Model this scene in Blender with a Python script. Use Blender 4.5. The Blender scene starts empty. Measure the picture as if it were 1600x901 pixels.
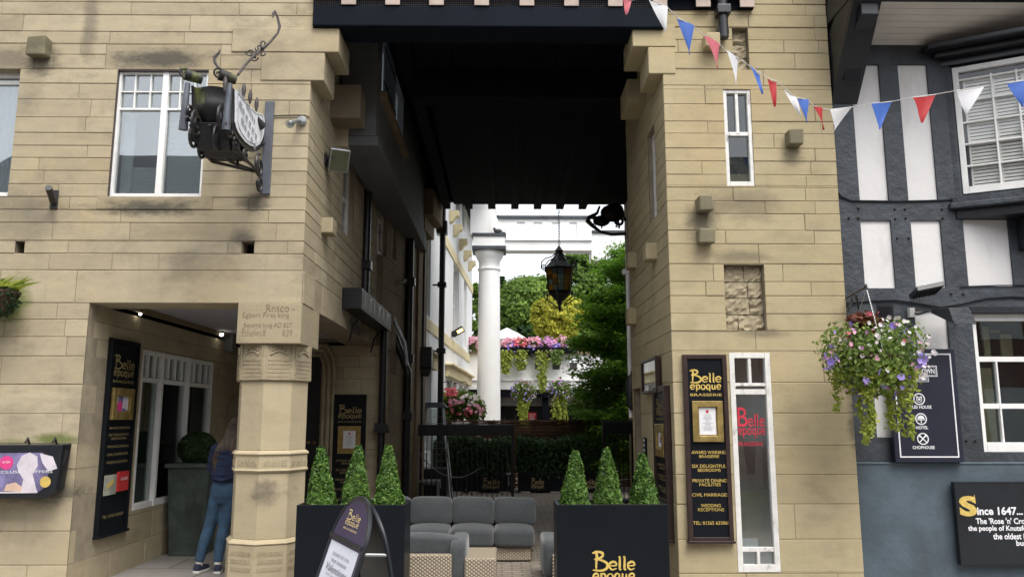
import bpy, math, random
import numpy as np
from mathutils import Vector as V, Matrix
from math import sin, cos, pi, radians, sqrt
C = bpy.context.scene.collection
sc = bpy.context.scene
rnd = random.Random(7)
# ------------------------------------------------------------------ camera
PITCH, YAW, FPX, EYE = radians(9.2), radians(-0.69), 1244.4, 1.6
cd = bpy.data.cameras.new('camera'); cam = bpy.data.objects.new('camera', cd); C.objects.link(cam)
cd.sensor_width = 36; cd.lens = 28; cd.clip_start = .05; cd.clip_end = 2000
cam.location = (0, 0, EYE); cam.rotation_euler = (radians(90)+PITCH, 0, YAW)
sc.camera = cam
# ------------------------------------------------------------------ light
SUN_EL, SUN_ROT = radians(60), radians(152)
w = bpy.data.worlds.new('World'); sc.world = w; w.use_nodes = True
nt = w.node_tree; bg = nt.nodes['Background']
sky = nt.nodes.new('ShaderNodeTexSky'); sky.sky_type = 'NISHITA'; sky.sun_disc = False
sky.sun_elevation = SUN_EL; sky.sun_rotation = SUN_ROT; sky.air_density = 1.0; sky.dust_density = 3.0; sky.ozone_density = 1
hs = nt.nodes.new('ShaderNodeHueSaturation'); hs.inputs['Saturation'].default_value = .25
nt.links.new(sky.outputs[0], hs.inputs['Color']); nt.links.new(hs.outputs[0], bg.inputs['Color'])
bg.inputs['Strength'].default_value = .15
sl = bpy.data.lights.new('sun', 'SUN'); sl.energy = 1.1; sl.angle = radians(35); sl.color = (1, .95, .87)
so = bpy.data.objects.new('sun', sl); C.objects.link(so)
# direction towards the sun: behind the camera, high, to the right
sd = V((sin(SUN_ROT)*cos(SUN_EL), cos(SUN_ROT)*cos(SUN_EL), sin(SUN_EL)))
so.rotation_euler = sd.to_track_quat('Z', 'Y').to_euler()
sc.view_settings.view_transform = 'Standard'; sc.view_settings.look = 'None'
sc.view_settings.gamma = 1; sc.view_settings.use_curve_mapping = False
sc.view_settings.exposure = 1.2
sc.render.resolution_x, sc.render.resolution_y = 1024, 576
sc.cycles.max_bounces = 8; sc.cycles.transparent_max_bounces = 12
# ------------------------------------------------------------------ photo pixel -> place in the world
RM = cam.rotation_euler.to_matrix()
def ray(px, py): return RM @ V(((px-800)/FPX, (450.5-py)/FPX, -1))
def P(px, py, Y):
    d = ray(px, py); return V((0, 0, EYE)) + d*(Y/d.y)
def PX(px, py, X):
    d = ray(px, py); return V((0, 0, EYE)) + d*(X/d.x)
def PZ(px, py, Z):
    d = ray(px, py); return V((0, 0, EYE)) + d*((Z-EYE)/d.z)
def PP(px, py, O, N):
    d = ray(px, py); o = V((0, 0, EYE)); return o + d*((V(O)-o).dot(N)/d.dot(N))
# ------------------------------------------------------------------ frames: (origin, u, v, n)
class Fr:
    def __init__(s, O, U, N, Vv=(0, 0, 1)):
        s.O = V(O); s.U = V(U).normalized(); s.V = V(Vv).normalized(); s.N = V(N).normalized()
    def w(s, u, v, n=0): return s.O + s.U*u + s.V*v + s.N*n
    def pt(s, px, py):                       # pixel -> (u, v) on the frame's plane
        p = PP(px, py, s.O, s.N) - s.O; return p.dot(s.U), p.dot(s.V)
    def u(s, px, py): return s.pt(px, py)[0]
    def v(s, px, py): return s.pt(px, py)[1]
    def off(s, n): return Fr(s.O+s.N*n, s.U, s.N, s.V)
WF = Fr((0, 0, 0), (1, 0, 0), (0, 1, 0))
# ------------------------------------------------------------------ mesh builder
class MB:
    def __init__(s): s.v = []; s.f = []; s.m = []; s.t = []
    def add(s, vs, fs, m=0, t=None):
        b = len(s.v); s.v += [tuple(p) for p in vs]
        for f in fs: s.f.append([b+i for i in f]); s.m.append(m); s.t.append(.5 if t is None else t)
    def fbox(s, F, u0, u1, v0, v1, n0, n1, m=0, t=None):
        if u1 < u0: u0, u1 = u1, u0
        if v1 < v0: v0, v1 = v1, v0
        if n1 < n0: n0, n1 = n1, n0
        vs = [F.w(a, b, c) for c in (n0, n1) for b in (v0, v1) for a in (u0, u1)]
        s.add(vs, [(0,1,3,2),(4,5,7,6),(0,1,5,4),(2,3,7,6),(0,2,6,4),(1,3,7,5)], m, t); return s
    def box(s, x0, x1, y0, y1, z0, z1, m=0, t=None):
        return s.fbox(Fr((0,0,0),(1,0,0),(0,1,0)), x0, x1, z0, z1, y0, y1, m, t)
    def block(s, F, u0, u1, v0, v1, d=.012, b=.005, m=0, t=None, jit=0):
        o = jit
        vs = [F.w(u0,v0,-d), F.w(u1,v0,-d), F.w(u1,v1,-d), F.w(u0,v1,-d),
              F.w(u0,v0,-b+o), F.w(u1,v0,-b+o), F.w(u1,v1,-b+o), F.w(u0,v1,-b+o),
              F.w(u0+b,v0+b,o), F.w(u1-b,v0+b,o), F.w(u1-b,v1-b,o), F.w(u0+b,v1-b,o)]
        fs = [(8,9,10,11)]
        for i in range(4):
            j = (i+1) % 4; fs += [(i,j,4+j,4+i), (4+i,4+j,8+j,8+i)]
        s.add(vs, fs, m, t)
    def prism(s, poly, F, n0, n1, m=0, t=None):
        k = len(poly)
        vs = [F.w(a, b, n0) for a, b in poly] + [F.w(a, b, n1) for a, b in poly]
        s.add(vs, [tuple(range(k)), tuple(range(k, 2*k))] + [(i, (i+1) % k, k+(i+1) % k, k+i) for i in range(k)], m, t); return s
    def tube(s, pts, r, n=8, m=0, t=None, closed=False, flat=1.0):
        pts = [V(p) for p in pts]; k = len(pts)
        rs = r if isinstance(r, (list, tuple)) else [r]*k
        up = None; vs = []
        for i, p in enumerate(pts):
            if closed: d = pts[(i+1) % k]-pts[i-1]
            else: d = pts[min(i+1, k-1)]-pts[max(i-1, 0)]
            if d.length < 1e-9: d = V((0, 0, 1))
            d.normalize()
            if up is None: up = d.orthogonal().normalized()
            up = (up - d*up.dot(d))
            if up.length < 1e-6: up = d.orthogonal()
            up.normalize(); sd_ = d.cross(up)
            for j in range(n):
                a = 2*pi*j/n; vs.append(p + (up*cos(a) + sd_*sin(a)*flat)*rs[i])
        fs = []
        for i in range(k if closed else k-1):
            i2 = (i+1) % k
            for j in range(n):
                j2 = (j+1) % n; fs.append((i*n+j, i*n+j2, i2*n+j2, i2*n+j))
        if not closed: fs += [tuple(range(n-1, -1, -1)), tuple(range((k-1)*n, k*n))]
        s.add(vs, fs, m, t); return s
    def lathe(s, prof, c, n=24, m=0, t=None, rot=0, F=None):
        vs = []
        for r, z in prof:
            for j in range(n):
                a = 2*pi*j/n+rot
                if F is None: vs.append(V(c)+V((r*cos(a), r*sin(a), z)))
                else: vs.append(F.w(c[0]+r*cos(a), c[1]+r*sin(a), c[2]+z))
        fs = []; k = len(prof)
        for i in range(k-1):
            for j in range(n):
                j2 = (j+1) % n; fs.append((i*n+j, i*n+j2, (i+1)*n+j2, (i+1)*n+j))
        fs += [tuple(range(n-1, -1, -1)), tuple(range((k-1)*n, k*n))]
        s.add(vs, fs, m, t); return s
    def sphere(s, c, r, n=12, k=8, m=0, t=None, sq=(1,1,1)):
        vs = []; fs = []
        for i in range(1, k):
            th = pi*i/k
            for j in range(n):
                a = 2*pi*j/n; vs.append(V(c)+V((r*sin(th)*cos(a)*sq[0], r*sin(th)*sin(a)*sq[1], r*cos(th)*sq[2])))
        vs += [V(c)+V((0,0,r*sq[2])), V(c)-V((0,0,r*sq[2]))]
        for i in range(k-2):
            for j in range(n): fs.append((i*n+j, i*n+(j+1)%n, (i+1)*n+(j+1)%n, (i+1)*n+j))
        T = (k-1)*n
        for j in range(n): fs += [(T, (j+1)%n, j), (T+1, (k-2)*n+j, (k-2)*n+(j+1)%n)]
        s.add(vs, fs, m, t); return s
    def build(s, name, mats, parent=None, smooth=False, bevel=0, origin=None):
        if not isinstance(mats, (list, tuple)): mats = [mats]
        me = bpy.data.meshes.new(name)
        vs = np.array([tuple(p) for p in s.v], dtype=float).reshape(-1, 3)
        if parent is not None:
            off = np.array(ROOT.get(parent.name, (0, 0, 0)))
        elif origin is not None: off = np.array(origin, dtype=float)
        else:
            lo, hi = vs.min(0), vs.max(0); off = np.array([(lo[0]+hi[0])/2, (lo[1]+hi[1])/2, lo[2]])
        me.from_pydata((vs-off).tolist(), [], s.f); me.update()
        for m_ in mats: me.materials.append(m_)
        me.polygons.foreach_set('material_index', s.m)
        at = me.attributes.new('tint', 'FLOAT', 'FACE'); at.data.foreach_set('value', s.t)
        import bmesh
        bm = bmesh.new(); bm.from_mesh(me); bmesh.ops.recalc_face_normals(bm, faces=bm.faces); bm.to_mesh(me); bm.free()
        if smooth:
            me.polygons.foreach_set('use_smooth', [True]*len(me.polygons))
            try: me.set_sharp_from_angle(angle=radians(40))
            except Exception: pass
        o = bpy.data.objects.new(name, me); C.objects.link(o)
        if parent is None: o.location = off; ROOT[o.name] = tuple(off)
        else: o.parent = parent; ROOT[o.name] = ROOT.get(parent.name, (0, 0, 0))
        if bevel:
            b = o.modifiers.new('bevel', 'BEVEL'); b.width = bevel; b.segments = 3; b.limit_method = 'ANGLE'
        return o
ROOT = {}
def tag(o, label=None, cat=None, group=None, kind=None):
    if label: o['label'] = label
    if cat: o['category'] = cat
    if group: o['group'] = group
    if kind: o['kind'] = kind
    return o
def thing(name, loc, label, cat, group=None):
    o = bpy.data.objects.new(name, None); C.objects.link(o); o.location = loc; o.empty_display_size = .1
    ROOT[o.name] = tuple(loc); return tag(o, label, cat, group)
def copy_tree(o, parent=None):
    c = o.copy(); C.objects.link(c)
    if parent is not None: c.parent = parent
    for ch in list(o.children): copy_tree(ch, c)
    return c
# fast mesh of loose quads (leaves, petals)
def quads(name, A, tint, mat_, parent=None, origin=None):
    A = np.asarray(A, dtype=float); n = len(A)
    if parent is not None: off = np.array(ROOT.get(parent.name, (0, 0, 0)))
    elif origin is not None: off = np.array(origin, dtype=float)
    else:
        q = A.reshape(-1, 3); off = np.array([q[:,0].mean(), q[:,1].mean(), q[:,2].min()])
    co = (A.reshape(-1, 3)-off)
    me = bpy.data.meshes.new(name)
    me.vertices.add(n*4); me.vertices.foreach_set('co', co.ravel())
    me.loops.add(n*4); me.loops.foreach_set('vertex_index', np.arange(n*4))
    me.polygons.add(n); me.polygons.foreach_set('loop_start', np.arange(n)*4)
    me.update(calc_edges=True)
    at = me.attributes.new('tint', 'FLOAT', 'FACE'); at.data.foreach_set('value', np.asarray(tint, dtype=float))
    me.materials.append(mat_)
    o = bpy.data.objects.new(name, me); C.objects.link(o)
    if parent is None: o.location = off; ROOT[o.name] = tuple(off)
    else: o.parent = parent; ROOT[o.name] = ROOT.get(parent.name, (0, 0, 0))
    return o
NR = np.random.RandomState(11)
def unit(n):
    a = NR.normal(size=(n, 3)); return a/np.linalg.norm(a, axis=1)[:, None]
def leafquads(pts, size, normals=None, flat=.6, aspect=.6):
    """one diamond leaf per point; normals bias the facing"""
    pts = np.asarray(pts); n = len(pts)
    r = unit(n)
    if normals is not None: r = r*flat + np.asarray(normals)
    r /= np.linalg.norm(r, axis=1)[:, None]
    a = np.cross(r, unit(n)); a /= np.linalg.norm(a, axis=1)[:, None]
    b = np.cross(r, a)
    s = (size*(.6+.8*NR.rand(n)))[:, None]
    return np.stack([pts-a*s, pts+b*s*aspect+r*s*.15, pts+a*s, pts-b*s*aspect+r*s*.15], axis=1)
# ------------------------------------------------------------------ materials
def newmat(name):
    m = bpy.data.materials.new(name); m.use_nodes = True
    n = m.node_tree; return m, n, n.nodes['Principled BSDF'], n.links.new
def N(nt_, typ, **kw):
    n = nt_.nodes.new(typ)
    for k, v_ in kw.items():
        if k.startswith('i_'): n.inputs[k[2:].replace('_', ' ')].default_value = v_
        else: setattr(n, k, v_)
    return n
def rgb(c): return (c[0], c[1], c[2], 1)
def mixc(nt_, fac, a, b, mode='MIX'):
    n = nt_.nodes.new('ShaderNodeMix'); n.data_type = 'RGBA'; n.blend_type = mode
    for idx, val in ((0, fac), (6, a), (7, b)):
        if isinstance(val, (int, float)): n.inputs[idx].default_value = val
        elif isinstance(val, tuple): n.inputs[idx].default_value = rgb(val)
        else: nt_.links.new(val, n.inputs[idx])
    return n.outputs[2]
def ramp(nt_, src, a, b):
    n = N(nt_, 'ShaderNodeMapRange', interpolation_type='SMOOTHSTEP'); n.inputs[1].default_value = a; n.inputs[2].default_value = b
    nt_.links.new(src, n.inputs[0]); return n.outputs[0]
def mth(nt_, op, a, b=None):
    n = N(nt_, 'ShaderNodeMath', operation=op)
    for i, val in enumerate((a, b)):
        if val is None: continue
        if isinstance(val, (int, float)): n.inputs[i].default_value = val
        else: nt_.links.new(val, n.inputs[i])
    return n.outputs[0]
def noise(nt_, scale, detail=4, rough=.55, vec=None, stretch=None):
    n = N(nt_, 'ShaderNodeTexNoise'); n.inputs['Scale'].default_value = scale; n.inputs['Detail'].default_value = detail; n.inputs['Roughness'].default_value = rough
    if vec is None: vec = N(nt_, 'ShaderNodeNewGeometry').outputs['Position']
    if stretch:
        mp = N(nt_, 'ShaderNodeMapping'); mp.inputs['Scale'].default_value = stretch; nt_.links.new(vec, mp.inputs['Vector']); vec = mp.outputs[0]
    nt_.links.new(vec, n.inputs['Vector']); return n.outputs['Fac']
def bump(nt_, h, strength, dist=.01, prev=None):
    b = N(nt_, 'ShaderNodeBump'); b.inputs['Strength'].default_value = strength; b.inputs['Distance'].default_value = dist
    nt_.links.new(h, b.inputs['Height'])
    if prev is not None: nt_.links.new(prev, b.inputs['Normal'])
    return b.outputs[0]
def simple(name, col, rough=.7, metal=0, var=.15, nscale=6, bscale=None, bstr=.3, spec=None, dirt=None, coat=0, bdist=.004):
    m, n, b, L = newmat(name)
    b.inputs['Roughness'].default_value = rough; b.inputs['Metallic'].default_value = metal
    if spec is not None: b.inputs['Specular IOR Level'].default_value = spec
    if coat: b.inputs['Coat Weight'].default_value = coat
    obj = N(n, 'ShaderNodeNewGeometry').outputs['Position']
    f = noise(n, nscale, 5, .6, obj)
    c = mixc(n, ramp(n, f, .3, .7), tuple(x*(1-var) for x in col), tuple(min(1, x*(1+var)) for x in col))
    if dirt:
        f2 = noise(n, dirt[1], 6, .65, obj, (1, 1, .35)); c = mixc(n, ramp(n, f2, dirt[2], dirt[2]+.18), c, dirt[0])
    L(c, b.inputs['Base Color'])
    if bscale: L(bump(n, noise(n, bscale, 4, .6, obj), bstr, bdist), b.inputs['Normal'])
    return m
def tinted(name, c0, c1, rough=.8, trans=0, bscale=None, mid=None, spec=.3):
    m, n, b, L = newmat(name)
    a = N(n, 'ShaderNodeAttribute', attribute_name='tint')
    c = mixc(n, a.outputs['Fac'], c0, c1)
    L(c, b.inputs['Base Color']); b.inputs['Roughness'].default_value = rough; b.inputs['Specular IOR Level'].default_value = spec
    if trans:
        t = N(n, 'ShaderNodeBsdfTranslucent'); L(mixc(n, .5, c, (c1[0]*1.1, c1[1]*1.25, c1[2]*.6)), t.inputs[0])
        mx = N(n, 'ShaderNodeMixShader'); mx.inputs[0].default_value = trans
        L(b.outputs[0], mx.inputs[1]); L(t.outputs[0], mx.inputs[2]); L(mx.outputs[0], n.nodes['Material Output'].inputs[0])
    return m
def emis(name, col, s):
    m, n, b, L = newmat(name); b.inputs['Emission Color'].default_value = rgb(col); b.inputs['Emission Strength'].default_value = s; b.inputs['Base Color'].default_value = rgb(col); return m
def glassmat(name, refl=.25, tint=(.8,.85,.85), rough=.01):
    m, n, b, L = newmat(name); n.nodes.remove(b)
    tr = N(n, 'ShaderNodeBsdfTransparent'); tr.inputs[0].default_value = rgb(tint)
    g = N(n, 'ShaderNodeBsdfGlossy'); g.inputs['Roughness'].default_value = rough; g.inputs[0].default_value = (1,1,1,1)
    lw = N(n, 'ShaderNodeLayerWeight'); lw.inputs['Blend'].default_value = .25
    mx = N(n, 'ShaderNodeMixShader'); L(mth(n, 'ADD', mth(n, 'MULTIPLY', lw.outputs['Fresnel'], .6), refl), mx.inputs[0])
    g2 = noise(n, 1.5, 2, .5); L(bump(n, g2, .06, .02), g.inputs['Normal'])
    L(tr.outputs[0], mx.inputs[1]); L(g.outputs[0], mx.inputs[2]); L(mx.outputs[0], n.nodes['Material Output'].inputs[0]); return m
def stonemat(name, c0, c1, spots=(), soot=.5, moss=()):
    m, n, b, L = newmat(name)
    pos = N(n, 'ShaderNodeNewGeometry').outputs['Position']
    a = N(n, 'ShaderNodeAttribute', attribute_name='tint').outputs['Fac']
    c = mixc(n, a, c0, c1)
    # bedding bands and mottling
    f1 = noise(n, 3.0, 3, .5, pos, (.7, .7, 4)); c = mixc(n, mth(n, 'MULTIPLY', ramp(n, f1, .35, .75), .22), c, tuple(x*.72 for x in c0))
    f2 = noise(n, 9, 6, .65, pos); c = mixc(n, mth(n, 'MULTIPLY', ramp(n, f2, .45, .75), .3), c, (c1[0]*1.12, c1[1]*1.1, c1[2]*.95))
    fr = noise(n, 1.1, 3, .5, pos); c = mixc(n, mth(n, 'MULTIPLY', ramp(n, fr, .5, .75), .35), c, (c1[0]*1.0, c1[1]*.86, c1[2]*.66))
    # weathering: grey films in patches
    f3 = noise(n, .9, 7, .68, pos, (1, 1, 1.6)); s = mth(n, 'MULTIPLY', ramp(n, f3, .5, .72), soot)
    c = mixc(n, s, c, (.13, .12, .10))
    f4 = noise(n, 5, 5, .7, pos, (1, 1, 2.2))
    # worn patches inside the stones, rusty bands and rain runs
    fp = noise(n, 1.9, 4, .62, pos, (1, 1, 1.7)); c = mixc(n, mth(n, 'MULTIPLY', ramp(n, fp, .54, .70), .1+soot*.6), c, (c0[0]*.52, c0[1]*.52, c0[2]*.50))
    fv = noise(n, 3.0, 4, .6, pos, (2.2, 2.2, .35)); c = mixc(n, mth(n, 'MULTIPLY', ramp(n, fv, .56, .78), .08+soot*.4), c, (c0[0]*.5, c0[1]*.52, c0[2]*.52))
    for (ctr, rad, st) in spots:
        sb = N(n, 'ShaderNodeVectorMath', operation='SUBTRACT'); L(pos, sb.inputs[0]); sb.inputs[1].default_value = tuple(ctr)
        mu = N(n, 'ShaderNodeVectorMath', operation='MULTIPLY'); L(sb.outputs[0], mu.inputs[0]); mu.inputs[1].default_value = tuple(1/r for r in rad)
        ln = N(n, 'ShaderNodeVectorMath', operation='LENGTH'); L(mu.outputs[0], ln.inputs[0])
        k = mth(n, 'MULTIPLY', ramp(n, mth(n, 'ADD', ln.outputs['Value'], mth(n, 'MULTIPLY', mth(n, 'SUBTRACT', f4, .5), 1.6)), 1.15, .25), st)
        c = mixc(n, k, c, (.075, .07, .058))
    for (ctr, rad, st) in moss:
        sb = N(n, 'ShaderNodeVectorMath', operation='SUBTRACT'); L(pos, sb.inputs[0]); sb.inputs[1].default_value = tuple(ctr)
        mu = N(n, 'ShaderNodeVectorMath', operation='MULTIPLY'); L(sb.outputs[0], mu.inputs[0]); mu.inputs[1].default_value = tuple(1/r for r in rad)
        ln = N(n, 'ShaderNodeVectorMath', operation='LENGTH'); L(mu.outputs[0], ln.inputs[0])
        k = mth(n, 'MULTIPLY', ramp(n, mth(n, 'ADD', ln.outputs['Value'], mth(n, 'MULTIPLY', mth(n, 'SUBTRACT', f4, .5), 1.6)), 1.1, .3), st)
        c = mixc(n, k, c, (.10, .14, .02))
    f5 = noise(n, 60, 3, .6, pos); c = mixc(n, mth(n, 'MULTIPLY', ramp(n, f5, .6, .8), .35), c, (.12, .10, .07))
    L(c, b.inputs['Base Color']); b.inputs['Roughness'].default_value = .92; b.inputs['Specular IOR Level'].default_value = .2
    n1 = bump(n, ramp(n, noise(n, 26, 4, .7, pos, (1, 1, 1.2)), .34, .46), .3, .003, bump(n, noise(n, 45, 5, .7, pos), .4, .003)); n2 = bump(n, noise(n, 7, 4, .6, pos, (1, 1, 1.5)), .35, .008, n1)
    L(n2, b.inputs['Normal']); return m
def text(mb, s, F, u0, u1, v0, v1, n=0, th=.002, m=0, bold=0.0, shear=0, keep=False, align='C'):
    cu = bpy.data.curves.new('t', 'FONT'); cu.body = s; cu.size = 1; cu.offset = bold; cu.shear = shear; cu.resolution_u = 3; cu.extrude = 0
    o = bpy.data.objects.new('t', cu); C.objects.link(o)
    dg = bpy.context.evaluated_depsgraph_get(); dg.update()
    me = bpy.data.meshes.new_from_object(o.evaluated_get(dg))
    co = np.array([v_.co[:] for v_ in me.vertices]); ps = [tuple(p.vertices) for p in me.polygons]
    bpy.data.objects.remove(o); bpy.data.curves.remove(cu); bpy.data.meshes.remove(me)
    if not len(co): return
    lo, hi = co.min(0), co.max(0); su = (u1-u0)/max(hi[0]-lo[0], 1e-6); sv = (v1-v0)/max(hi[1]-lo[1], 1e-6)
    a0 = u0
    if keep:
        k = min(su, sv); wd = (hi[0]-lo[0])*k; su = sv = k
        a0 = {'C': (u0+u1)/2-wd/2, 'L': u0, 'R': u1-wd}[align]
    mb.add([F.w(a0+(c[0]-lo[0])*su, v0+(c[1]-lo[1])*sv, n+th) for c in co], ps, m)
def smoothline(pts, k=6):
    pts = [np.array(p, float) for p in pts]; out = []
    for i in range(len(pts)-1):
        p0, p1, p2, p3 = pts[max(i-1, 0)], pts[i], pts[i+1], pts[min(i+2, len(pts)-1)]
        for j in range(k):
            t = j/k; out.append(.5*((2*p1)+(-p0+p2)*t+(2*p0-5*p1+4*p2-p3)*t*t+(-p0+3*p1-3*p2+p3)*t**3))
    return out+[pts[-1]]
def ribbon(mb, F, pts, w0, w1=None, n=.002, m=0, k=5):
    """a brush stroke in the frame's plane: thin at the ends, full in the middle"""
    q = smoothline(pts, k); L_ = len(q); w1 = w0 if w1 is None else w1; vs = []
    for i, p in enumerate(q):
        d = q[min(i+1, L_-1)]-q[max(i-1, 0)]; d = d/(np.hypot(*d)+1e-9); nn = np.array([-d[1], d[0]])
        w_ = (w0+(w1-w0)*sin(pi*i/(L_-1)))/2; a, b = p+nn*w_, p-nn*w_; vs += [F.w(a[0], a[1], n), F.w(b[0], b[1], n)]
    mb.add(vs, [(2*i, 2*i+1, 2*i+3, 2*i+2) for i in range(L_-1)], m)
GL = {'B': [[(.10,.90),(.22,1.0),(.30,.8),(.26,.4),(.24,0)], [(.0,.93),(.35,1.0),(.66,.93),(.66,.76),(.40,.64),(.12,.60)], [(.12,.60),(.55,.56),(.95,.38),(.92,.12),(.55,.0),(.02,.03)]],
      'e': [[(.12,.48),(.88,.56),(.80,.92),(.48,1.0),(.14,.78),(.10,.32),(.42,.0),(.92,.16)]],
      'l': [[(.22,1.55),(.52,1.62),(.50,.8),(.46,.15),(.62,.0),(.85,.08)]],
      'p': [[(.02,.96),(.2,.92),(.22,.3),(.20,-.5)], [(.22,.85),(.62,1.0),(.92,.6),(.72,.08),(.25,.08)]],
      'o': [[(.5,1.0),(.1,.75),(.12,.2),(.5,.0),(.88,.2),(.9,.75),(.5,1.0)]],
      'q': [[(.78,.92),(.4,1.0),(.08,.6),(.2,.08),(.6,.02),(.78,.2)], [(.84,1.0),(.80,.4),(.80,-.5)]],
      'u': [[(.05,.96),(.18,.9),(.16,.3),(.42,.0),(.76,.2)], [(.80,1.0),(.78,.3),(.95,.02)]]}
def glyph(mb, F, ch, u0, u1, v0, v1, w_, n=.002, m=0):
    for i, st in enumerate(GL[ch]): ribbon(mb, F, [(u0+(u1-u0)*a, v0+(v1-v0)*b) for a, b in st], w_*.55, w_*1.25, n+.0004*i, m)
def logo(mb, F, u0, u1, v0, v1, n=0, m=0, brass=False, bold=.02):
    """the two line lettering: tall B, raised 'elle', 'epoque' below, optional small capitals"""
    W_, H = u1-u0, v1-v0
    k = .16 if brass else 0
    h = H*(1-k); b = v0+H*k; w_ = min(W_*.05, h*.058); x = u0+W_*.38; cw = W_*.62
    glyph(mb, F, 'B', u0, u0+W_*.36, b+h*.42, b+h, w_*1.15, n+.002, m)
    for ch, a, c in (('e', 0, .32), ('l', .34, .50), ('l', .52, .68), ('e', .70, 1.0)): glyph(mb, F, ch, x+cw*a, x+cw*c, b+h*.45, b+h*.69, w_, n+.002, m)
    for i, ch in enumerate('epoque'): glyph(mb, F, ch, u0+W_*(i/6+.008), u0+W_*((i+1)/6-.018), b+h*.12, b+h*.33, w_*.9, n+.002, m)
    if brass: text(mb, 'BRASSERIE', F, u0, u1, v0, v0+H*.10, n, m=m, bold=.0)
def spiral(c, r0, r1, turns, F, a0=0, n=20, k=1):
    return [F.w(c[0]+(r0+(r1-r0)*i/n)*cos(a0+k*turns*2*pi*i/n), c[1]+(r0+(r1-r0)*i/n)*sin(a0+k*turns*2*pi*i/n), c[2]) for i in range(n+1)]
# ------------------------------------------------------------------ coursed stone
def ashlar(mb, F, u0, u1, lines, holes, thick, seed, lr=(.45, 1.35), endjoint=0, jit=.003, shorts=.28):
    """rows of stones with chamfered edges; holes = (u0,u1,v0,v1); solid backing behind"""
    R = random.Random(seed)
    for i in range(len(lines)-1):
        a, b = lines[i], lines[i+1]
        hs_ = [h for h in holes if h[3] > a+.004 and h[2] < b-.004]
        cuts = sorted({a, b} | {z for h in hs_ for z in (h[2], h[3]) if a+.004 < z < b-.004})
        js = []; x = u0 + R.uniform(.1, lr[1])
        while x < u1: js.append(x); x += R.uniform(*lr)*(1+(b-a)*1.5)*(.42 if R.random() < shorts else 1)
        tints = {k_: min(1, max(0, R.gauss(.56, .24))) for k_ in range(len(js)+1)}
        jits = {k_: R.uniform(-jit, jit) for k_ in range(len(js)+1)}
        for j in range(len(cuts)-1):
            c0, c1 = cuts[j], cuts[j+1]; mid = (c0+c1)/2
            iv = [(u0, u1)]
            for h in hs_:
                if h[2] < mid < h[3]:
                    nv = []
                    for p, q in iv:
                        if h[1] <= p or h[0] >= q: nv.append((p, q))
                        else:
                            if h[0] > p+.01: nv.append((p, h[0]))
                            if h[1] < q-.01: nv.append((h[1], q))
                    iv = nv
            for p, q in iv:
                mb.fbox(F, p+(.012 if p == u0 else 0), q-(.012 if q == u1 else 0), c0, c1, -thick, -.007, 1)
                ed = [p] + [x for x in js if p+.1 < x < q-.1] + [q]
                for e in range(len(ed)-1):
                    kk = sum(1 for x in js if x <= ed[e]+1e-6)
                    g = .0025
                    mb.block(F, ed[e]+(g if e else 0), ed[e+1]-(g if e < len(ed)-2 else 0), c0+(g if c0 == a else .0), c1-(g if c1 == b else .0),   .014, .004, 0, tints[kk], jits[kk])
def holed(mb, F, u0, u1, v0, v1, holes, n0, n1, m=0, t=None):
    us = sorted({u0, u1} | {x for h in holes for x in h[:2] if u0 < x < u1})
    vs = sorted({v0, v1} | {x for h in holes for x in h[2:4] if v0 < x < v1})
    for j in range(len(vs)-1):
        run = None
        for i in range(len(us)-1):
            cu_, cv = (us[i]+us[i+1])/2, (vs[j]+vs[j+1])/2
            solid = not any(h[0] < cu_ < h[1] and h[2] < cv < h[3] for h in holes)
            if solid and run is None: run = us[i]
            if run is not None and (not solid or i == len(us)-2):
                mb.fbox(F, run, us[i+1] if solid else us[i], vs[j], vs[j+1], n0, n1, m, t); run = None
# ================================================================== palette
YF = 7.7
FF = Fr((0, YF, 0), (1, 0, 0), (0, -1, 0))          # street front of the stone building
def fx(px, py): return P(px, py, YF).x
def fz(py, px=700): return P(px, py, YF).z
XP = fx(478, 300)                                   # passage left wall
XR = fx(1046, 430)                                  # passage right wall
XL = fx(127, 620)                                   # porch left wall / opening jamb
sp = lambda px, py, rx, rz, st, Y=YF: (P(px, py, Y), (rx, .5, rz), st)
SPOTS = [sp(250, 92, .62, .13, .9), sp(235, 325, .62, .11, .9), sp(65, 92, .22, .2, .7), sp(15, 92, .3, .12, .5), sp(395, 318, .2, .12, .8),
         sp(380, 372, .16, .10, .7), sp(1160, 318, .5, .22, .45), sp(1098, 345, .22, .24, .7), sp(1150, 400, .4, .08, .5), sp(1195, 520, .3, .06, .5),
         sp(1238, 240, .14, .16, .5), sp(60, 770, .7, .12, .8), (PX(556, 520, XP), (.4, .8, .3), .9), sp(1338, 660, .09, .5, .7), sp(140, 45, .1, .5, .5), sp(590, 330, .2, 2.2, .0),
         sp(30, 340, .5, .35, .4), sp(450, 745, .26, .28, .0)]
MOSS = [sp(85, 685, .25, .06, .8), sp(20, 470, .2, .35, .8), sp(20, 690, .2, .04, .4)]
M = {}
M['stone'] = stonemat('sandstone', (.345, .292, .198), (.45, .387, .268), SPOTS, .45, MOSS)
M['stone_r'] = stonemat('sandstone_yellow', (.385, .320, .195), (.45, .381, .240), SPOTS, .25)
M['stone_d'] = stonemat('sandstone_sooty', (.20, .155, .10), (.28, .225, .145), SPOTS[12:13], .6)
M['mortar'] = simple('mortar', (.27, .225, .16), .95)
M['timber'] = simple('black_timber', (.003, .004, .007), .9, spec=.15, var=.3, nscale=3, bscale=30, bstr=.4)
M['beam'] = simple('bridge_beam_paint', (.003, .006, .012), .8, spec=.15, var=.3, nscale=2, bscale=14, bstr=.4)
M['joistend'] = simple('joist_end_wood', (.42, .34, .29), .85, var=.15, nscale=12)
M['white'] = simple('white_paint', (.78, .78, .76), .5, var=.05, nscale=10, dirt=((.4, .38, .34), 5, .62))
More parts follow.
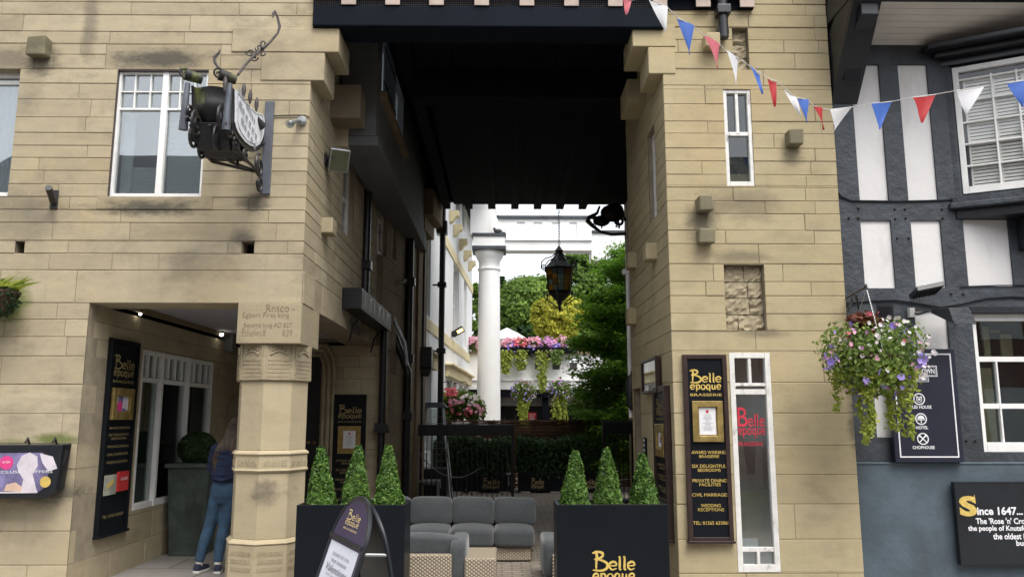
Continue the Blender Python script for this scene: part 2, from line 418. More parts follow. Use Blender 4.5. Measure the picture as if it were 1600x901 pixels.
M['oldwhite'] = simple('flaking_white_paint', (.70, .69, .66), .6, var=.08, nscale=14, dirt=((.24, .21, .18), 16, .56), bscale=40, bstr=.3)
M['render'] = simple('white_render', (.80, .80, .80), .8, var=.03, nscale=2, dirt=((.58, .58, .55), 1.2, .58), bscale=30, bstr=.2)
M['cream'] = simple('cream_stone_paint', (.72, .62, .38), .8, var=.05, dirt=((.45, .4, .28), 3, .62))
M['plaster'] = simple('grey_plaster', (.13, .135, .14), .9, var=.12, nscale=2, dirt=((.13, .13, .13), 2, .5))
M['ceil'] = simple('porch_ceiling', (.42, .42, .46), .9, var=.04)
M['panel'] = simple('white_infill_panel', (.68, .67, .66), .8, var=.02, nscale=3, dirt=((.52, .50, .48), 1.6, .60), bscale=5, bstr=.3, bdist=.02)
M['slate'] = simple('slate_blue_paint', (.036, .043, .053), .6, var=.25, nscale=3, bscale=9, bstr=.9, bdist=.02, dirt=((.022, .026, .032), 1.3, .5))
M['slate2'] = simple('slate_blue_plinth', (.066, .092, .115), .65, var=.2, nscale=2.2, bscale=16, bstr=.5, bdist=.01, dirt=((.05, .065, .08), 1.6, .52))
M['jet'] = simple('jet_black_paint', (.012, .014, .018), .35, var=.2, nscale=5, bscale=20, bstr=.2)
M['iron'] = simple('wrought_iron', (.018, .018, .02), .45, var=.3, nscale=20, bscale=60, bstr=.3)
M['rust'] = simple('weathered_iron', (.06, .05, .05), .6, var=.4, nscale=25)
M['lead'] = simple('pipe_black', (.014, .015, .017), .35, var=.3, nscale=8)
M['steel'] = simple('galvanised_steel', (.36, .37, .38), .4, .7, var=.2, nscale=10)
M['brass'] = simple('dull_brass', (.42, .31, .11), .35, .65, var=.25, nscale=12)
M['gold'] = simple('gold_lettering', (.62, .45, .12), .55, .15, var=.12, nscale=30)
M['golddim'] = simple('dull_gold_lettering', (.34, .27, .12), .6, .1, var=.2, nscale=30)
M['board'] = simple('gloss_black_board', (.005, .007, .010), .4, spec=.22, var=.1)
M['frame'] = simple('dark_brown_frame', (.032, .018, .016), .4, var=.2, nscale=8)
M['paper'] = simple('white_paper', (.72, .72, .74), .7, var=.02)
M['ink'] = simple('grey_ink', (.22, .21, .24), .8, var=0)
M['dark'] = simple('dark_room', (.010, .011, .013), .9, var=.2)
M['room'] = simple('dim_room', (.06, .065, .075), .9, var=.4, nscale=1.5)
M['shoproom'] = simple('dim_shop_room', (.62, .58, .50), .9, var=.5, nscale=2)
M['glass'] = glassmat('window_glass', .19)
M['glassd'] = glassmat('shop_glass', .035)
M['glasss'] = glassmat('hazy_shop_glass', .20, rough=.12)
M['glassc'] = glassmat('clear_glass', .02, (.98, .98, .97))
M['glassm'] = glassmat('street_glass', .05)
M['blind'] = simple('blind_slats', (.5, .52, .54), .6, var=.03)
M['curtain'] = simple('pale_curtain', (.5, .51, .53), .8, var=.05)
M['red'] = simple('red_vinyl', (.55, .03, .06), .5, var=.1)
M['navy'] = simple('navy_board', (.012, .014, .028), .4, var=.1)
M['whiteink'] = simple('white_lettering', (.75, .75, .78), .6, var=0)
M['soil'] = simple('bark_mulch', (.06, .04, .025), .95, var=.5, nscale=30, bscale=40, bstr=1)
M['carved'] = stonemat('carved_stone', (.32, .27, .175), (.38, .32, .22), SPOTS[:1], .45)
M['column'] = stonemat('column_stone', (.39, .325, .215), (.43, .365, .245), [(P(408, 770, 7.62), (.17, .3, .18), .75), (P(455, 765, 7.66), (.13, .3, .2), .85)], .12)
M['knob'] = stonemat('weathered_knob_stone', (.15, .135, .09), (.23, .205, .135), SPOTS[:1], .6)
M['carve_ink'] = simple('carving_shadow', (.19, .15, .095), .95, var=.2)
# ================================================================== ground
def paving(name, c0, c1, bw, bh, mortar_, rot=0, moff=.012):
    m, n, b, L = newmat(name)
    pos = N(n, 'ShaderNodeNewGeometry').outputs['Position']
    mp = N(n, 'ShaderNodeMapping'); mp.inputs['Rotation'].default_value = (0, 0, rot); L(pos, mp.inputs['Vector'])
    bt = N(n, 'ShaderNodeTexBrick'); L(mp.outputs[0], bt.inputs['Vector'])
    bt.inputs['Scale'].default_value = 1; bt.inputs['Brick Width'].default_value = bw; bt.inputs['Row Height'].default_value = bh
    bt.inputs['Mortar Size'].default_value = moff; bt.inputs['Mortar Smooth'].default_value = .4
    bt.inputs['Color1'].default_value = rgb(c0); bt.inputs['Color2'].default_value = rgb(c1); bt.inputs['Mortar'].default_value = rgb(mortar_)
    c = mixc(n, mth(n, 'MULTIPLY', ramp(n, noise(n, 1.2, 6, .7, pos), .42, .7), .5), bt.outputs['Color'], tuple(x*.45 for x in c0))
    L(c, b.inputs['Base Color']); b.inputs['Roughness'].default_value = .8
    n1 = bump(n, noise(n, 30, 4, .6, pos), .3, .004)
    L(bump(n, bt.outputs['Fac'], -.5, .006, n1), b.inputs['Normal']); return m
M['setts'] = paving('brick_pavers', (.30, .26, .21), (.24, .20, .165), .21, .105, (.12, .10, .08))
M['flags'] = paving('stone_flags', (.26, .245, .225), (.21, .20, .185), .9, .6, (.09, .085, .075))
M['asphalt'] = simple('asphalt', (.05, .05, .052), .9, var=.2, nscale=3, bscale=80, bstr=.5)
M['earth'] = simple('earth', (.06, .07, .04), .95, var=.3, nscale=.5)
def ground(name, x0, x1, y0, y1, z, m_, sub=1):
    mb = MB(); mb.add([(x0,y0,z),(x1,y0,z),(x1,y1,z),(x0,y1,z)], [(0,1,2,3)])
    return tag(mb.build(name, m_), None, kind='structure')
ground('ground', -400, 400, -400, 600, -.13, M['earth'])
ground('road', -60, 60, -3.4, 3.8, -.12, M['asphalt'])
mb = MB(); mb.box(-60, 60, 3.8, YF+4.8, -.3, -.002); tag(mb.build('pavement', M['flags'], bevel=.01), kind='structure')
mb = MB(); mb.box(-60, 60, -6, -3.4, -.3, 0); tag(mb.build('far_pavement', M['flags']), kind='structure')
mb = MB(); mb.box(-2.6, 9, YF+.3, 34, -.3, .003); tag(mb.build('passage_path', M['setts']), kind='structure')
# ================================================================== the stone building (two towers, porch, bridge over the passage)
T = thing('stone_building', (-.2, YF, 0), 'honey sandstone building whose two towers carry a dark timber bridge over the passage', 'building')
RAWL = [4,24,50,69,86,108,131,156,184,208,228,247,267,288,308,328,348,376,396,422,473]
LOWL = [499,526,556,600,646,692,732,776,829,882]
TOPS = [fz(y) for y in (-18, -40, -60, -82, -104, -130)]
def lines(ys, px): return sorted([fz(y, px) for y in ys])
LL = [-.05] + lines(RAWL+LOWL, 250) + TOPS
LL = sorted(LL)
zlint = fz(473, 250)
XEL = -7.6
h_win = (fx(176, 208), fx(320, 208), fz(307, 240), fz(109, 250))
h_far = (fx(-90, 208), fx(22, 205), fz(307, 240), fz(109, 250))
h_sq1 = (fx(23, 387), fx(38, 387), fz(396, 250), fz(377, 250))
h_sq2 = (fx(377, 385), fx(397, 385), fz(396, 250), fz(376, 250))
h_por = (XL, XP+1, -1, zlint)
mb = MB()
lint_u = (fx(118, 450), fx(474, 450)); lint_v = (zlint, fz(422, 250))
lin2_u = (fx(165, 88), fx(345, 88)); lin2_v = (h_win[3], fz(70, 250))
lin3_v = lin2_v; lin3_u = (fx(-120, 88), fx(55, 88))
holes = [h_win, h_far, h_sq1, h_sq2, h_por, lint_u+lint_v, lin2_u+lin2_v, lin3_u+lin3_v]
ashlar(mb, FF, XEL, XP, LL, holes, .45, 3)
mb.build('wall', [M['stone'], M['mortar']], T)
for (u, v, nm) in ((lint_u, lint_v, 'lintel'), (lin2_u, lin2_v, 'lintel'), (lin3_u, lin3_v, 'lintel')):
    mb = MB(); mb.fbox(FF, u[0]+.003, u[1]-(.0 if u is lint_u else .003), v[0]+(.0 if u is lint_u else .0), v[1]-.003, -.449, .001, 0, .6 if u is lint_u else .1)
    mb.build(nm, [M['stone']], T, bevel=.006)
# fill between the long lintel and the corner
mb = MB(); mb.fbox(FF, lint_u[1]+.003, XP-.002, lint_v[0], lint_v[1]-.003, -.449, .001, 0, .6); mb.build('quoin_stone', [M['stone']], T, bevel=.006)
# back of the square drain holes
for h in (h_sq1, h_sq2): mb = MB(); mb.fbox(FF, h[0]-.01, h[1]+.01, h[2]-.01, h[3]+.01, -.47, -.2); mb.build('drain_hole', M['dark'], T)
# sill under the window: dark weathered course
mb = MB(); mb.fbox(FF, h_win[0]-.1, h_win[1]+.12, fz(327, 240), h_win[2], -.05, .006, 0, 0); mb.build('window_sill', [M['stone']], T, bevel=.004)
# --- left passage wall (above the porch opening) and the porch
FA = Fr((XP, YF, 0), (0, 1, 0), (1, 0, 0))
YB = 12.3
h_pw = (FA.u(536, 300), FA.u(549, 300)+.25, FA.v(540, 366), FA.v(540, 232))
LA = [z for z in LL if z >= zlint-.001]
mb = MB(); ashlar(mb, FA, .014, YB-YF+.02, LA, [h_pw], .45, 5, jit=.002); mb.build('wall', [M['stone'], M['mortar']], T)
# porch left wall
FL = Fr((XL, YF+.45, 0), (0, 1, 0), (1, 0, 0))
FLj = Fr((XL, YF, 0), (0, 1, 0), (1, 0, 0))
a, b = FL.pt(205, 798), FL.pt(329, 598)
h_shop = (a[0], FL.u(329, 650), a[1], FL.v(222, 545))
mb = MB(); ashlar(mb, FL, 0, YB-YF-.45, [z for z in LL if z <= zlint+.15], [h_shop], .3, 8, jit=.002); 
ashlar(mb, FLj, .014, .448, [z for z in LL if z <= zlint+.001], [], .2, 9, lr=(.6, .9), jit=.001)
mb.build('porch_wall', [M['stone'], M['mortar']], T)
# porch back wall with doorway
FB = Fr((0, YB, 0), (1, 0, 0), (0, -1, 0))
XB = P(594, 560, YB).x
h_door = (P(420, 640, YB).x, P(500, 640, YB).x, -1, P(480, 556, YB).z)
mb = MB(); ashlar(mb, FB, XL, XB, [z for z in LL if z <= zlint+.15], [h_door], .4, 12, lr=(.5, 1.4), jit=.002); mb.build('porch_wall', [M['stone'], M['mortar']], T)
# moulded door surround: three nested arch rolls
for k, dn in ((0, .0), (1, .03), (2, .06)):
    g = .05+.075*k; z1 = h_door[3]+.02*k; pts = []
    hw = (h_door[1]-h_door[0])/2+g; cx = (h_door[0]+h_door[1])/2
    pts = [FB.w(cx-hw, .02, .02)] + [FB.w(cx-hw, z1*.88, .02)] + [FB.w(cx-hw*(1-.08*i*i/9), z1*.88+(.12*z1+.04*k)*i/3, .02) for i in (1, 2)]
    pts += [FB.w(cx-hw*.8, z1+.05*k+.02, .02), FB.w(cx+hw*.8, z1+.05*k+.02, .02)]
    pts += [FB.w(cx+hw*(1-.08*i*i/9), z1*.88+(.12*z1+.04*k)*i/3, .02) for i in (2, 1)] + [FB.w(cx+hw, z1*.88, .02), FB.w(cx+hw, .02, .02)]
    mb = MB(); mb.tube(pts, .03+.004*k, 8); mb.build('door_moulding', M['stone'], T, smooth=True)
dr = MB(); dr.fbox(FB, h_door[0]+.01, h_door[1]-.01, 0.01, h_door[3], -.3, -.24)
for i in range(2):
    for j in range(3):
        ww = (h_door[1]-h_door[0])/2; dr.fbox(FB, h_door[0]+.07+ww*i, h_door[0]+ww*(i+1)-.05, .15+.75*j, .75+.75*j, -.24, -.225)
door = dr.build('door', M['jet'], T, bevel=.01)
dk = MB(); p = P(482, 691, YB+.22); dk.sphere(p, .03); dk.sphere(p+V((.09, 0, 0)), .03); dk.build('door_knob', M['brass'], door, smooth=True)
# porch ceiling, porch downlights
zc = zlint+.10
mb = MB(); mb.box(XL, XP-.46, YF+.46, YB-.01, zc, zc+.08); mb.build('porch_ceiling', M['ceil'], T)
mb = MB(); mb.box(XL+.002, XL+.05, YF+.46, YB-.02, zc-.06, zc-.002); mb.box(XL+.05, XP-.5, YB-.06, YB-.02, zc-.06, zc-.002); mb.build('cornice', M['stone_d'], T)
# room floor over the porch + tower body behind the walls (keeps light out)
mb = MB()
mb.box(XEL, XL-.32, YF+.46, 15.5, 0, 7.6); mb.box(XL-.32, XP-.46, YF+.9, YB+.35, zc+.09, 7.6); mb.box(XL-.31, XP-.46, YB+.42, 15.6, 0, 7.6)
mb.build('inner_mass', M['dark'], T)
mb = MB(); mb.box(XEL-.2, 4.3, YF-.35, 16.2, 7.6, 7.8); mb.build('roof', M['slate'], T)
# --- left wing wall further along the passage (turns slightly inwards)
YE = 15.3
OB = V((XB, YB, 0)); UB = (V((-1.60, YE, 0))-OB); LBn = UB.length; UB.normalize()
FW = Fr(OB, UB, V((UB.y, -UB.x, 0)))
zpl = FW.v(606, 250)
LW_ = sorted([0] + [0.33*i for i in range(1, 13)] + [zpl])
LW_ = [z for z in LW_ if z <= zpl]
h_w1 = (FW.u(597, 340), FW.u(605, 340), FW.v(601, 400), FW.v(601, 292))
h_w2 = (FW.u(613, 360), FW.u(620, 360), FW.v(616, 405), FW.v(616, 322))
h_w3 = (FW.u(601, 600), FW.u(610, 600), FW.v(605, 650), FW.v(605, 545))
h_gr = (FW.u(584, 120), FW.u(621, 200), FW.v(600, 181), 6.9)
gx = (FW.u(590, 120), FW.u(622, 120)); gz = (FW.v(600, 178), FW.v(600, 60))
mb = MB(); ashlar(mb, FW, .012, LBn-.35, LW_, [h_w1, h_w2, h_w3], .35, 21, jit=.003); mb.build('wall', [M['stone_d'], M['mortar']], T)
XJ = -1.5; FJ = Fr((XJ, 9.0, 0), (0, 1, 0), (1, 0, 0)); zj = 4.88
gx = (.34, 2.45); gz = (5.54, 6.35)
mb = MB(); holed(mb, FJ, 0, YE-9.0-.1, zj, 7.6, [(gx[0], gx[1], gz[0], gz[1])], -.42, 0); mb.build('plastered_wall', M['plaster'], T)
mb = MB(); mb.fbox(FJ, 0, YE-9.1, zj-.12, zj-.002, -.42, .03); mb.build('jetty_beam', M['plaster'], T, bevel=.01)
mb = MB(); mb.fbox(FJ, gx[0]-.1, gx[1]+.12, gz[0]-.09, gz[0], -.05, .08); mb.build('window_sill', M['stone_d'], T, bevel=.01)
g = MB()
for i in range(10): g.tube([FJ.w(gx[0]+.05+.10*i, gz[0], .03), FJ.w(gx[0]+.05+.10*i, gz[1], .03)], .010, 5)
for z in (gz[0]+.15, gz[0]+.6): g.fbox(FJ, gx[0], gx[0]+1.1, z, z+.02, .02, .04)
gr = g.build('window_grille', M['iron'], T)
g = MB(); g.fbox(FJ, gx[0], gx[1], gz[0], gz[1], -.1, -.08); g.build('pane', emis('sky_glow_pane', (.62, .70, .74), .30), gr)  # no lamp behind: added glow stands in for sky reflected in the pane
g = MB()
for i in range(20): z = gz[0]+.02+i*.042; g.fbox(FJ, gx[0], gx[1], z, z+.010, -.079, -.07)
for i in range(12): u = gx[0]+.15+i*.2; g.fbox(FJ, u, u+.012, gz[0], gz[1], -.069, -.06)
g.build('leading', M['iron'], gr)
def sash(F, h, name='window', frame='white', fw=.035, dep=.06, bars_v=(), bars_h=(), glass='glassm', parent=T, back='room', blind=None, bw=.018, backd=.28):
    u0, u1, v0, v1 = h; mb = MB()
    mb.fbox(F, u0, u0+fw, v0, v1, -dep-.05, -dep+.02); mb.fbox(F, u1-fw, u1, v0, v1, -dep-.05, -dep+.02)
    mb.fbox(F, u0+fw, u1-fw, v1-fw, v1, -dep-.05, -dep+.018); mb.fbox(F, u0+fw, u1-fw, v0, v0+fw*1.3, -dep-.05, -dep+.022)
    for x, z0, z1 in bars_v: mb.fbox(F, x-bw/2, x+bw/2, z0, z1, -dep-.04, -dep+.012)
    for z, x0, x1, t_ in bars_h: mb.fbox(F, x0, x1, z-t_/2, z+t_/2, -dep-.042, -dep+.008)
    wdw = mb.build(name, M[frame], parent, bevel=.003)
    g = MB(); g.fbox(F, u0+fw*.8, u1-fw*.8, v0+fw*.8, v1-fw*.8, -dep-.024, -dep-.018); g.build('pane', M[glass], wdw)
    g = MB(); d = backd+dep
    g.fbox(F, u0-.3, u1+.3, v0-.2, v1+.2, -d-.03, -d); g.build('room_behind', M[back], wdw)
    return wdw
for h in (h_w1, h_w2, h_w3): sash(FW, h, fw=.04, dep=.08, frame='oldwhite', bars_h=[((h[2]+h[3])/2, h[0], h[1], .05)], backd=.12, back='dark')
# window in the side wall over the porch
wq = sash(FA, h_pw, fw=.05, dep=.1, frame='oldwhite', backd=.2, back='dark', bars_h=[((h_pw[2]+h_pw[3])/2, h_pw[0], h_pw[1], .05)])
# stone pier closing the wing, with stepped corbel
pr = MB(); u = LBn-.35
ashlar(pr, FW, u, LBn+.5, [0, .45, .9, 1.35, 1.8, 2.25, 2.7, 3.15, 3.6, 4.05, 4.5, 4.95, 5.4], [], .5, 31, lr=(.5, .8))
FPf = Fr(FW.w(u, 0, .10), (1, 0, 0), (0, -1, 0))
pr.fbox(FW, u-.02, LBn+.48, 0, 5.1, -.3, .045, 0, .4)
pr.build('pier', [M['stone_d'], M['mortar']], T)
c = MB(); z0 = P(670, 366, YE).z; z1 = P(670, 345, YE).z; z2 = P(670, 320, YE).z
c.fbox(FW, u-.1, LBn+.55, z0, z1, -.2, .16); c.fbox(FW, u-.1, LBn+.6, z1, z2+.2, -.2, .32); c.build('corbel', M['stone_d'], T, bevel=.02)
# --- porch column
ccx, ccy = P(426, 640, YF+.37).x, YF+.37
col = MB(); R_ = .352
zb = [P(425, y, 7.72).z for y in (852, 735, 707, 595, 537)]
def octo(z0, z1, r, m=0): col.lathe([(r, z0), (r, z1)], (ccx, ccy, 0), 8, m, rot=0)
octo(0, zb[0], R_+.035); col.lathe([(R_+.035, zb[0]), (R_+.045, zb[0]+.015), (R_, zb[0]+.05)], (ccx, ccy, 0), 8)
octo(zb[0]+.05, zb[1]-.03, R_)
col.lathe([(R_, zb[1]-.03), (R_+.028, zb[1]), (R_+.015, zb[1]+.012), (R_+.012, zb[2]-.03), (R_+.03, zb[2]-.015), (R_+.02, zb[2]+.004), (R_-.008, zb[2]+.02)], (ccx, ccy, 0), 8)
octo(zb[2]+.02, zb[3], R_-.01)
CO = thing('porch_column', (ccx, ccy, 0), 'octagonal carved stone column holding up the corner of the porch', 'column'); 
col.build('shaft', M['column'], CO, bevel=.006)
top = MB(); 
top.lathe([(R_-.01, zb[3]), (R_+.02, zb[3]+.012), (R_+.014, zb[4]-.005), (R_+.014, zb[4])], (ccx, ccy, 0), 8); top.build('carved_band', M['carved'], CO, bevel=.006)
ab = MB(); ax0, ax1 = P(371, 500, YF-.012).x, XP+.012
AF = YF-.02
ab.box(ax0, ax1, AF, YF+.74, zb[4], zlint-.002); ab.build('abacus', M['carved'], CO, bevel=.008)
FAb = Fr((0, AF, 0), (1, 0, 0), (0, -1, 0)); ins = MB()
q = lambda x, y: FAb.pt(x, y)
def tx(mb, F, s, x0, y0, x1, y1, n=0, m=0, bold=0, shear=0, keep=False, align='C', th=.002):
    a, b = F.pt(x0, y1), F.pt(x1, y0); text(mb, s, F, a[0], b[0], a[1], b[1], n, th, m, bold, shear, keep, align)
tx(ins, FAb, 'Rnsco -', 416, 475, 461, 487, bold=-.01)
tx(ins, FAb, 'Egbert First king', 379, 488, 452, 498, bold=-.012)
tx(ins, FAb, 'Became king AD 827', 381, 504, 456, 513, bold=-.012)
tx(ins, FAb, 'Ethelwulf', 378, 513, 416, 525, bold=-.01); tx(ins, FAb, '839', 441, 515, 457, 525, bold=-.01)
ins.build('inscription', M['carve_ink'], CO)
# shallow carving on the faces of the band and rings
cv = MB(); R2 = random.Random(4)
def face_frame(k, r, zc_):
    a = 2*pi*(k+.5)/8; nrm = V((cos(a), sin(a), 0)); return Fr(V((ccx, ccy, 0))+nrm*(r*cos(pi/8)), V((-sin(a), cos(a), 0)), nrm)
for k in (4, 5, 6, 7):
    F = face_frame(k, R_+.017, 0); hw = .125
    z0, z1 = zb[3]+.02, zb[4]-.01; H = z1-z0
    cv.fbox(F, -hw, -hw+.01, z0, z1, 0, .008); cv.fbox(F, hw-.01, hw, z0, z1, 0, .008)
    for j in range(5): cv.fbox(F, -hw+.02, hw-.02, z0+.02+j*.04, z0+.028+j*.04, 0, .005)
    for j in range(4):
        for i in range(9):
            x = -hw+.025+i*.023; cv.fbox(F, x, x+R2.uniform(.006, .016), z0+.03+j*.04, z0+.03+j*.04+R2.uniform(.012, .024), 0, .004)
    cv.tube([F.w((-.08+.16*i/8), z1-.09+.035*sin(pi*i/8), .004) for i in range(9)], .010, 5)
    for i in range(5): cv.sphere(F.w(-.06+.03*i, z1-.045+.02*sin(pi*i/4), .003), .012, 6, 4)
    z0, z1 = zb[1]+.02, zb[2]-.04
    for i in range(12):
        x = -hw+.01+i*.02; cv.fbox(F.off(.0), x, x+R2.uniform(.005, .014), z0+.02, z1-.02-R2.uniform(0, .03), -.012, .002)
    F = face_frame(k, R_+.035, 0)
    for j in range(3):
        for i in range(11):
            x = -hw+.01+i*.021; cv.fbox(F, x, x+R2.uniform(.006, .015), zb[0]-.09-j*.07, zb[0]-.055-j*.07, 0, .005)
cv.build('carving', M['carved'], CO)
# --- right tower
XRR = (fx(1312, 300)+fx(1340, 780))/2
RAWR = [24,43,63,83,108,134,163,190,209,232,252,273,293,314,334,360,381,412,440,462,490,517,548,597,645,695,741,787,842,895]
LR = sorted([-.05, fz(940)] + lines(RAWR, 1190) + [fz(y) for y in (4, -18, -40, -60, -82, -104, -130)])
h_nw = (fx(1133, 215), fx(1176, 215), fz(290, 1155), fz(140, 1155))
h_rec = (fx(1133, 465), fx(1196, 465), fz(516, 1165), fz(413, 1165))
h_sf = (fx(1146, 720), fx(1211, 720), fz(893, 1180), fz(551, 1180))
h_pr = (fx(1145, 80), fx(1170, 80), fz(109, 1155), fz(44, 1155))
mb = MB(); ashlar(mb, FF, XR, XRR, LR, [h_nw, h_rec, h_sf, h_pr], .45, 17, lr=(.4, 1.15)); mb.build('wall', [M['stone_r'], M['mortar']], T)
def rubble(h, rows, seed, mname='stone'):
    R = random.Random(seed); mb = MB(); u0, u1, v0, v1 = h
    mb.fbox(FF, u0, u1, v0, v1, -.3, -.09, 1)
    z = v0
    for i in range(rows):
        z2 = v0+(v1-v0)*(i+1)/rows if i < rows-1 else v1; x = u0
        while x < u1-.02:
            x2 = min(u1, x+R.uniform(.09, .3)); x2 = u1 if u1-x2 < .06 else x2
            g = .004; nx = max(2, int((x2-x)/.03)); nz = max(2, int((z2-z)/.03)); base = len(mb.v); vs = []
            for jj in range(nz+1):
                for ii in range(nx+1):
                    e = (ii in (0, nx)) or (jj in (0, nz))
                    vs.append(FF.w(x+g+(x2-x-2*g)*ii/nx, z+g+(z2-z-2*g)*jj/nz, -.068+R.uniform(-.012, .012)-(.014 if e else 0)*R.random()))
            mb.add(vs, [(jj*(nx+1)+ii, jj*(nx+1)+ii+1, (jj+1)*(nx+1)+ii+1, (jj+1)*(nx+1)+ii) for jj in range(nz) for ii in range(nx)], 0, R.uniform(0, .5))
            x = x2
        z = z2
    return mb.build('rough_stone_infill', [M[mname], M['mortar']], T)
rubble(h_rec, 4, 3); rubble(h_pr, 3, 9)
# narrow upper window
zt = fz(208, 1155)
sash(FF, h_nw, fw=.035, dep=.03, frame='oldwhite', bars_v=[((h_nw[0]+h_nw[1])/2, zt, h_nw[3]-.03)], bars_h=[(zt, h_nw[0], h_nw[1], .04)], bw=.03, glass='glassd', back='dark')
mb = MB(); mb.fbox(FF, h_nw[0]+.03, h_nw[1]-.03, h_nw[2]+.05, h_nw[2]+.14, -.09, -.062); mb.build('window_ledge', M['stone_d'], T)
# shop window
z1 = fz(606, 1170); z2 = fz(858, 1185)
W2 = sash(FF, h_sf, fw=.05, dep=.015, frame='oldwhite', bars_v=[((h_sf[0]+h_sf[1])/2, z1+.03, h_sf[3]-.04), ((h_sf[0]+h_sf[1])/2, h_sf[2]+.03, z2-.02)],
     bars_h=[(z1+.035, h_sf[0], h_sf[1], .03), (z1-.035, h_sf[0]+.003, h_sf[1]-.003, .05), (z2, h_sf[0], h_sf[1], .04)], bw=.028, glass='glasss', back='shoproom', backd=.35)
# things lettered on and standing behind the shop pane
mb = MB(); Fg = FF.off(-.03)
tx(mb, Fg, 'B', 1153, 636, 1167, 666); tx(mb, Fg, 'elle', 1169, 646, 1194, 666); tx(mb, Fg, 'epoque', 1154, 668, 1195, 684); tx(mb, Fg, 'BRASSERIE', 1152, 690, 1192, 696)
mb.build('window_lettering', M['red'], W2)
mb = MB(); Fg = FF.off(-.2)
a, b = Fg.pt(1163, 740), Fg.pt(1180, 690); mb.prism([(a[0]+.03, a[1]), (b[0]-.03, a[1]), (b[0], b[1]), (a[0], b[1])], Fg, 0, .03)
mb.build('dark_curtain', M['dark'], W2)
mb = MB(); Fg = FF.off(-.25)
a, b = Fg.pt(1160, 855), Fg.pt(1200, 765); mb.fbox(Fg, a[0], b[0], a[1], b[1], 0, .02); mb.build('yellow_cloth', simple('dim_yellow_cloth', (.34, .30, .12), .9), W2)
mb = MB(); Fg = FF.off(-.05)
a, b = Fg.pt(1158, 858), Fg.pt(1184, 840); mb.fbox(Fg, a[0], b[0], a[1], b[1], 0, .004); mb.build('notice', M['paper'], W2)
mb = MB(); a, b = Fg.pt(1160, 886), Fg.pt(1180, 862); mb.fbox(Fg, a[0], b[0], a[1], b[1], 0, .004); a, b = Fg.pt(1188, 886), Fg.pt(1205, 864); mb.fbox(Fg, a[0], b[0], a[1], b[1], 0, .004)
mb.build('notice', M['curtain'], W2)
# right side wall of the passage
FRt = Fr((XR, YF, 0), (0, -1, 0), (-1, 0, 0))     # u runs towards the street: u = -(Y-YF)
YRE = 10.15
LRr = [z for z in LR]
h_r1 = (-(PX(1012, 260, XR).y-YF), -(PX(1024, 260, XR).y-YF), PX(1018, 345, XR).z, PX(1018, 200, XR).z)
h_r1 = (min(h_r1[:2]), max(h_r1[:2]), h_r1[2], h_r1[3])
h_dr = (-(PX(1020, 700, XR).y-YF), -(PX(1036, 700, XR).y-YF), -1, PX(1030, 606, XR).z)
h_nr = (-(PX(992, 700, XR).y-YF), -(PX(1003, 700, XR).y-YF), -1, PX(998, 606, XR).z)
mb = MB(); ashlar(mb, FRt, -(YRE-YF), -.014, LRr, [h_r1, h_dr, h_nr], .45, 19, jit=.002); mb.build('wall', [M['stone_r'], M['mortar']], T)
sash(FRt, h_r1, fw=.05, dep=.08, frame='oldwhite', back='dark', backd=.15)
sash(FRt, h_dr, name='door', fw=.06, dep=.05, frame='oldwhite', back='dark', backd=.2, bars_h=[(1.0, h_dr[0], h_dr[1], .08)])
mb = MB(); mb.fbox(FRt, h_nr[0]-.02, h_nr[1]+.02, 0, h_nr[3]+.05, -.4, -.3); mb.build('niche_back', M['stone_d'], T)
# deeper right side of the passage and mass
mb = MB(); ashlar(mb, Fr((2.45, YRE, 0), (0, 1, 0), (-1, 0, 0)), 0, 15.6-YRE, [.3*i for i in range(26)], [], .3, 41); mb.build('wall', [M['stone_d'], M['mortar']], T)
mb = MB(); mb.box(2.8, XRR, YRE, 15.6, 0, 7.6); mb.box(XR+.46, 2.45, YRE-.4, YRE+.02, 0, 7.6); mb.build('inner_mass', M['stone_d'], T)
mb = MB(); mb.box(XRR-.3, XRR, YF+.46, 15.5, 0, 7.6); mb.build('wall', M['stone_d'], T)
# projecting stones
def knob(px0, py0, px1, py1, d=.13, mname='stone', F=FF, cap=True):
    a, b = F.pt(px0, py1), F.pt(px1, py0); mb = MB(); R = random.Random(px0); j = lambda: R.uniform(-.012, .012); u0, u1 = min(a[0], b[0]), max(a[0], b[0])
    vs = [F.w(u0, a[1], -.05), F.w(u1, a[1], -.05), F.w(u1, b[1], -.05), F.w(u0, b[1], -.05), F.w(u0+j(), a[1]+j(), d+j()), F.w(u1+j(), a[1]+j(), d+j()), F.w(u1+j(), b[1]+j()-.015, d+j()), F.w(u0+j(), b[1]+j()-.01, d+j())]
    mb.add(vs, [(0,1,2,3),(4,5,6,7),(0,1,5,4),(1,2,6,5),(2,3,7,6),(3,0,4,7)]); mb.build('projecting_stone', M[mname], T, bevel=.018)
knob(52, 91, 79, 64, .12, 'knob'); knob(1226, 230, 1250, 207, mname='knob'); knob(1086, 332, 1109, 311, mname='knob'); knob(1088, 381, 1112, 360, mname='knob'); knob(1097, 80, 1121, 59, mname='stone_r')
def sideknob(px, py, h, wd, X, d, mname, sgn):
    p = PX(px, py, X); mb = MB(); mb.box(X-.03 if sgn > 0 else X-d, X+d if sgn > 0 else X+.03, p.y-wd/2, p.y+wd/2, p.z-h/2, p.z+h/2); mb.build('projecting_stone', M[mname], T, bevel=.012)
sideknob(506, 355, .17, .22, XP, .12, 'stone', 1); sideknob(1024, 395, .18, .2, XR, .12, 'stone_r', -1); sideknob(992, 408, .2, .2, XR, .1, 'stone_r', -1); sideknob(992, 495, .2, .2, XR, .1, 'stone_r', -1)
sideknob(528, 215, .3, .22, XP, .14, 'stone', 1)
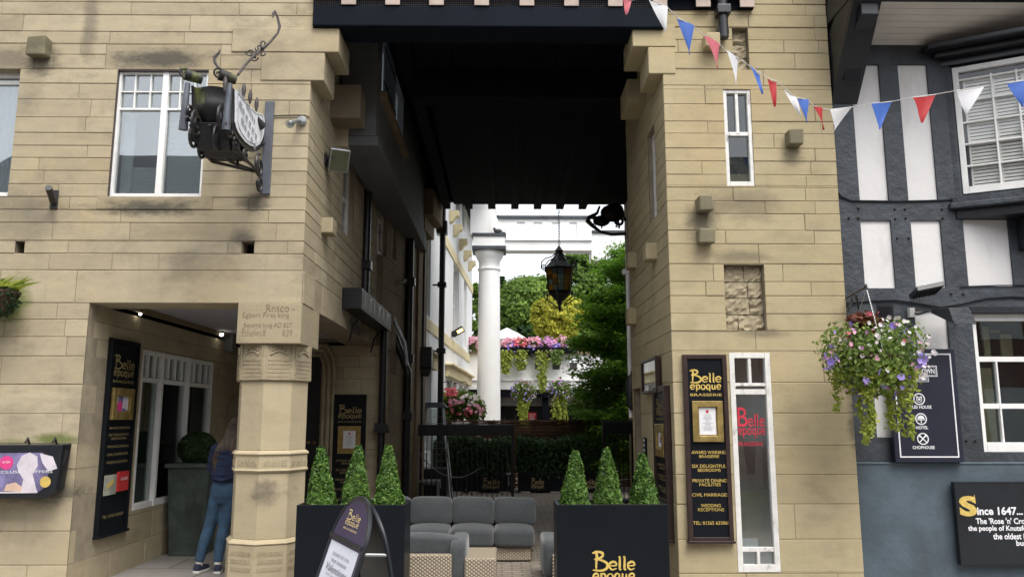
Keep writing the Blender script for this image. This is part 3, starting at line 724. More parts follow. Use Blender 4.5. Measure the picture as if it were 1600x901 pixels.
# corbels under the bridge
def corbel(x0, x1, y0, y1, z0, z1, mname='stone'):
    mb = MB(); mb.box(x0, x1, y0, y1, z0, z1, 0, .6); mb.build('corbel', M[mname], T, bevel=.01)
zA, zB_, zC = fz(45, 500), fz(83, 500), fz(127, 500)
corbel(fx(363, 64), fx(530, 64), YF-.015, YF+.55, zB_+.003, zA)
corbel(fx(408, 105), fx(507, 105), YF-.01, YF+.50, zC+.003, zB_)
zA, zB_, zC = fz(42, 1010), fz(74, 1010), fz(116, 1010)
corbel(fx(988, 60), fx(1040, 60)+.1, YF-.012, YF+.6, zB_+.003, zA+.02, 'stone_r')
corbel(fx(1013, 100), fx(1040, 100)+.1, YF-.008, YF+.5, zC+.003, zB_, 'stone_r')
Y2 = 8.62
a, b = P(524, 184, Y2), P(563, 150, Y2); corbel(XP-.05, b.x, Y2, Y2+.36, a.z, P(540, 132, Y2).z, 'stone_d')
a = P(981, 160, Y2); corbel(a.x, XR+.05, Y2, Y2+.55, a.z, P(990, 123, Y2).z, 'stone_r')
# bridge: front beam, second beam, joists, boards
zb0, zb1 = fz(46), fz(14)
mb = MB(); mb.box(fx(490, 40), XR+.02, YF-.06, YF+.32, zb0, zb1); mb.build('bridge_beam', M['beam'], T, bevel=.015)
zz = P(800, 152, 9.2).z; mb = MB(); mb.box(-1.12, 2.5, 9.2, 9.5, zz, zb1); mb.build('bridge_beam', M['timber'], T, bevel=.01)
jx = [P(x, 6, YF).x for x in (547, 615, 683, 753, 823, 892, 960, 1029, 1096, 1164)]
for i, x in enumerate(jx):
    mb = MB(); ye = 15.75 if -1.4 < x < XR+.05 else YF+.3
    mb.box(x-.075, x+.075, YF-.06, ye, zb1+.002, zb1+.14, 0); o = mb.build('joist', M['timber'], T)
    e = MB(); e.box(x-.0745, x+.0745, YF-.075, YF-.062, zb1+.003, zb1+.139); e.build('joist_end', M['joistend'], o)
mb = MB(); mb.box(XP-.3, -.96, YF+.1, 15.7, 6.42, 6.5); mb.box(-.98, -.95, YF+.1, 15.7, zb1+.2, 6.42); mb.box(-.98, 2.6, YF+.35, 15.5, zb1+.035, zb1+.13); mb.box(-.98, 2.6, YF+.1, YF+.349, zb1+.142, zb1+.2); mb.build('bridge_boarding', M['timber'], T)
mb = MB(); mb.box(XP-.4, 2.6, 15.5, 15.72, zb1+.13, 7.6); mb.build('bridge_wall', M['timber'], T)
mb = MB(); mb.box(XP+.003, XR-.003, YF, YF+.3, zb1+.2, 7.6); mb.build('bridge_wall', M['stone_d'], T)
# wire netting between the joist ends
mb = MB()
for i in range(int((XR-XP)/.022)): mb.box(XP+.022*i, XP+.022*i+.0025, YF-.03, YF-.027, zb1, zb1+.14)
for j in range(6): mb.box(XP, XR, YF-.0265, YF-.0245, zb1+.005+.024*j, zb1+.0075+.024*j)
mb.build('bird_netting', M['rust'], T)
mb = MB(); mb.box(fx(490, 6), XRR-.8, YF-.015, YF+.15, zb1+.001, zb1+.13); mb.build('netting_backing', M['timber'], T)
mb = MB(); mb.box(fx(490, 6), XRR-.8, YF-.1, YF+.02, zb1+.142, zb1+.2); mb.build('eaves_board', M['timber'], T)
# windows of the left tower
u0, u1, v0, v1 = h_win; um = fx(251, 210); zr = fz(168, 240); zr2 = fz(141, 240)
bv = [(u0+(um-u0)*k/3+.012*(1-k/3), zr, v1-.03) for k in (1, 2)] + [(um+(u1-um)*k/3, zr, v1-.03) for k in (1, 2)]
W1 = sash(FF, h_win, fw=.03, dep=.05, frame='white', bars_v=bv, bars_h=[(zr, u0, u1, .022), (zr2, u0, u1, .012)], bw=.012, glass='glass', back='room', backd=.3)
mb = MB(); mb.fbox(FF, um-.03, um+.03, v0, v1, -.095, -.026); mb.build('mullion', M['white'], W1, bevel=.004)
mb = MB()
for i in range(44):
    z = v0+.04+i*.018; mb.fbox(FF, um+.03, u1-.04, z, z+.012, -.16, -.14)
    if z < v0+.33: mb.fbox(FF, u0+.16, um-.03, z, z+.012, -.16, -.14)
mb.build('slatted_blind', M['blind'], W1)
mb = MB(); mb.fbox(FF, u0+.03, u0+.14, v0+.02, zr, -.2, -.17); mb.build('curtain', M['curtain'], W1)
mb = MB(); mb.fbox(FF, u0-.001, u0+.008, v0, v1, -.2, -.002); mb.fbox(FF, u0, u1, v1-.012, v1-.001, -.2, -.003); mb.build('reveal', M['frame'], W1)
u0, u1, v0, v1 = h_far
W3 = sash(FF, h_far, fw=.05, dep=.12, frame='white', glass='glass', back='room', bars_h=[(v1-.1, u0, u1, .04)])
mb = MB()
for i in range(14): mb.tube([FF.w(u1-.08-.035*i, v0+.03, -.25), FF.w(u1-.06-.04*i, v1-.05, -.25)], .022, 6)
mb.build('curtain', M['curtain'], W3, smooth=True)
# porch shop window
u0, u1, v0, v1 = h_shop; zt = FL.v(222, 592)
ms = [FL.u(249, 650), FL.u(291, 650)]
bv = []
for a, b, nb in ((u0, ms[0], 2), (ms[0], ms[1], 3), (ms[1], u1, 3)):
    for k in range(nb+1):
        if k: bv.append((a+(b-a)*k/(nb+1)+.01, zt+.03, v1-.03))
W4 = sash(FL, h_shop, fw=.05, dep=.02, frame='white', bars_v=bv, bars_h=[(zt, u0, u1, .05)], bw=.025, glass='glassd', back='dark', backd=.25)
mb = MB()
for x in ms: mb.fbox(FL, x-.03, x+.03, v0, v1, -.07, .012)
mb.build('mullion', M['white'], W4, bevel=.004)
# ================================================================== the pub on the right
YP = 7.78
FP_ = Fr((0, YP, 0), (1, 0, 0), (0, -1, 0))
PUB = thing('timber_framed_pub', (6, YP, 0), 'slate blue painted pub with white infill panels and a canted bay window', 'building')
XQ = 11.5
def rect(x0, y0, x1, y1, F=None):
    F = F or FP_; ym, xm = (y0+y1)/2, (x0+x1)/2
    return (F.u(x0, ym), F.u(x1, ym), F.v(xm, y1), F.v(xm, y0))
panels = [rect(1336, 101, 1381, 313), rect(1411, 101, 1457, 313), rect(1348, 344, 1396, 450), rect(1427, 344, 1474, 449), rect(1509, 343, 1580, 447),
          rect(1437, 485, 1488, 684), rect(1364, 500, 1402, 683)]
gw = rect(1528, 489, 1640, 706)
ztop = FP_.v(1450, 72)+.02; zbase = FP_.v(1420, 722)
mb = MB(); holed(mb, FP_, XRR+.004, XQ, zbase, ztop, panels+[gw], -.06, .0); 
mb.build('timber_framing', M['slate'], PUB, bevel=.008)
mb = MB(); holed(mb, FP_, XRR+.004, XQ, -.1, 7.4, [gw], -.4, -.062); mb.build('wall', M['slate'], PUB)
for h in panels:
    mb = MB(); mb.fbox(FP_, h[0]+.001, h[1]-.001, h[2]+.001, h[3]-.001, -.06, -.022); mb.build('infill_panel', M['panel'], PUB)
mb = MB(); mb.fbox(FP_, XRR+.004, XQ, -.1, zbase, -.06, .02); mb.fbox(FP_, XRR+.004, XQ, zbase-.02, zbase+.004, -.05, .028); mb.build('plinth', M['slate2'], PUB, bevel=.01)
mb = MB(); R3 = random.Random(5)
for (x, y) in ((1341, 326), (1341, 341), (1398, 327), (1399, 342), (1414, 327), (1415, 341), (1472, 327), (1473, 341), (1326, 341), (1402, 372), (1420, 372), (1510, 688), (1524, 688), (1486, 459), (1505, 459)):
    u, v = FP_.pt(x, y); mb.lathe([(.012, 0), (.010, .012), (.004, .018)], (u, v, 0), 8, F=FP_)
mb.build('timber_peg', M['jet'], PUB)
# jetty: boarded soffit, fascia, upper wall
S0, S1 = P(1450, 71, YP), P(1450, 3, 7.16)
mb = MB(); nb = 7
for i in range(nb):
    a = S0.lerp(S1, i/nb); b = S0.lerp(S1, (i+.94)/nb)
    mb.add([(XRR+.25, a.y, a.z), (XQ, a.y, a.z), (XQ, b.y, b.z), (XRR+.25, b.y, b.z), (XRR+.25, a.y, a.z+.03), (XQ, a.y, a.z+.03), (XQ, b.y, b.z+.03), (XRR+.25, b.y, b.z+.03)],
           [(0,1,2,3),(4,5,6,7),(0,1,5,4),(2,3,7,6),(0,3,7,4),(1,2,6,5)])
mb.build('boarded_soffit', simple('cream_boards', (.66, .62, .56), .7, var=.06, nscale=3), PUB)
mb = MB(); mb.box(XRR+.004, XQ, S1.y+.02, YP, S1.z+.04, S1.z+.29); mb.box(XRR+.004, XQ, 7.02, S1.y+.02, S1.z-.0, S1.z+.3); mb.box(XRR+.004, XQ, 7.08, YP, S1.z+.3, 7.5); mb.build('fascia', M['jet'], PUB, bevel=.01)
# side barge boards next to the stone tower
mb = MB()
Fs = Fr((XRR+.016, 0, 0), (0, 1, 0), (1, 0, 0))
mb.prism([(7.14, S1.z+.02), (YP-.0, S0.z-.62), (YP, S0.z+.05), (7.14, S1.z+.3)], Fs, 0, .25); mb.prism([(7.10, S1.z+.0), (YP, S0.z-.66), (YP, S0.z-.60), (7.10, S1.z+.06)], Fs, -.0, .28)
mb.build('barge_board', M['jet'], PUB, bevel=.01)
# curved bracket
bx_ = P(1356, 20, 7.16).x; Fk = Fr((bx_-.08, 0, 0), (0, 1, 0), (1, 0, 0)); pr_ = []
zt_ = S1.z-.03; zf = P(1325, 120, YP-.1).z
pr_ = [(7.12, zt_), (7.12, zt_-.13), (7.2, zt_-.15), (7.3, zt_-.20), (7.42, zt_-.31), (7.52, zt_-.45), (7.60, zt_-.62), (7.63, zf+.16), (7.60, zf+.13), (7.60, zf+.03), (7.66, zf), (YP, zf), (YP, zt_)]
mb = MB(); mb.prism(pr_, Fk, 0, .17); mb.build('curved_bracket', M['jet'], PUB, bevel=.012)
# canted bay
A0 = P(1494, 200, YP-.02); A0.z = 0; A0.y = YP
bu = V((.886, -.463, 0)); bn = V((-.463, -.886, 0))
FBy = Fr(A0, bu, bn); BL = 1.1
def brect(x0, y0, x1, y1): 
    p = FBy.pt(x0, y0); q = FBy.pt(x1, y1); return p, q
p, q = FBy.pt(1497, 105), FBy.pt(1517, 302)
hb = (.02, BL, q[1], p[1])
zA1, zA0 = hb[3], hb[2]
FBf = Fr(FBy.w(BL, 0), (1, 0, 0), (0, -1, 0))
mb = MB()
# apron and base mouldings follow the cant then the front
def bayring(z0, z1, d0, d1, nm, mt):
    o = MB(); k = .463/.886
    pl = [(A0.x-.16-d1*1.2, YP), (A0.x-.04-d1, YP), ]
    a_ = FBy.w(-.06-d1*.5, 0, d1); b_ = FBy.w(BL, 0, d1); 
    bb = (b_.x, b_.y); cc = (XQ, b_.y)
    poly = [(a_.x, YP), (a_.x, a_.y), bb, cc, (XQ, YP)]
    F = Fr((0, 0, 0), (1, 0, 0), (0, 0, 1), (0, 1, 0)); o.prism(poly, F, z0, z1)
    return o.build(nm, mt, PUB, bevel=.012)
bayring(zA0-.10, zA0-.03, 0, .06, 'bay_sill', M['slate']); bayring(zA0-.16, zA0-.101, 0, .10, 'bay_base', M['slate']); bayring(zA0-.26, zA0-.161, 0, .03, 'bay_base', M['jet'])
bayring(zA1+.02, zA1+.09, 0, .04, 'bay_head', M['jet']); bayring(zA1+.091, zA1+.15, 0, .14, 'bay_cornice', M['jet']); bayring(zA1+.151, zA1+.21, 0, .26, 'bay_cornice', M['jet'])
mb = MB(); mb.fbox(FBy, -.14, .0, zA0-.03, zA1+.02, -.1, .03); mb.build('bay_post', M['slate'], PUB, bevel=.01); mb = MB(); mb.fbox(FBy, BL, BL+.1, zA0-.03, zA1+.02, -.06, .02); mb.build('bay_post', M['slate'], PUB, bevel=.01)
gb = [(hb[0]+.12+(BL-.22)*k/4, zA0+.06, zA1-.12) for k in (1, 2, 3)]
bh = [(zA0+.06+(zA1-zA0-.20)*k/5, hb[0]+.05, BL-.05, .016) for k in (1, 2, 3, 4, 5)]
Wb = sash(FBy, hb, fw=.055, dep=.02, frame='white', bars_v=gb, bars_h=bh, bw=.018, glass='glassc', back='room', backd=.3, parent=PUB)
mb = MB(); z = zA0+.07
while z < zA1-.16:
    a = FBy; mb.add([a.w(.1, z, -.060), a.w(BL-.1, z, -.060), a.w(BL-.1, z+.028, -.066), a.w(.1, z+.028, -.066), a.w(.1, z+.001, -.066), a.w(BL-.1, z+.001, -.066), a.w(BL-.1, z+.029, -.072), a.w(.1, z+.029, -.072)],
        [(0,1,2,3),(4,5,6,7),(0,1,5,4),(2,3,7,6),(0,3,7,4),(1,2,6,5)]); z += .036
for x in (.1, .36, .62, .88): mb.fbox(FBy, x, x+.03, zA0+.06, zA1-.14, -.09, -.058)
mb.build('louvred_shutter', M['white'], Wb)
mb = MB(); mb.fbox(FBf, .1, 3, zA0-.03, zA1+.02, -.06, 0); mb.build('bay_post', M['slate'], PUB)
# dark bracket under the bay
kx = FP_.u(1590, 380); Fk = Fr((kx, 0, 0), (0, 1, 0), (1, 0, 0)); zk = FP_.v(1590, 392)
mb = MB(); mb.prism([(YP, zk), (YP-.1, zk+.02), (YP-.13, zk+.12), (YP-.2, zk+.28), (YP-.34, zA0-.26), (YP, zA0-.26)], Fk, 0, .14); mb.build('curved_bracket', M['jet'], PUB, bevel=.01)
# ground floor sash window
u0, u1, v0, v1 = gw; zm = FP_.v(1560, 560); zm2 = FP_.v(1560, 634)
Wg = sash(FP_, gw, fw=.07, dep=.08, frame='white', bars_h=[(zm, u0, u1, .05), (zm2, u0, u1, .05)], bars_v=[(FP_.u(1567, 600), v0+.05, zm-.02)], bw=.018, glass='glassm', back='room', backd=.5, parent=PUB)
mb = MB(); mb.fbox(FP_, u0-.02, u1+.05, v1, v1+.06, -.05, .02); mb.build('window_head', M['jet'], PUB)
mb = MB(); Fi = FP_.off(-.3)
for (x0, y0, x1, y1) in ((1535, 510, 1545, 560), (1562, 522, 1580, 556), (1545, 516, 1560, 520), (1560, 640, 1563, 700)): 
    r = rect(x0, y0, x1, y1, Fi); mb.fbox(Fi, r[0], r[1], r[2], r[3], 0, .02)
r = rect(1530, 575, 1552, 705, Fi); mb.fbox(Fi, r[0], r[1], r[2], r[3], 0, .03)
mb.build('curtain', simple('beige_curtain', (.35, .3, .18), .9), Wg)
# vent, cable, lamps
mb = MB(); r = rect(1374, 478, 1393, 501)
mb.fbox(FP_, r[0]-.02, r[1]+.02, r[2]-.02, r[3]+.02, 0, .008)
for i in range(7): z = r[2]+(r[3]-r[2])*i/7; mb.fbox(FP_, r[0], r[1], z+.006, z+.014, .008, .022)
mb.build('vent_grille', M['jet'], PUB)
def cable(nm, pts, r, F, n=.02, parent=None, mt='jet'):
    mb = MB(); pp = [F.w(*F.pt(*p), n) for p in pts]; mb.tube(pp, r, 6); return mb.build(nm, M[mt], parent, smooth=True)
cable('cable', [(1308, 300), (1314, 308), (1330, 314), (1400, 315), (1450, 314), (1497, 312)], .008, FP_, .012, PUB)
cable('cable', [(1315, 474), (1360, 470), (1397, 469), (1440, 475), (1470, 480), (1500, 475), (1540, 466), (1580, 464), (1640, 468)], .009, FP_, .014, PUB)
cable('cable', [(1500, 448), (1560, 446), (1640, 446)], .006, FP_, .012, PUB)
def frame_at(px, py, F, n, uv=None):
    u, v = F.pt(px, py); return F.w(u, v, n)
# black floodlight under the panels
c0 = frame_at(1430, 456, FP_, .0)
fl = thing('floodlight', c0, 'black slim floodlight tilted upwards between the white pub panels', 'floodlight')
mb = MB(); mb.tube([c0, c0+V((.0, -.10, -.02))], .018, 8); mb.build('arm', M['jet'], fl, smooth=True)
mb = MB(); Ff = Fr(c0+V((-.13, -.12, -.05)), (.98, 0, .2), (0, -.35, -.93), (0, -.93, .35)); mb.fbox(Ff, 0, .27, 0, .17, 0, .05)
for i in range(8): mb.fbox(Ff, .02+.03*i, .028+.03*i, .01, .16, .05, .065)
mb.build('housing', M['jet'], fl, bevel=.006)
mb = MB(); mb.fbox(Ff, .015, .255, .015, .155, -.006, -.001); mb.build('lens', M['glassd'], fl)
# sign lamp (wedge hood)
c0 = frame_at(1468, 488, FP_, .0)
sl_ = thing('sign_lamp', c0, 'slate painted wedge shaped lamp hood above the navy pub sign', 'lamp')
Fh = Fr(c0+V((-.12, 0, 0)), (1, 0, 0), (0, -1, 0)); mb = MB()
vs = [Fh.w(-.02, .02, .1), Fh.w(.22, .02, .1), Fh.w(.22, .0, .34), Fh.w(.02, .0, .34), Fh.w(-.02, -.02, .1), Fh.w(.22, -.02, .1), Fh.w(.27, -.16, .36), Fh.w(.05, -.16, .36)]
mb.add(vs, [(0,1,2,3), (2,3,7,6), (0,3,7,4), (1,2,6,5), (0,1,5,4), (4,5,6,7)]); mb.build('hood', M['slate'], sl_, bevel=.006)
mb = MB(); mb.tube([Fh.w(.28, -.1, 0), Fh.w(.27, -.05, .12), Fh.w(.2, -.0, .15)], .014, 8); mb.build('arm', M['jet'], sl_, smooth=True)
mb = MB(); mb.tube([Fh.w(-.16, .0, 0), Fh.w(-.14, -.03, .08), Fh.w(-.04, 0, .12)], .012, 8); mb.build('arm', M['jet'], sl_, smooth=True)
mb = MB(); mb.fbox(Fh, -.2, -.15, -.05, .04, 0, .05); mb.build('junction_box', M['oldwhite'], sl_)
# navy pub sign
def quad_sign(nm, F, px0, py0, px1, py1, n0, n1, label, mt='navy', parentless=True):
    r = rect(px0, py0, px1, py1, F); c = F.w((r[0]+r[1])/2, r[2], 0); t = thing(nm, c, label, 'sign')
    mb = MB(); mb.fbox(F, r[0], r[1], r[2], r[3], n0, n1); mb.build('board', M[mt], t, bevel=.004); return t, r
t, r = quad_sign('pub_sign', FP_, 1386, 546, 1491, 721, .03, .09, 'tall navy board with white border and three round emblems on the slate blue pub')
Fq = FP_.off(.091); mb = MB(); g = .045
r2 = (r[0]+g, r[1]-g, r[2]+g, r[3]-g)
for (a, b, c, d) in ((r2[0], r2[1], r2[2], r2[2]+.012), (r2[0], r2[1], r2[3]-.012, r2[3]), (r2[0], r2[0]+.012, r2[2]+.012, r2[3]-.012), (r2[1]-.012, r2[1], r2[2]+.012, r2[3]-.012)): mb.fbox(Fq, a, b, c, d, 0, .002)
def frm(mb, F, x0, x1, y0, y1, t_=.006):
    mb.fbox(F, x0, x1, y0, y0+t_, 0, .002); mb.fbox(F, x0, x1, y1-t_, y1, 0, .002); mb.fbox(F, x0, x0+t_, y0+t_, y1-t_, 0, .002); mb.fbox(F, x1-t_, x1, y0+t_, y1-t_, 0, .002)
cxs = (r[0]+r[1])/2; b = Fq.pt(1463, 571), Fq.pt(1463, 588)
tl = rect(1398, 571, 1464, 588, Fq); frm(mb, Fq, *tl); frm(mb, Fq, tl[0]+.012, tl[1]-.012, tl[2]+.012, tl[3]-.012, .003)
text(mb, 'ROSE & CROWN', Fq, tl[0]+.025, tl[1]-.025, tl[2]+.028, tl[3]-.028, 0, bold=.02)
tl2 = rect(1412, 589, 1451, 596, Fq); frm(mb, Fq, *tl2, .004); text(mb, 'PUB & ROOMS', Fq, tl2[0]+.012, tl2[1]-.012, tl2[2]+.012, tl2[3]-.010, 0)
def ring(mb, F, c, r0, r1, n=28):
    for i in range(n):
        a, b_ = 2*pi*i/n, 2*pi*(i+1)/n
        mb.add([F.w(c[0]+r0*cos(a), c[1]+r0*sin(a), .002), F.w(c[0]+r1*cos(a), c[1]+r1*sin(a), .002), F.w(c[0]+r1*cos(b_), c[1]+r1*sin(b_), .002), F.w(c[0]+r0*cos(b_), c[1]+r0*sin(b_), .002)], [(0,1,2,3)])
for (px, py), s, (x0, x1, y0, y1) in (((1436, 623), 'ALES HOUSE', (1421, 1455, 633, 638)), ((1439, 654), 'HOTEL', (1431, 1450, 665, 670)), ((1442, 685), 'CHOPHOUSE', (1426, 1460, 696, 701))):
    c = Fq.pt(px, py); ring(mb, Fq, c, .046, .056); tx(mb, Fq, s, x0, y0, x1, y1, bold=.02)
    if s[0] == 'A':
        ring(mb, Fq, (c[0], c[1]-.005), .022, .028, 12); mb.prism([(c[0]-.03, c[1]+.01), (c[0]+.03, c[1]+.01), (c[0]+.02, c[1]+.03), (c[0], c[1]+.018), (c[0]-.02, c[1]+.03)], Fq, 0, .002); mb.fbox(Fq, c[0]-.012, c[0]+.012, c[1]-.012, c[1]+.004, 0, .002)
    elif s[0] == 'H':
        mb.fbox(Fq, c[0]-.04, c[0]+.04, c[1]-.012, c[1]-.004, 0, .002); mb.prism([(c[0]+.034*cos(pi*i/10), c[1]+.034*sin(pi*i/10)) for i in range(11)], Fq, 0, .002); mb.fbox(Fq, c[0]-.004, c[0]+.004, c[1]-.04, c[1]-.012, 0, .002)
    else:
        for sg in (-1, 1):
            mb.prism([(c[0]-sg*.034, c[1]-.028), (c[0]-sg*.028, c[1]-.034), (c[0]+sg*.034, c[1]+.028), (c[0]+sg*.026, c[1]+.036)], Fq, 0, .0018+.0004*sg)
            mb.fbox(Fq, c[0]+sg*.028-.008, c[0]+sg*.028+.008, c[1]+.018, c[1]+.036, 0, .0026)
mb.build('lettering', M['whiteink'], t)
# black history board
t, r = quad_sign('history_sign', FP_, 1487, 751, 1668, 879, .04, .10, 'wide black board with a gold initial and white blackletter text on the pub plinth', 'jet')
Fq = FP_.off(.101); mb = MB()
tx(mb, Fq, 'ince 1647...', 1527, 791, 1597, 804, bold=.03); tx(mb, Fq, "The 'Rose 'n' Crown' has served", 1525, 808, 1664, 818, bold=.025); tx(mb, Fq, 'the people of Knutsford for years as', 1513, 820, 1664, 831, bold=.025)
tx(mb, Fq, 'the oldest inn in the town', 1552, 832, 1664, 842, bold=.025); tx(mb, Fq, 'built in 1647', 1588, 843, 1650, 852, bold=.025)
mb.build('lettering', M['whiteink'], t); mb = MB(); tx(mb, Fq, 'S', 1500, 774, 1525, 806, bold=.05)
u, v = Fq.pt(1522, 777); mb.tube([Fq.w(u-.03, v-.02, .002), Fq.w(u, v, .002), Fq.w(u+.005, v+.03, .002)], [.008, .006, .001], 5); mb.build('gold_initial', M['gold'], t)
mb = MB(); frm(mb, FP_.off(.1), r[0], r[1], r[2], r[3], .012); mb.build('moulding', M['jet'], t)
# ================================================================== house across the street (it shows in the window panes)
br = simple('street_house_brick', (.24, .13, .09), .9, var=.2, nscale=2)
OH = thing('street_house', (0, -6, 0), 'long brick house with slate roof across the street, mirrored in the window panes', 'building')
mb = MB(); mb.box(-16, 16, -14, -6, -.1, 7.2); mb.build('wall', br, OH)
mb = MB(); mb.prism([(-5.6, 7.15), (-10, 10.2), (-14.4, 7.15)], Fr((-16.3, 0, 0), (0, 1, 0), (1, 0, 0)), 0, 32.6); mb.build('roof', simple('slate_roof', (.05, .055, .065), .7), OH)
for i in range(9):
    for z in (.9, 3.7): mb = MB(); mb.box(-14+3.4*i, -12.8+3.4*i, -6.0, -5.97, z, z+1.5); mb.build('window', M['white'], OH)
# ================================================================== beyond the passage: white wing
PWo = V((-1.58, 15.9, 0)); PWe = V((-1.04, 27, 0)); uw = (PWe-PWo); LW2 = uw.length; uw.normalize()
F2 = Fr(PWo, uw, V((uw.y, -uw.x, 0)))
WB = thing('white_wing', PWo, 'white rendered wing with cream window bands running back from the passage', 'building')
def w2(x0, y0, x1, y1):
    xm = (x0+x1)/2; ym = (y0+y1)/2; return (F2.u(x0, ym), F2.u(x1, ym), F2.v(xm, y1), F2.v(xm, y0))
wins = [w2(664, 360, 673, 482), w2(708, 415, 717, 532), w2(724.5, 440, 729, 545)]
# upper storey and ground storey rows at constant heights
zt_, zb_ = wins[1][3], wins[1][2]
wins = [(a, b, zb_, zt_) for a, b, c, d in wins]+[(F2.u(686, 500), F2.u(696, 500), zb_, zt_)]
lz0, lz1 = .9, F2.v(700, 592)
low = [(F2.u(664, 600), F2.u(674, 600), lz0, lz1), (F2.u(698, 600), F2.u(706, 600), lz0, lz1), (F2.u(709, 600), F2.u(713, 600), lz0, lz1), (F2.u(717, 600), F2.u(723, 600), lz0, lz1), (F2.u(725, 600), F2.u(730, 600), lz0, lz1)]
top3 = [(F2.u(712, 350), F2.u(718, 350), zt_+1.5, zt_+3.3), (F2.u(722, 350), F2.u(726, 350), zt_+1.5, zt_+3.3)]
mb = MB(); holed(mb, F2, 0, LW2, 0, 8.1, wins+low+top3, -.35, 0); mb.build('wall', M['render'], WB)
for h in wins+low+top3: sash(F2, h, fw=.06, dep=.14, frame='white', bars_v=[((h[0]+h[1])/2, h[2], h[3])], bars_h=[((h[2]+h[3])/2, h[0], h[1], .06)], parent=WB, back='room', backd=.15)
for k, (z, hh, d) in enumerate(((zt_+.02, .26, .03), (zb_-.32, .24, .03))):
    mb = MB(); mb.fbox(F2, 0, LW2, z, z+hh, .001, d); mb.build('cream_band', M['cream'], WB)
for h in (low[0], (low[1][0]-.2, low[2][1]+.2, lz0, lz1), (low[3][0]-.2, low[4][1]+.2, lz0, lz1)):
    mb = MB(); mb.fbox(F2, h[0]-.15, h[1]+.15, lz1+.04, lz1+.3, .001, .12); mb.fbox(F2, h[0]-.22, h[1]+.22, lz1+.30, lz1+.36, .001, .22); mb.build('window_hood', M['cream'], WB, bevel=.02)
mb = MB(); ua = F2.u(733, 600); mb.fbox(F2, ua, ua+.25, 2.4, 2.7, 0, .06); mb.build('plaque', M['cream'], WB)
for (x, y) in ((703, 330), (709, 352), (718, 374), (725, 392), (732, 408)):
    u, v = F2.pt(x, y); mb = MB(); mb.prism([(0, 0), (.0, -.32), (.08, -.30), (.16, -.18), (.24, -.14), (.24, 0)], Fr(F2.w(u, v), F2.N, F2.U), -.13, .13); mb.build('bracket', M['cream'], WB, bevel=.02)
u = F2.u(722, 350); z = 7.95
mb = MB(); mb.prism([(-.4, z+.7), (-.4, z+.62), (.75, z), (.85, z+.02), (.85, z+.15)], Fr(F2.w(3, 0), F2.N, F2.U), 0, LW2-3+.35); mb.build('eaves', M['timber'], WB)
mb = MB(); mb.tube([F2.w(2, z+.02, .92), F2.w(LW2+.4, z+.02, .92)], .09, 8); mb.build('gutter', M['steel'], WB, smooth=True)
# black downpipe on the wing's near end
p = P(690, 500, 16.6)
DP = thing('downpipe', (p.x, 16.6, 0), 'black downpipe with brackets in front of the white wing', 'downpipe')
mb = MB(); mb.tube([(p.x, 16.6, 0), (p.x, 16.6, 6.6)], .062, 10); mb.build('pipe', M['lead'], DP, smooth=True)
for y in (355, 445, 548):
    z = P(690, y, 16.6).z; mb = MB(); mb.box(p.x-.09, p.x+.09, 16.5, 16.7, z-.05, z+.05); mb.tube([(p.x-.06, 16.6, z), (p.x-.2, 16.6, z)], .02, 6); mb.build('pipe_bracket', M['lead'], DP)
z = P(690, 358, 16.6).z; mb = MB(); mb.box(p.x-.13, p.x+.10, 16.45, 16.72, z-.12, z+.16); mb.build('hopper', M['lead'], DP, bevel=.02)
# wall floodlight, lit warm
a = F2.w(F2.u(706, 525), F2.v(706, 525), 0)
FL2 = thing('wall_floodlight', a, 'small black wall floodlight with a glowing warm tube on the white wing', 'floodlight')
b = P(716, 519, a.y); mb = MB(); mb.tube([a, b+V((-.05, 0, -.03))], .03, 6); mb.build('arm', M['jet'], FL2)
Fl = Fr(b, (.86, 0, .5), (0, -1, 0), (-.5, 0, .86)); mb = MB(); mb.fbox(Fl, -.17, .17, -.07, .09, -.02, .16); mb.build('housing', M['jet'], FL2, bevel=.02)
mb = MB(); mb.fbox(Fl, -.02, .14, -.045, .03, .162, .17); mb.build('lit_tube', emis('warm_tube', (1, .62, .2), 2.2), FL2)
# white column and entablature
YC = 22
cx_ = P(764, 520, YC).x; z0, z1 = 0, P(764, 394, YC).z
WC = thing('white_column', (cx_, YC, 0), 'thick white tuscan column beside the white wing', 'column')
mb = MB(); r0 = (P(783, 640, YC).x-P(745, 640, YC).x)/2; r1 = (P(781, 420, YC).x-P(748, 420, YC).x)/2
prof = [(r0*1.25, 0), (r0*1.25, .2), (r0*1.03, .3)]+[(r0+(r1-r0)*i/8, .3+(z1-.85)*i/8) for i in range(9)]
zt = .3+(z1-.85); prof += [(r1*1.1, zt+.03), (r1*1.1, zt+.07), (r1, zt+.09), (r1*1.0, zt+.26), (r1*1.2, zt+.36), (r1*1.36, zt+.46), (r1*1.36, z1)]
mb.lathe(prof, (cx_, YC, 0), 40); mb.build('shaft', M['render'], WC, smooth=True)
mb = MB(); mb.box(cx_-.47, cx_+.47, YC-.47, YC+.47, z1, z1+.09); mb.build('capital_slab', M['slate'], WC)
mb = MB(); mb.box(cx_-.44, cx_+.44, YC-.44, YC+.44, z1+.092, z1+.36); mb.build('capital_block', M['render'], WC)
mb = MB(); mb.box(cx_-.47, cx_+.47, YC-.47, YC+.47, z1+.362, z1+.45); mb.build('capital_slab', M['slate'], WC)
EN = thing('white_entablature', (2, YC, z1), 'white beam with a pierced parapet spanning from the white column', 'beam')
Fe = Fr((0, YC-.25, 0), (1, 0, 0), (0, -1, 0))
x1 = Fe.u(925, 380); mb = MB(); 
zb0_, zb1_ = Fe.v(850, 391), Fe.v(850, 376)
mb.fbox(Fe, cx_+.45, x1, zb0_, zb1_, -.5, 0); mb.fbox(Fe, cx_+.45, x1, zb1_, zb1_+.06, -.5, .05); mb.build('beam', M['render'], EN)
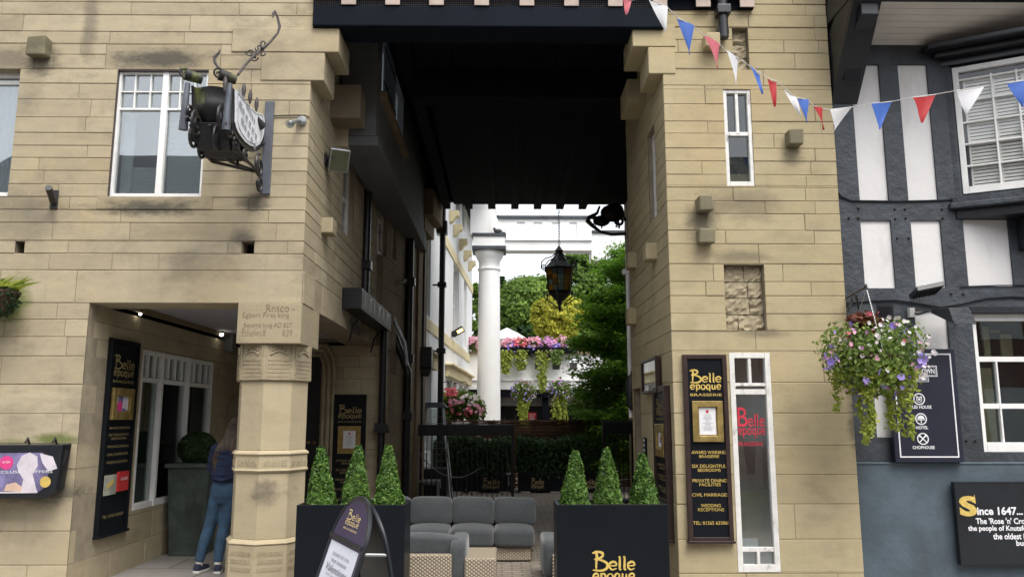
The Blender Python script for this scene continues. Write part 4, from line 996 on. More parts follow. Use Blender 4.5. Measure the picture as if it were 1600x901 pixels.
ops_ = [(Fe.u(a, 358), Fe.u(b, 358), Fe.v(850, 371), Fe.v(850, 346)) for a, b in ((808, 820), (834, 847), (863, 875), (890, 902))]
zr = Fe.v(850, 341); mb = MB(); holed(mb, Fe, Fe.u(778, 350), x1, zb1_+.062, zr, ops_, -.3, -.06); mb.build('pierced_parapet', M['render'], EN)
mb = MB(); mb.fbox(Fe, Fe.u(776, 340), x1, zr, zr+.08, -.34, 0); mb.build('coping', M['slate'], EN)
mb = MB(); mb.fbox(Fe, Fe.u(735, 350), Fe.u(778, 350)-.003, z1+.46, zr+2.6, -.5, .0); mb.build('wall', M['render'], EN)
mb = MB(); mb.box(x1-.003, x1+1.2, YC-.1, YC+.5, zb0_-.25, zb1_+.25); mb.build('return_wall', M['render'], EN); mb = MB(); mb.box(x1-.003, x1+1.3, YC-.15, YC+.55, zb1_+.252, zb1_+.33); mb.build('coping', M['slate'], EN)
mb = MB(); q_ = Fe.w(Fe.u(778, 366), z1+.46, .1); mb.sphere(q_+V((0,0,.07)), .08, 10, 6, sq=(1.5, .8, .8)); mb.sphere(q_+V((-.1,0,.13)), .04); mb.prism([(0, .05), (.2, .0), (.2, .04)], Fr(q_, (1,0,0), (0,-1,0)), -.02, .02)
tag(mb.build('pigeon', simple('pigeon_grey', (.05,.05,.06)), smooth=True), 'grey pigeon sitting on the slab of the white column', 'pigeon')
# terrace wall
YT = 26
Ft = Fr((0, YT, 0), (1, 0, 0), (0, -1, 0))
TW = thing('terrace_wall', (2, YT, 0), 'white terrace wall with square openings under a row of flowers', 'wall')
tops = Ft.v(850, 553); bot = Ft.v(850, 608)
ops_ = [(Ft.u(a, 565), Ft.u(b, 565), Ft.v(850, 577), Ft.v(850, 558)) for a, b in ((784, 793), (808, 822), (836, 841), (863, 875), (890, 902))]
mb = MB(); holed(mb, Ft, -1.5, 5.5, bot, tops, ops_, -.3, 0); mb.build('wall', M['render'], TW)
mb = MB(); mb.fbox(Ft, -1.5, 5.5, bot+.28, bot+.33, .001, .05); mb.build('string_course', M['render'], TW)
mb = MB(); mb.fbox(Ft, -1.5, 5.5, tops, tops+.1, -.35, .08); mb.build('coping', M['stone_d'], TW)
mb = MB(); mb.fbox(Ft, -1.5, 5.5, 0, bot, -2.5, -2.2); mb.fbox(Ft, 2.3, 3.2, 0, bot-.3, -2.2, -2.1); mb.build('dark_undercroft', M['dark'], TW)
mb = MB(); mb.fbox(Ft, -1.5, 5.5, bot-.25, bot-.002, -2.2, -.0); mb.build('undercroft_beam', M['timber'], TW)
for x in (-.4, 1.3, 3.6): mb = MB(); mb.fbox(Ft, x, x+.2, 0, bot-.26, -.3, -.1); mb.build('post', M['timber'], TW)
mb = MB(); mb.box(-1.5, 9, YT+.32, YT+9, 2.0, tops-.25)
tag(mb.build('terrace', M['flags']), kind='structure')
mb = MB(); mb.box(2.9, 9, 13, 60, -.2, -.01); tag(mb.build('garden_soil', M['soil']), kind='structure')
# red sign
a = P(825, 657, 19.4); b = P(838, 644, 19.4); mb = MB(); mb.box(a.x, b.x, 19.4, 19.42, a.z, b.z)
RS = thing('red_notice', ((a.x+b.x)/2, 19.4, a.z), 'small red notice with white lettering standing behind the wicker fence', 'sign'); mb.build('board', simple('notice_red', (.5, .03, .03), .5), RS)
Fn = Fr((0, 19.398, 0), (1, 0, 0), (0, -1, 0)); mb = MB(); text(mb, 'NOTICE', Fn, a.x+.03, b.x-.03, b.z-.07, b.z-.03, 0); 
for i in range(3): mb.fbox(Fn, a.x+.03, b.x-.03-.02*i, a.z+.03+.035*i, a.z+.042+.035*i, 0, .002)
mb.build('lettering', M['whiteink'], RS)
mb = MB(); mb.tube([((a.x+b.x)/2, 19.43, 0), ((a.x+b.x)/2, 19.43, a.z+.05)], .015, 6); mb.build('stake', M['timber'], RS)
# ================================================================== plants
M['leaf_tree'] = tinted('tree_leaves', (.035, .075, .012), (.19, .30, .05), .7, .35)
M['leaf_yellow'] = tinted('yellow_leaves', (.20, .20, .02), (.62, .58, .08), .7, .35)
M['leaf_dark'] = tinted('dark_conifer_leaves', (.004, .012, .003), (.045, .11, .018), .75, .15)
M['leaf_hedge'] = tinted('hedge_leaves', (.010, .026, .010), (.06, .125, .04), .75, .15)
M['leaf_box'] = tinted('box_leaves', (.010, .034, .008), (.12, .23, .038), .5, .2)
M['leaf_vine'] = tinted('vine_leaves', (.07, .12, .015), (.42, .46, .08), .6, .4)
M['leaf_mid'] = tinted('basket_leaves', (.03, .065, .012), (.20, .28, .06), .6, .3)
M['pet_pink'] = tinted('pink_petals', (.66, .25, .40), (.85, .55, .66), .7, .3)
M['pet_red'] = tinted('red_petals', (.55, .06, .12), (.80, .25, .30), .7, .25)
M['pet_violet'] = tinted('violet_petals', (.22, .16, .55), (.45, .34, .80), .7, .3)
M['pet_white'] = tinted('white_petals', (.65, .55, .62), (.85, .82, .84), .7, .3)
M['pet_mag'] = tinted('magenta_petals', (.50, .16, .48), (.75, .42, .72), .7, .3)
M['bark'] = simple('bark', (.07, .05, .035), .95, var=.4, nscale=8, bscale=20, bstr=.8)
def blob_pts(n, c, r, shell=.55, lump=.25, lumps=14, seed=0):
    """points through an uneven crown; returns points, outward normals and a clump tint"""
    R = np.random.RandomState(seed)
    d = R.normal(size=(n, 3)); d /= np.linalg.norm(d, axis=1)[:, None]
    ld = R.normal(size=(lumps, 3)); ld /= np.linalg.norm(ld, axis=1)[:, None]; la = R.uniform(-lump, lump, lumps); lt = R.uniform(-.3, .3, lumps)
    k = np.exp(-(1-d@ld.T)*9); f = 1+(k*la).sum(1); tt = (k*lt).sum(1)
    rad = (shell+(1-shell)*R.rand(n)**.6)*f
    p = np.array(c)+d*rad[:, None]*np.array(r)
    return p, d, tt
def tree(name, c, r, n, leaf, mt, label, trunk=True, seed=1, lump=.3, lumps=20, shell=.5, z0=0, group=None, clumps=0):
    t = thing(name, (c[0], c[1], z0), label, 'tree', group)
    p, d, tt = blob_pts(n, c, r, shell, lump, lumps, seed)
    R = np.random.RandomState(seed+5)
    if clumps:
        # gather the leaves into many separate clumps so gaps and lit/unlit tufts appear
        q, dq, tq = blob_pts(clumps, c, r, .62, lump, lumps, seed); idx = R.randint(0, clumps, n)
        off_ = R.normal(size=(n, 3))*np.array([1, 1, .6])*(min(r)*.085)
        p = q[idx]+off_; d = dq[idx]+off_/(min(r)*.1)*.6; d /= np.linalg.norm(d, axis=1)[:, None]; tt = tq[idx]+R.uniform(-.22, .22, clumps)[idx]
    tint = np.clip(.42+tt+R.normal(0, .17, n), 0, 1)
    quads('crown', leafquads(p, leaf, d+np.array([0, 0, .4]), .8), tint, M[mt], t)
    if trunk:
        mb = MB(); zt = c[2]-r[2]*.1
        mb.tube([(c[0], c[1], z0-.05), (c[0]+.05, c[1], z0+(zt-z0)*.5), (c[0], c[1], zt)], [r[0]*.07+.04, r[0]*.055+.03, r[0]*.03], 8)
        for i in range(7):
            a = i*2.4; h = .35+.09*i; b0 = V((c[0], c[1], z0+(zt-z0)*h)); b1 = b0+V((cos(a)*r[0]*.6, sin(a)*r[1]*.6, r[2]*.6)); mb.tube([b0, b0.lerp(b1, .5)+V((0, 0, -.05)), b1], [r[0]*.03, r[0]*.02, .01], 6)
        mb.build('trunk', M['bark'], t, smooth=True)
    return t
def at(px, py, Y): return P(px, py, Y)
def treepx(px, pyt, pyb, halfw, Y, *a, **k):
    c = at(px, (pyt+pyb)/2, Y); top = at(px, pyt, Y).z; bot = at(px, pyb, Y).z; rx = halfw*Y/FPX
    return tree(a[0], (c.x, Y, (top+bot)/2), (rx, rx, (top-bot)/2), *a[1:], **k)
treepx(838, 424, 552, 68, 48, 'broadleaf_tree', 60000, .12, 'leaf_tree', 'big bright green round tree behind the terrace, left of the yellow shrub', seed=2, z0=1, clumps=700, lump=.22)
treepx(905, 400, 560, 50, 52, 'broadleaf_tree', 34000, .13, 'leaf_tree', 'taller green tree behind the yellow shrub, partly hidden by the lantern', seed=8, z0=1, clumps=420)
treepx(741, 440, 560, 9, 46, 'broadleaf_tree', 6000, .16, 'leaf_tree', 'narrow slice of green tree seen between white wing and white column', seed=4, z0=1, clumps=60)
treepx(788, 440, 560, 13, 50, 'conifer_tree', 5000, .16, 'leaf_dark', 'dark narrow conifer just right of the white column', seed=5, z0=1, clumps=60)
treepx(872, 462, 532, 37, 36, 'yellow_shrub', 34000, .075, 'leaf_yellow', 'golden yellow rounded shrub beneath the hanging lantern', seed=6, z0=2.2, clumps=420, lump=.2)
# dark hedge-like evergreen under the yellow shrub
treepx(850, 505, 550, 60, 40, 'evergreen_shrub', 16000, .11, 'leaf_dark', 'dark evergreen shrub in the shade below the yellow shrub', seed=16, z0=1.5, trunk=True, clumps=140)
# the dark tree leaning into the passage: sprays of foliage on drooping boughs
def spray_tree(base, H, seed, label):
    t = thing('beech_tree', base, label, 'tree'); R = np.random.RandomState(seed); mb = MB()
    bx0, by0 = base[0], base[1]
    mb.tube([(bx0, by0, 0), (bx0-.05, by0, H*.4), (bx0+.1, by0, H*.8), (bx0, by0, H)], [.17, .13, .07, .02], 8)
    pts = []; nr = []; tn = []
    for i in range(190):
        h = .35+(H-.5)*R.rand()**.9; a = R.uniform(0, 2*pi); L_ = (1.42+.3*R.rand())*(1-.45*max(0, h/H-.62)/.38)*(0.92 if h > 1.2 else .75)
        b0 = V((bx0, by0, h)); dr_ = V((cos(a), sin(a), R.uniform(-.05, .45))); b1 = b0+dr_*L_
        mb.tube([b0, b0.lerp(b1, .55)+V((0, 0, .08)), b1-V((0, 0, .12))], [.022, .012, .004], 4)
        n = 460; s = R.rand(n)**.65; tt = R.uniform(-.25, .25)
        P0 = np.array(b0)[None]*(1-s[:, None])+np.array(b1)[None]*s[:, None]
        wd = .30*(1.1-s*.6)
        P0 += R.normal(size=(n, 3))*np.stack([wd, wd, wd*.28], 1)+np.array([0, 0, -.05])
        pts.append(P0); nr.append(np.tile([0, 0, 1.0], (n, 1))); tn.append(np.clip(.45+tt+R.normal(0, .15, n)+.0*s, 0, 1))
    quads('crown', leafquads(np.concatenate(pts), .048, np.concatenate(nr), .7, .5), np.concatenate(tn), M['leaf_branch'], t)
    mb.build('trunk', M['bark'], t, smooth=True); return t
M['leaf_branch'] = tinted('beech_leaves', (.02, .06, .008), (.19, .36, .045), .65, .45)
spray_tree((P(1000, 600, 18.2).x, 18.2, 0), 5.2, 3, 'dark green tree leaning out at the right end of the passage')
spray_tree((P(1010, 600, 20.4).x+.2, 20.4, 0), 5.9, 13, 'taller green tree standing just behind the dark tree at the passage end')
# ------------------------------------------------------------------ flowers
def petals(name, ctrs, r, npet, mt, parent, seed=0):
    R = np.random.RandomState(seed); A = []; T_ = []
    for c in ctrs:
        nn = R.normal(size=3)*.45+np.array([0, -1, .25]); nn /= np.linalg.norm(nn)
        a = np.cross(nn, [0, 0, 1]); a /= np.linalg.norm(a); b = np.cross(nn, a); rr = r*R.uniform(.7, 1.2); t0 = R.rand()
        for k in range(npet):
            th = 2*pi*k/npet; d1 = a*cos(th)+b*sin(th); d2 = a*cos(th+pi/2)+b*sin(th+pi/2)
            A.append([c, c+d1*rr*.7+d2*rr*.5+nn*rr*.15, c+d1*rr+nn*rr*.25, c+d1*rr*.7-d2*rr*.5+nn*rr*.15]); T_.append(min(1, max(0, t0+R.normal(0, .12))))
    return quads(name, np.array(A), T_, M[mt], parent)
def ell(n, c, r, R, shell=.8, hemi=None):
    d = R.normal(size=(n, 3)); d /= np.linalg.norm(d, axis=1)[:, None]
    if hemi: d[:, 1] = -abs(d[:, 1])*hemi+d[:, 1]*(1-hemi)
    return np.array(c)+d*np.array(r)*(shell+(1-shell)*R.rand(n))[:, None]
def basket(name, c, r, label, seed, trail=6, tlen=1.0, leaf=.03, n=2600, chain=None, group=None, bracket=True, wall_y=None, nf=1.0, cat='hanging basket', vx=None):
    R = np.random.RandomState(seed); t = thing(name, (c[0], c[1], c[2]-r[2]), label, cat, group)
    mb = MB(); mb.lathe([(r[0]*.12, -r[2]*.55), (r[0]*.42, -r[2]*.35), (r[0]*.6, 0), (r[0]*.6, .03)], c, 16); mb.build('bowl', M['soil'], t, smooth=True)
    p = ell(n, c, r, R, .35); nn = (p-np.array(c)); nn /= np.linalg.norm(nn, axis=1)[:, None]
    k = R.normal(size=(7, 3)); f = (np.exp(-((nn[:, None]-k[None]/np.linalg.norm(k, axis=1)[None, :, None])**2).sum(2)*3)*R.uniform(-.35, .35, 7)).sum(1)
    p = np.array(c)+(p-np.array(c))*(1+f)[:, None]
    quads('foliage', leafquads(p, leaf, nn, .8), np.clip(.5+f+R.normal(0, .2, n), 0, 1), M['leaf_mid'], t)
    # trailing stems of small yellow green leaves
    A = []; mbt = MB()
    for i in range(trail):
        x0 = vx[i] if vx else R.uniform(-.7, .7)*r[0]; y0 = R.uniform(-.6, .3)*r[1]; L_ = (tlen[i] if isinstance(tlen, (list, tuple)) else tlen*R.uniform(.4, 1)); drift = R.uniform(-.12, .12); m_ = int(L_/leaf*2.6)
        s = np.linspace(0, 1, m_); q = np.stack([c[0]+x0+drift*s+.02*np.sin(9*s+i), c[1]+y0-.03*s, c[2]-r[2]*.35-L_*s], 1)
        mbt.tube([V(v) for v in q[::4]], .002+leaf*.03, 4)
        for rep in range(2): A.append(q+R.normal(size=q.shape)*leaf*.8)
    if A:
        A = np.concatenate(A); quads('trailing_leaves', leafquads(A, leaf*.85, np.tile([0, -.8, .4], (len(A), 1)), .7, .7), R.rand(len(A))*.8+.2, M['leaf_vine'], t); mbt.build('stems', M['leaf_mid'], t)
    for mt, cnt, rr, npet in (('pet_violet', 30, .034, 5), ('pet_white', 60, .019, 5), ('pet_pink', 14, .020, 5), ('pet_red', 6, .024, 5), ('pet_mag', 14, .018, 5)):
        cnt = int(cnt*nf); q = ell(cnt, c, np.array(r)*1.02, R, .97, .6)
        if mt == 'pet_white': q[:, 0] += r[0]*.25; q[:, 2] += r[2]*.12
        if mt == 'pet_red': q[:, 2] = c[2]+abs(q[:, 2]-c[2])+r[2]*.2; q[:, 0] = c[0]+(q[:, 0]-c[0])*.6
        petals({'pet_violet': 'violet_flowers', 'pet_white': 'white_flowers', 'pet_pink': 'pink_flowers', 'pet_red': 'red_flowers', 'pet_mag': 'magenta_flowers'}[mt], q, rr*r[0]/.42, npet, mt, t, seed)
    if chain is not None:
        hook = V((c[0], c[1], chain)); mb = MB()
        for k in range(3):
            a = 2*pi*k/3+.5; e = V(c)+V((cos(a)*r[0]*.6, sin(a)*r[0]*.6, 0)); nl = int((hook-e).length/.03)
            for i in range(nl):
                m0 = e.lerp(hook, i/nl); m1 = e.lerp(hook, (i+.8)/nl); mb.tube([m0, m1], .0035, 4)
        mb.build('chain', M['steel'], t)
    return t
YH = 7.15
c = P(1362, 560, YH); hk = P(1352, 452, YH)
HB = basket('hanging_basket', (c.x, YH, c.z), (.43, .38, .34), 'overflowing hanging basket of violet, pink and red flowers in front of the navy pub sign', 21, trail=9, tlen=[.62, .60, .56, .50, .52, .55, .58, .35, .3], leaf=.022, n=5200, chain=hk.z,
            vx=[-.12, -.09, -.15, .06, .1, .18, .26, -.28, .33], nf=1.5)
# fuller skirt and top tuft so the outline is uneven
R = np.random.RandomState(3); p = ell(1500, (c.x, YH, c.z-.14), (.40, .33, .22), R, .5); quads('foliage', leafquads(p, .022, np.tile([0, -.8, .3], (1500, 1)), .9), R.rand(1500), M['leaf_vine'], HB)
p = ell(500, (c.x-.05, YH, c.z+.33), (.16, .14, .10), R, .3); quads('bronze_leaves', leafquads(p, .028, np.tile([0, -.5, .6], (500, 1)), .9), R.rand(500), tinted('bronze_leaves', (.07, .02, .015), (.22, .08, .05), .7, .2), HB)
HBr = thing('basket_bracket', P(1322, 500, YP), 'black scrolled iron bracket on the pub corner carrying the hanging basket', 'bracket')
bk = P(1320, 486, YP); mb = MB(); mb.box(bk.x-.015, bk.x+.015, YP-.02, YP, bk.z-.25, bk.z+.16)
mb.tube([(bk.x, YP-.01, bk.z+.12), (hk.x, YH, hk.z+.02), (hk.x, YH-.02, hk.z+.04), (hk.x, YH-.03, hk.z+.0)], .010, 6); mb.tube([(bk.x, YP-.01, bk.z-.22), (bk.x+.05, YP-.2, bk.z-.02), (hk.x-.02, YH+.15, hk.z-.02)], .009, 6)
Fb_ = Fr((bk.x, YP, bk.z), V((hk.x-bk.x, YH-YP, 0)), (0.3, -.9, 0))
for (a, b, r_) in ((.12, .02, .06), (.25, .06, .05), (.36, .09, .035), (.1, -.1, .045)): mb.tube(spiral((a, b, 0), r_, .008, 1.6, Fb_), .006, 5)
mb.build('scrollwork', M['iron'], HBr)
# distant baskets on the terrace wall
for (px, py, s_, lab) in ((817, 612, 1, 'hanging basket of mixed flowers nearest the white column'), (874, 610, 2, 'hanging basket of mixed flowers beside the dark tree')):
    YK = 25.2; c = P(px, py, YK); basket('hanging_basket', (c.x, YK, c.z), (.40, .38, .34), lab, 30+s_, trail=7, tlen=1.1, leaf=.04, n=1500, chain=c.z+.7, group='hanging baskets on the terrace wall', nf=1.6, vx=[-.15, -.1, -.05, 0, .05, .1, .15])
# row of flowers along the terrace
R = np.random.RandomState(77)
k = 0
for (px, mt, lab, yy) in ((795, 'pet_pink', 'pink pelargonium clump at the column end of the terrace trough', 537), (813, 'pet_red', 'red pelargonium clump on the terrace trough', 536), (800, 'pet_violet', 'violet flowers spilling low beside the white column', 545), (832, 'pet_violet', 'violet flowers spilling over the middle of the terrace trough', 544),
                      (832, 'pet_pink', 'pink flowers at the middle of the terrace trough', 535), (855, 'pet_mag', 'large magenta flower clump on the terrace trough', 535), (862, 'pet_mag', 'low magenta flower clump under the yellow shrub', 549), (872, 'pet_violet', 'violet flowers right of the magenta clump', 543), (879, 'pet_pink', 'pale pink flowers at the tree end of the terrace trough', 534), (742, 'pet_pink', 'pink flowers glimpsed left of the white column', 535)):
    c = P(px, yy, YT-.1); t = thing('flower_clump', (c.x, YT-.1, c.z-.2), lab, 'flowers', 'flowers along the terrace trough')
    q = ell(70, (c.x, YT-.15, c.z), (.30, .2, .20), R, .6); petals('flowers', q, .055, 5, mt, t, 40+k)
    p = ell(500, (c.x, YT-.05, c.z-.05), (.32, .2, .22), R, .3); quads('foliage', leafquads(p, .045, np.tile([0, -.5, .5], (500, 1)), .8), R.rand(500), M['leaf_mid'], t); k += 1
tr = MB(); a0, a1 = P(780, 545, YT).x, P(900, 545, YT).x; tr.box(a0, a1, YT-.32, YT-.09, tops+.02, tops+.2); tag(tr.build('planting_trough', M['timber']), 'long dark trough fixed to the top of the terrace wall', 'trough')
for (px, L_, lab) in ((790, .75, 'pale trailing plant hanging next to the white column'), (814, .62, 'bright green trailing plant over the second opening'), (847, 1.35, 'longest trailing plant reaching down the terrace wall'), (869, .45, 'short dark trailing plant over the right opening')):
    c = P(px, 552, YT-.3); n = 430; s = R.rand(n); w_ = .19*(1-s*.55)
    p = np.stack([c.x+R.normal(size=n)*w_*.6, YT-.33+R.normal(size=n)*.04, c.z+.1-L_*s], 1)
    o = quads('trailing_plant', leafquads(p, .045, np.tile([0, -1, .2], (n, 1)), .7, .7), R.rand(n), M['leaf_vine'] if px != 869 else M['leaf_mid']); tag(o, lab, 'plant', 'trailing plants over the terrace wall')
# white parasol on the terrace
px_ = P(792, 520, 31); PS = thing('parasol', (px_.x, 31, 2), 'white parasol open on the terrace behind the flowers', 'parasol')
mb = MB(); zt_p = P(790, 512, 31).z; ze = P(790, 532, 31).z; mb.lathe([(.9, ze-.0), (.9, ze+.02), (.45, (zt_p+ze)/2+.04), (.02, zt_p)], (px_.x-.0, 31, 0), 8); mb.build('canopy', M['white'], PS)
mb = MB(); mb.tube([(px_.x, 31, 2), (px_.x, 31, zt_p)], .03, 8); mb.build('pole', M['steel'], PS)
# geraniums by the wing
fb = P(712, 630, 19); GB = thing('flower_tub', (fb.x, 19, 1.45), 'big mass of red and pink pelargoniums in front of the white wing', 'flowers')
R = np.random.RandomState(9)
for (px, py, rx, rz, n) in ((720, 632, .52, .38, 2600), (685, 622, .3, .2, 900), (700, 648, .25, .25, 700), (742, 640, .28, .3, 900)):
    c = P(px, py, 19); p = ell(n, (c.x, 19, c.z), (rx, .35, rz), R, .35); quads('foliage', leafquads(p, .04, np.tile([0, -.6, .5], (n, 1)), .9), np.clip(R.normal(.5, .22, n), 0, 1), M['leaf_mid' if px != 685 else 'leaf_vine'], GB)
for (px, py, rx, rz, n, mt) in ((706, 612, .18, .10, 40, 'pet_red'), (711, 628, .2, .08, 36, 'pet_pink'), (735, 622, .25, .15, 30, 'pet_white'), (740, 640, .3, .15, 26, 'pet_pink'), (697, 608, .08, .05, 10, 'pet_red'), (720, 640, .4, .15, 18, 'pet_red')):
    c = P(px, py, 18.7); petals('flowers', ell(n, (c.x, 18.7, c.z), (rx, .12, rz), R, .5), .04, 5, mt, GB, n)
mb = MB(); mb.box(fb.x-.55, fb.x+.5, 18.75, 19.25, 0, 1.3); mb.build('tub', M['jet'], GB, bevel=.01)
mb = MB()
for px in (700, 728): 
    q = P(px, 605, 19.3); mb.tube([(q.x-.35, 19.3, q.z-.2), (q.x-.3, 19.3, q.z+.1), (q.x, 19.3, q.z+.14), (q.x+.05, 19.3, q.z)], .012, 5)
mb.build('hooks', M['iron'], GB)
# clipped hedge in black troughs with gold lettering
def htrough(x0, x1, yb, Y, label, logo_at, seed):
    z0 = 0; zt = P(800, 738, Y).z; zh = P(800, 686, Y).z
    t = thing('hedge_trough', ((x0+x1)/2, Y, 0), label, 'planter', 'hedge planters behind the gate')
    mb = MB(); mb.box(x0, x1, Y, Y+.5, .04, zt); mb.build('box', M['board'], t, bevel=.006)
    mb = MB()
    for x in (x0+.05, x1-.25): mb.box(x, x+.2, Y+.03, Y+.4, 0, .06)
    mb.build('foot', M['oldwhite'], t)
    R = np.random.RandomState(seed); n = 7000
    p = np.stack([R.uniform(x0-.03, x1+.03, n), R.uniform(Y-.06, Y+.55, n), R.uniform(zt-.03, zh, n)+R.normal(size=n)*.03], 1); p[:, 2] += .05*np.sin(p[:, 0]*5)
    quads('hedge', leafquads(p, .035, np.tile([0, -.6, .6], (n, 1)), 1.0), np.clip(R.normal(.45, .25, n), 0, 1), M['leaf_hedge'], t)
    mb = MB(); F = Fr((0, Y-.003, 0), (1, 0, 0), (0, -1, 0))
    a, b = F.pt(logo_at[0], 764), F.pt(logo_at[1], 746); logo(mb, F, a[0], b[0], a[1], b[1]); mb.build('lettering', M['golddim'], t)
YHg = 17.6
hx = [P(x, 740, YHg).x for x in (652, 728, 806, 812, 880, 948)]
htrough(hx[0], hx[1]-.02, 0, YHg, 'left hedge trough behind the patio heater', (682, 704), 1)
htrough(hx[1]+.02, hx[2]-.1, 0, YHg, 'middle hedge trough behind the closed gate leaf', (754, 781), 2)
htrough(hx[3]-.03, hx[4]-.02, 0, YHg, 'hedge trough seen through the open gap of the gate', (830, 850), 3)
htrough(hx[4]+.02, hx[5], 0, YHg, 'right hedge trough behind the tree shaped topiary', (905, 932), 4)
# woven willow fence
YW = 18.6; wx0, wx1 = P(690, 670, YW).x, P(985, 670, YW).x; wz = P(850, 655, YW).z
WFn = thing('willow_fence', ((wx0+wx1)/2, YW, 0), 'brown woven willow fence behind the hedge troughs', 'fence')
mb = MB(); R = random.Random(2); x = wx0; posts = []
while x < wx1: posts.append(x); x += .24
for i, x in enumerate(posts): mb.tube([(x, YW, 0), (x+R.uniform(-.02, .02), YW, wz+R.uniform(-.02, .1))], .016, 5)
mb.build('stakes', M['bark'], WFn)
mb = MB(); z = .05; k = 0
while z < wz-.02:
    pts = [(x, YW+(.022 if (i+k) % 2 else -.022), z+R.uniform(-.006, .006)) for i, x in enumerate(posts)]
    mb.tube(pts, .011+R.uniform(0, .004), 5, t=R.random()); z += .026; k += 1
mb.build('weave', tinted('willow_weave', (.05, .025, .015), (.16, .085, .05), .85), WFn)
# ------------------------------------------------------------------ gate leaves
YG = 15.2
def gate(x0, x1, pyt, label, seed, cableon=False, greytop=False):
    zt = P(800, pyt, YG).z; zb = P(800, pyt+17, YG).z; t = thing('iron_gate', ((x0+x1)/2, YG, 0), label, 'gate', 'iron gate leaves across the passage')
    mb = MB(); mb.box(x0, x1, YG-.05, YG+.05, zb, zt); mb.build('top_rail', M['jet'], t, bevel=.006)
    if greytop: mb = MB(); mb.box(x0-.01, x1+.01, YG-.07, YG+.07, zt+.002, zt+.04); mb.build('cap', M['slate'], t)
    n = int((x1-x0)/.095); mb = MB()
    for i in range(n+1): x = x0+.03+(x1-x0-.06)*i/n; mb.box(x-.008, x+.008, YG-.008, YG+.008, .1, zb)
    mb.build('bars', M['jet'], t)
    mb = MB(); mb.box(x0, x1, YG-.02, YG+.02, .08, .12); mb.build('bottom_rail', M['jet'], t)
    for x in (x0, x1-.05): mb = MB(); mb.box(x, x+.05, YG-.03, YG+.03, .0, zb-.001); mb.build('stile', M['jet'], t)
    return t
G1 = gate(P(618, 670, YG).x, P(803, 670, YG).x, 663, 'wide left gate leaf with thin black bars behind the sofa', 1)
G2 = gate(P(941, 670, YG).x, P(990, 670, YG).x, 660, 'narrow right gate leaf folded against the wall', 2, greytop=True)
p = P(795, 741, YG-.06); mb = MB(); mb.box(p.x-.05, p.x+.04, YG-.06, YG-.02, p.z, p.z+.03); mb.tube([(p.x, YG-.04, p.z), (p.x, YG-.04, p.z-.2)], .012, 6); mb.build('latch', M['steel'], G1)
mb = MB(); pp = [P(x, y, YG-.08) for x, y in ((652, 697), (660, 715), (675, 730), (692, 741), (708, 745), (722, 745), (737, 739), (752, 730))]; mb.tube(pp, .010, 6); tag(mb.build('lead', M['steel'], smooth=True), 'sagging grey cable looped across the bars of the left gate leaf', 'cable')
# patio heater: pyramid frame with glass tube
YO = 16.1; hc = P(678, 700, YO).x
PH = thing('patio_heater', (hc, YO, 0), 'steel pyramid patio heater with a square lid behind the gate', 'heater'); zl = P(676, 634, YO).z
mb = MB(); mb.add([(hc-.27, YO-.27, zl-.03), (hc+.27, YO-.27, zl-.03), (hc+.27, YO+.27, zl-.03), (hc-.27, YO+.27, zl-.03), (hc-.16, YO-.16, zl+.07), (hc+.16, YO-.16, zl+.07), (hc+.16, YO+.16, zl+.07), (hc-.16, YO+.16, zl+.07)], [(0,1,2,3),(4,5,6,7),(0,1,5,4),(1,2,6,5),(2,3,7,6),(3,0,4,7)]); mb.build('lid', M['slate'], PH)
for sx in (-1, 1):
    for sy in (-1, 1): mb = MB(); mb.tube([(hc+sx*.36, YO+sy*.36, .0), (hc+sx*.17, YO+sy*.17, zl-.03)], .018, 6); mb.build('leg', M['steel'], PH)
mb = MB(); mb.tube([(hc, YO, .6), (hc, YO, zl-.05)], .07, 14); mb.build('glass_tube', M['glassm'], PH, smooth=True)
mb = MB(); mb.box(hc-.28, hc+.28, YO-.28, YO+.28, .03, .62); mb.build('base', M['jet'], PH, bevel=.01)
mb = MB()
for i in range(9): f = 1-i/9*.45; z = .65+i*.12; mb.box(hc-.28*f, hc+.28*f, YO-.285*f, YO-.275*f, z, z+.006)
mb.build('guard_mesh', M['steel'], PH)
# ================================================================== lounge furniture
def fabricmat(name, c):
    m, n, b, L = newmat(name); pos = N(n, 'ShaderNodeNewGeometry').outputs['Position']
    w1 = noise(n, 260, 2, .5, pos, (1, 1, .25)); w2_ = noise(n, 260, 2, .5, pos, (.25, .25, 1))
    f = mth(n, 'ADD', mth(n, 'MULTIPLY', w1, .5), mth(n, 'MULTIPLY', w2_, .5)); cl = mixc(n, ramp(n, f, .35, .65), tuple(x*.7 for x in c), tuple(x*1.3 for x in c))
    cl = mixc(n, mth(n, 'MULTIPLY', ramp(n, noise(n, 3, 4, .6, pos), .45, .7), .25), cl, tuple(x*.6 for x in c))
    L(cl, b.inputs['Base Color']); b.inputs['Roughness'].default_value = .95; b.inputs['Sheen Weight'].default_value = .3; b.inputs['Specular IOR Level'].default_value = .15
    L(bump(n, noise(n, 5, 3, .5, pos), .25, .02, bump(n, f, .4, .002)), b.inputs['Normal']); return m
M['fabric'] = fabricmat('grey_cushion_fabric', (.060, .066, .070)); 
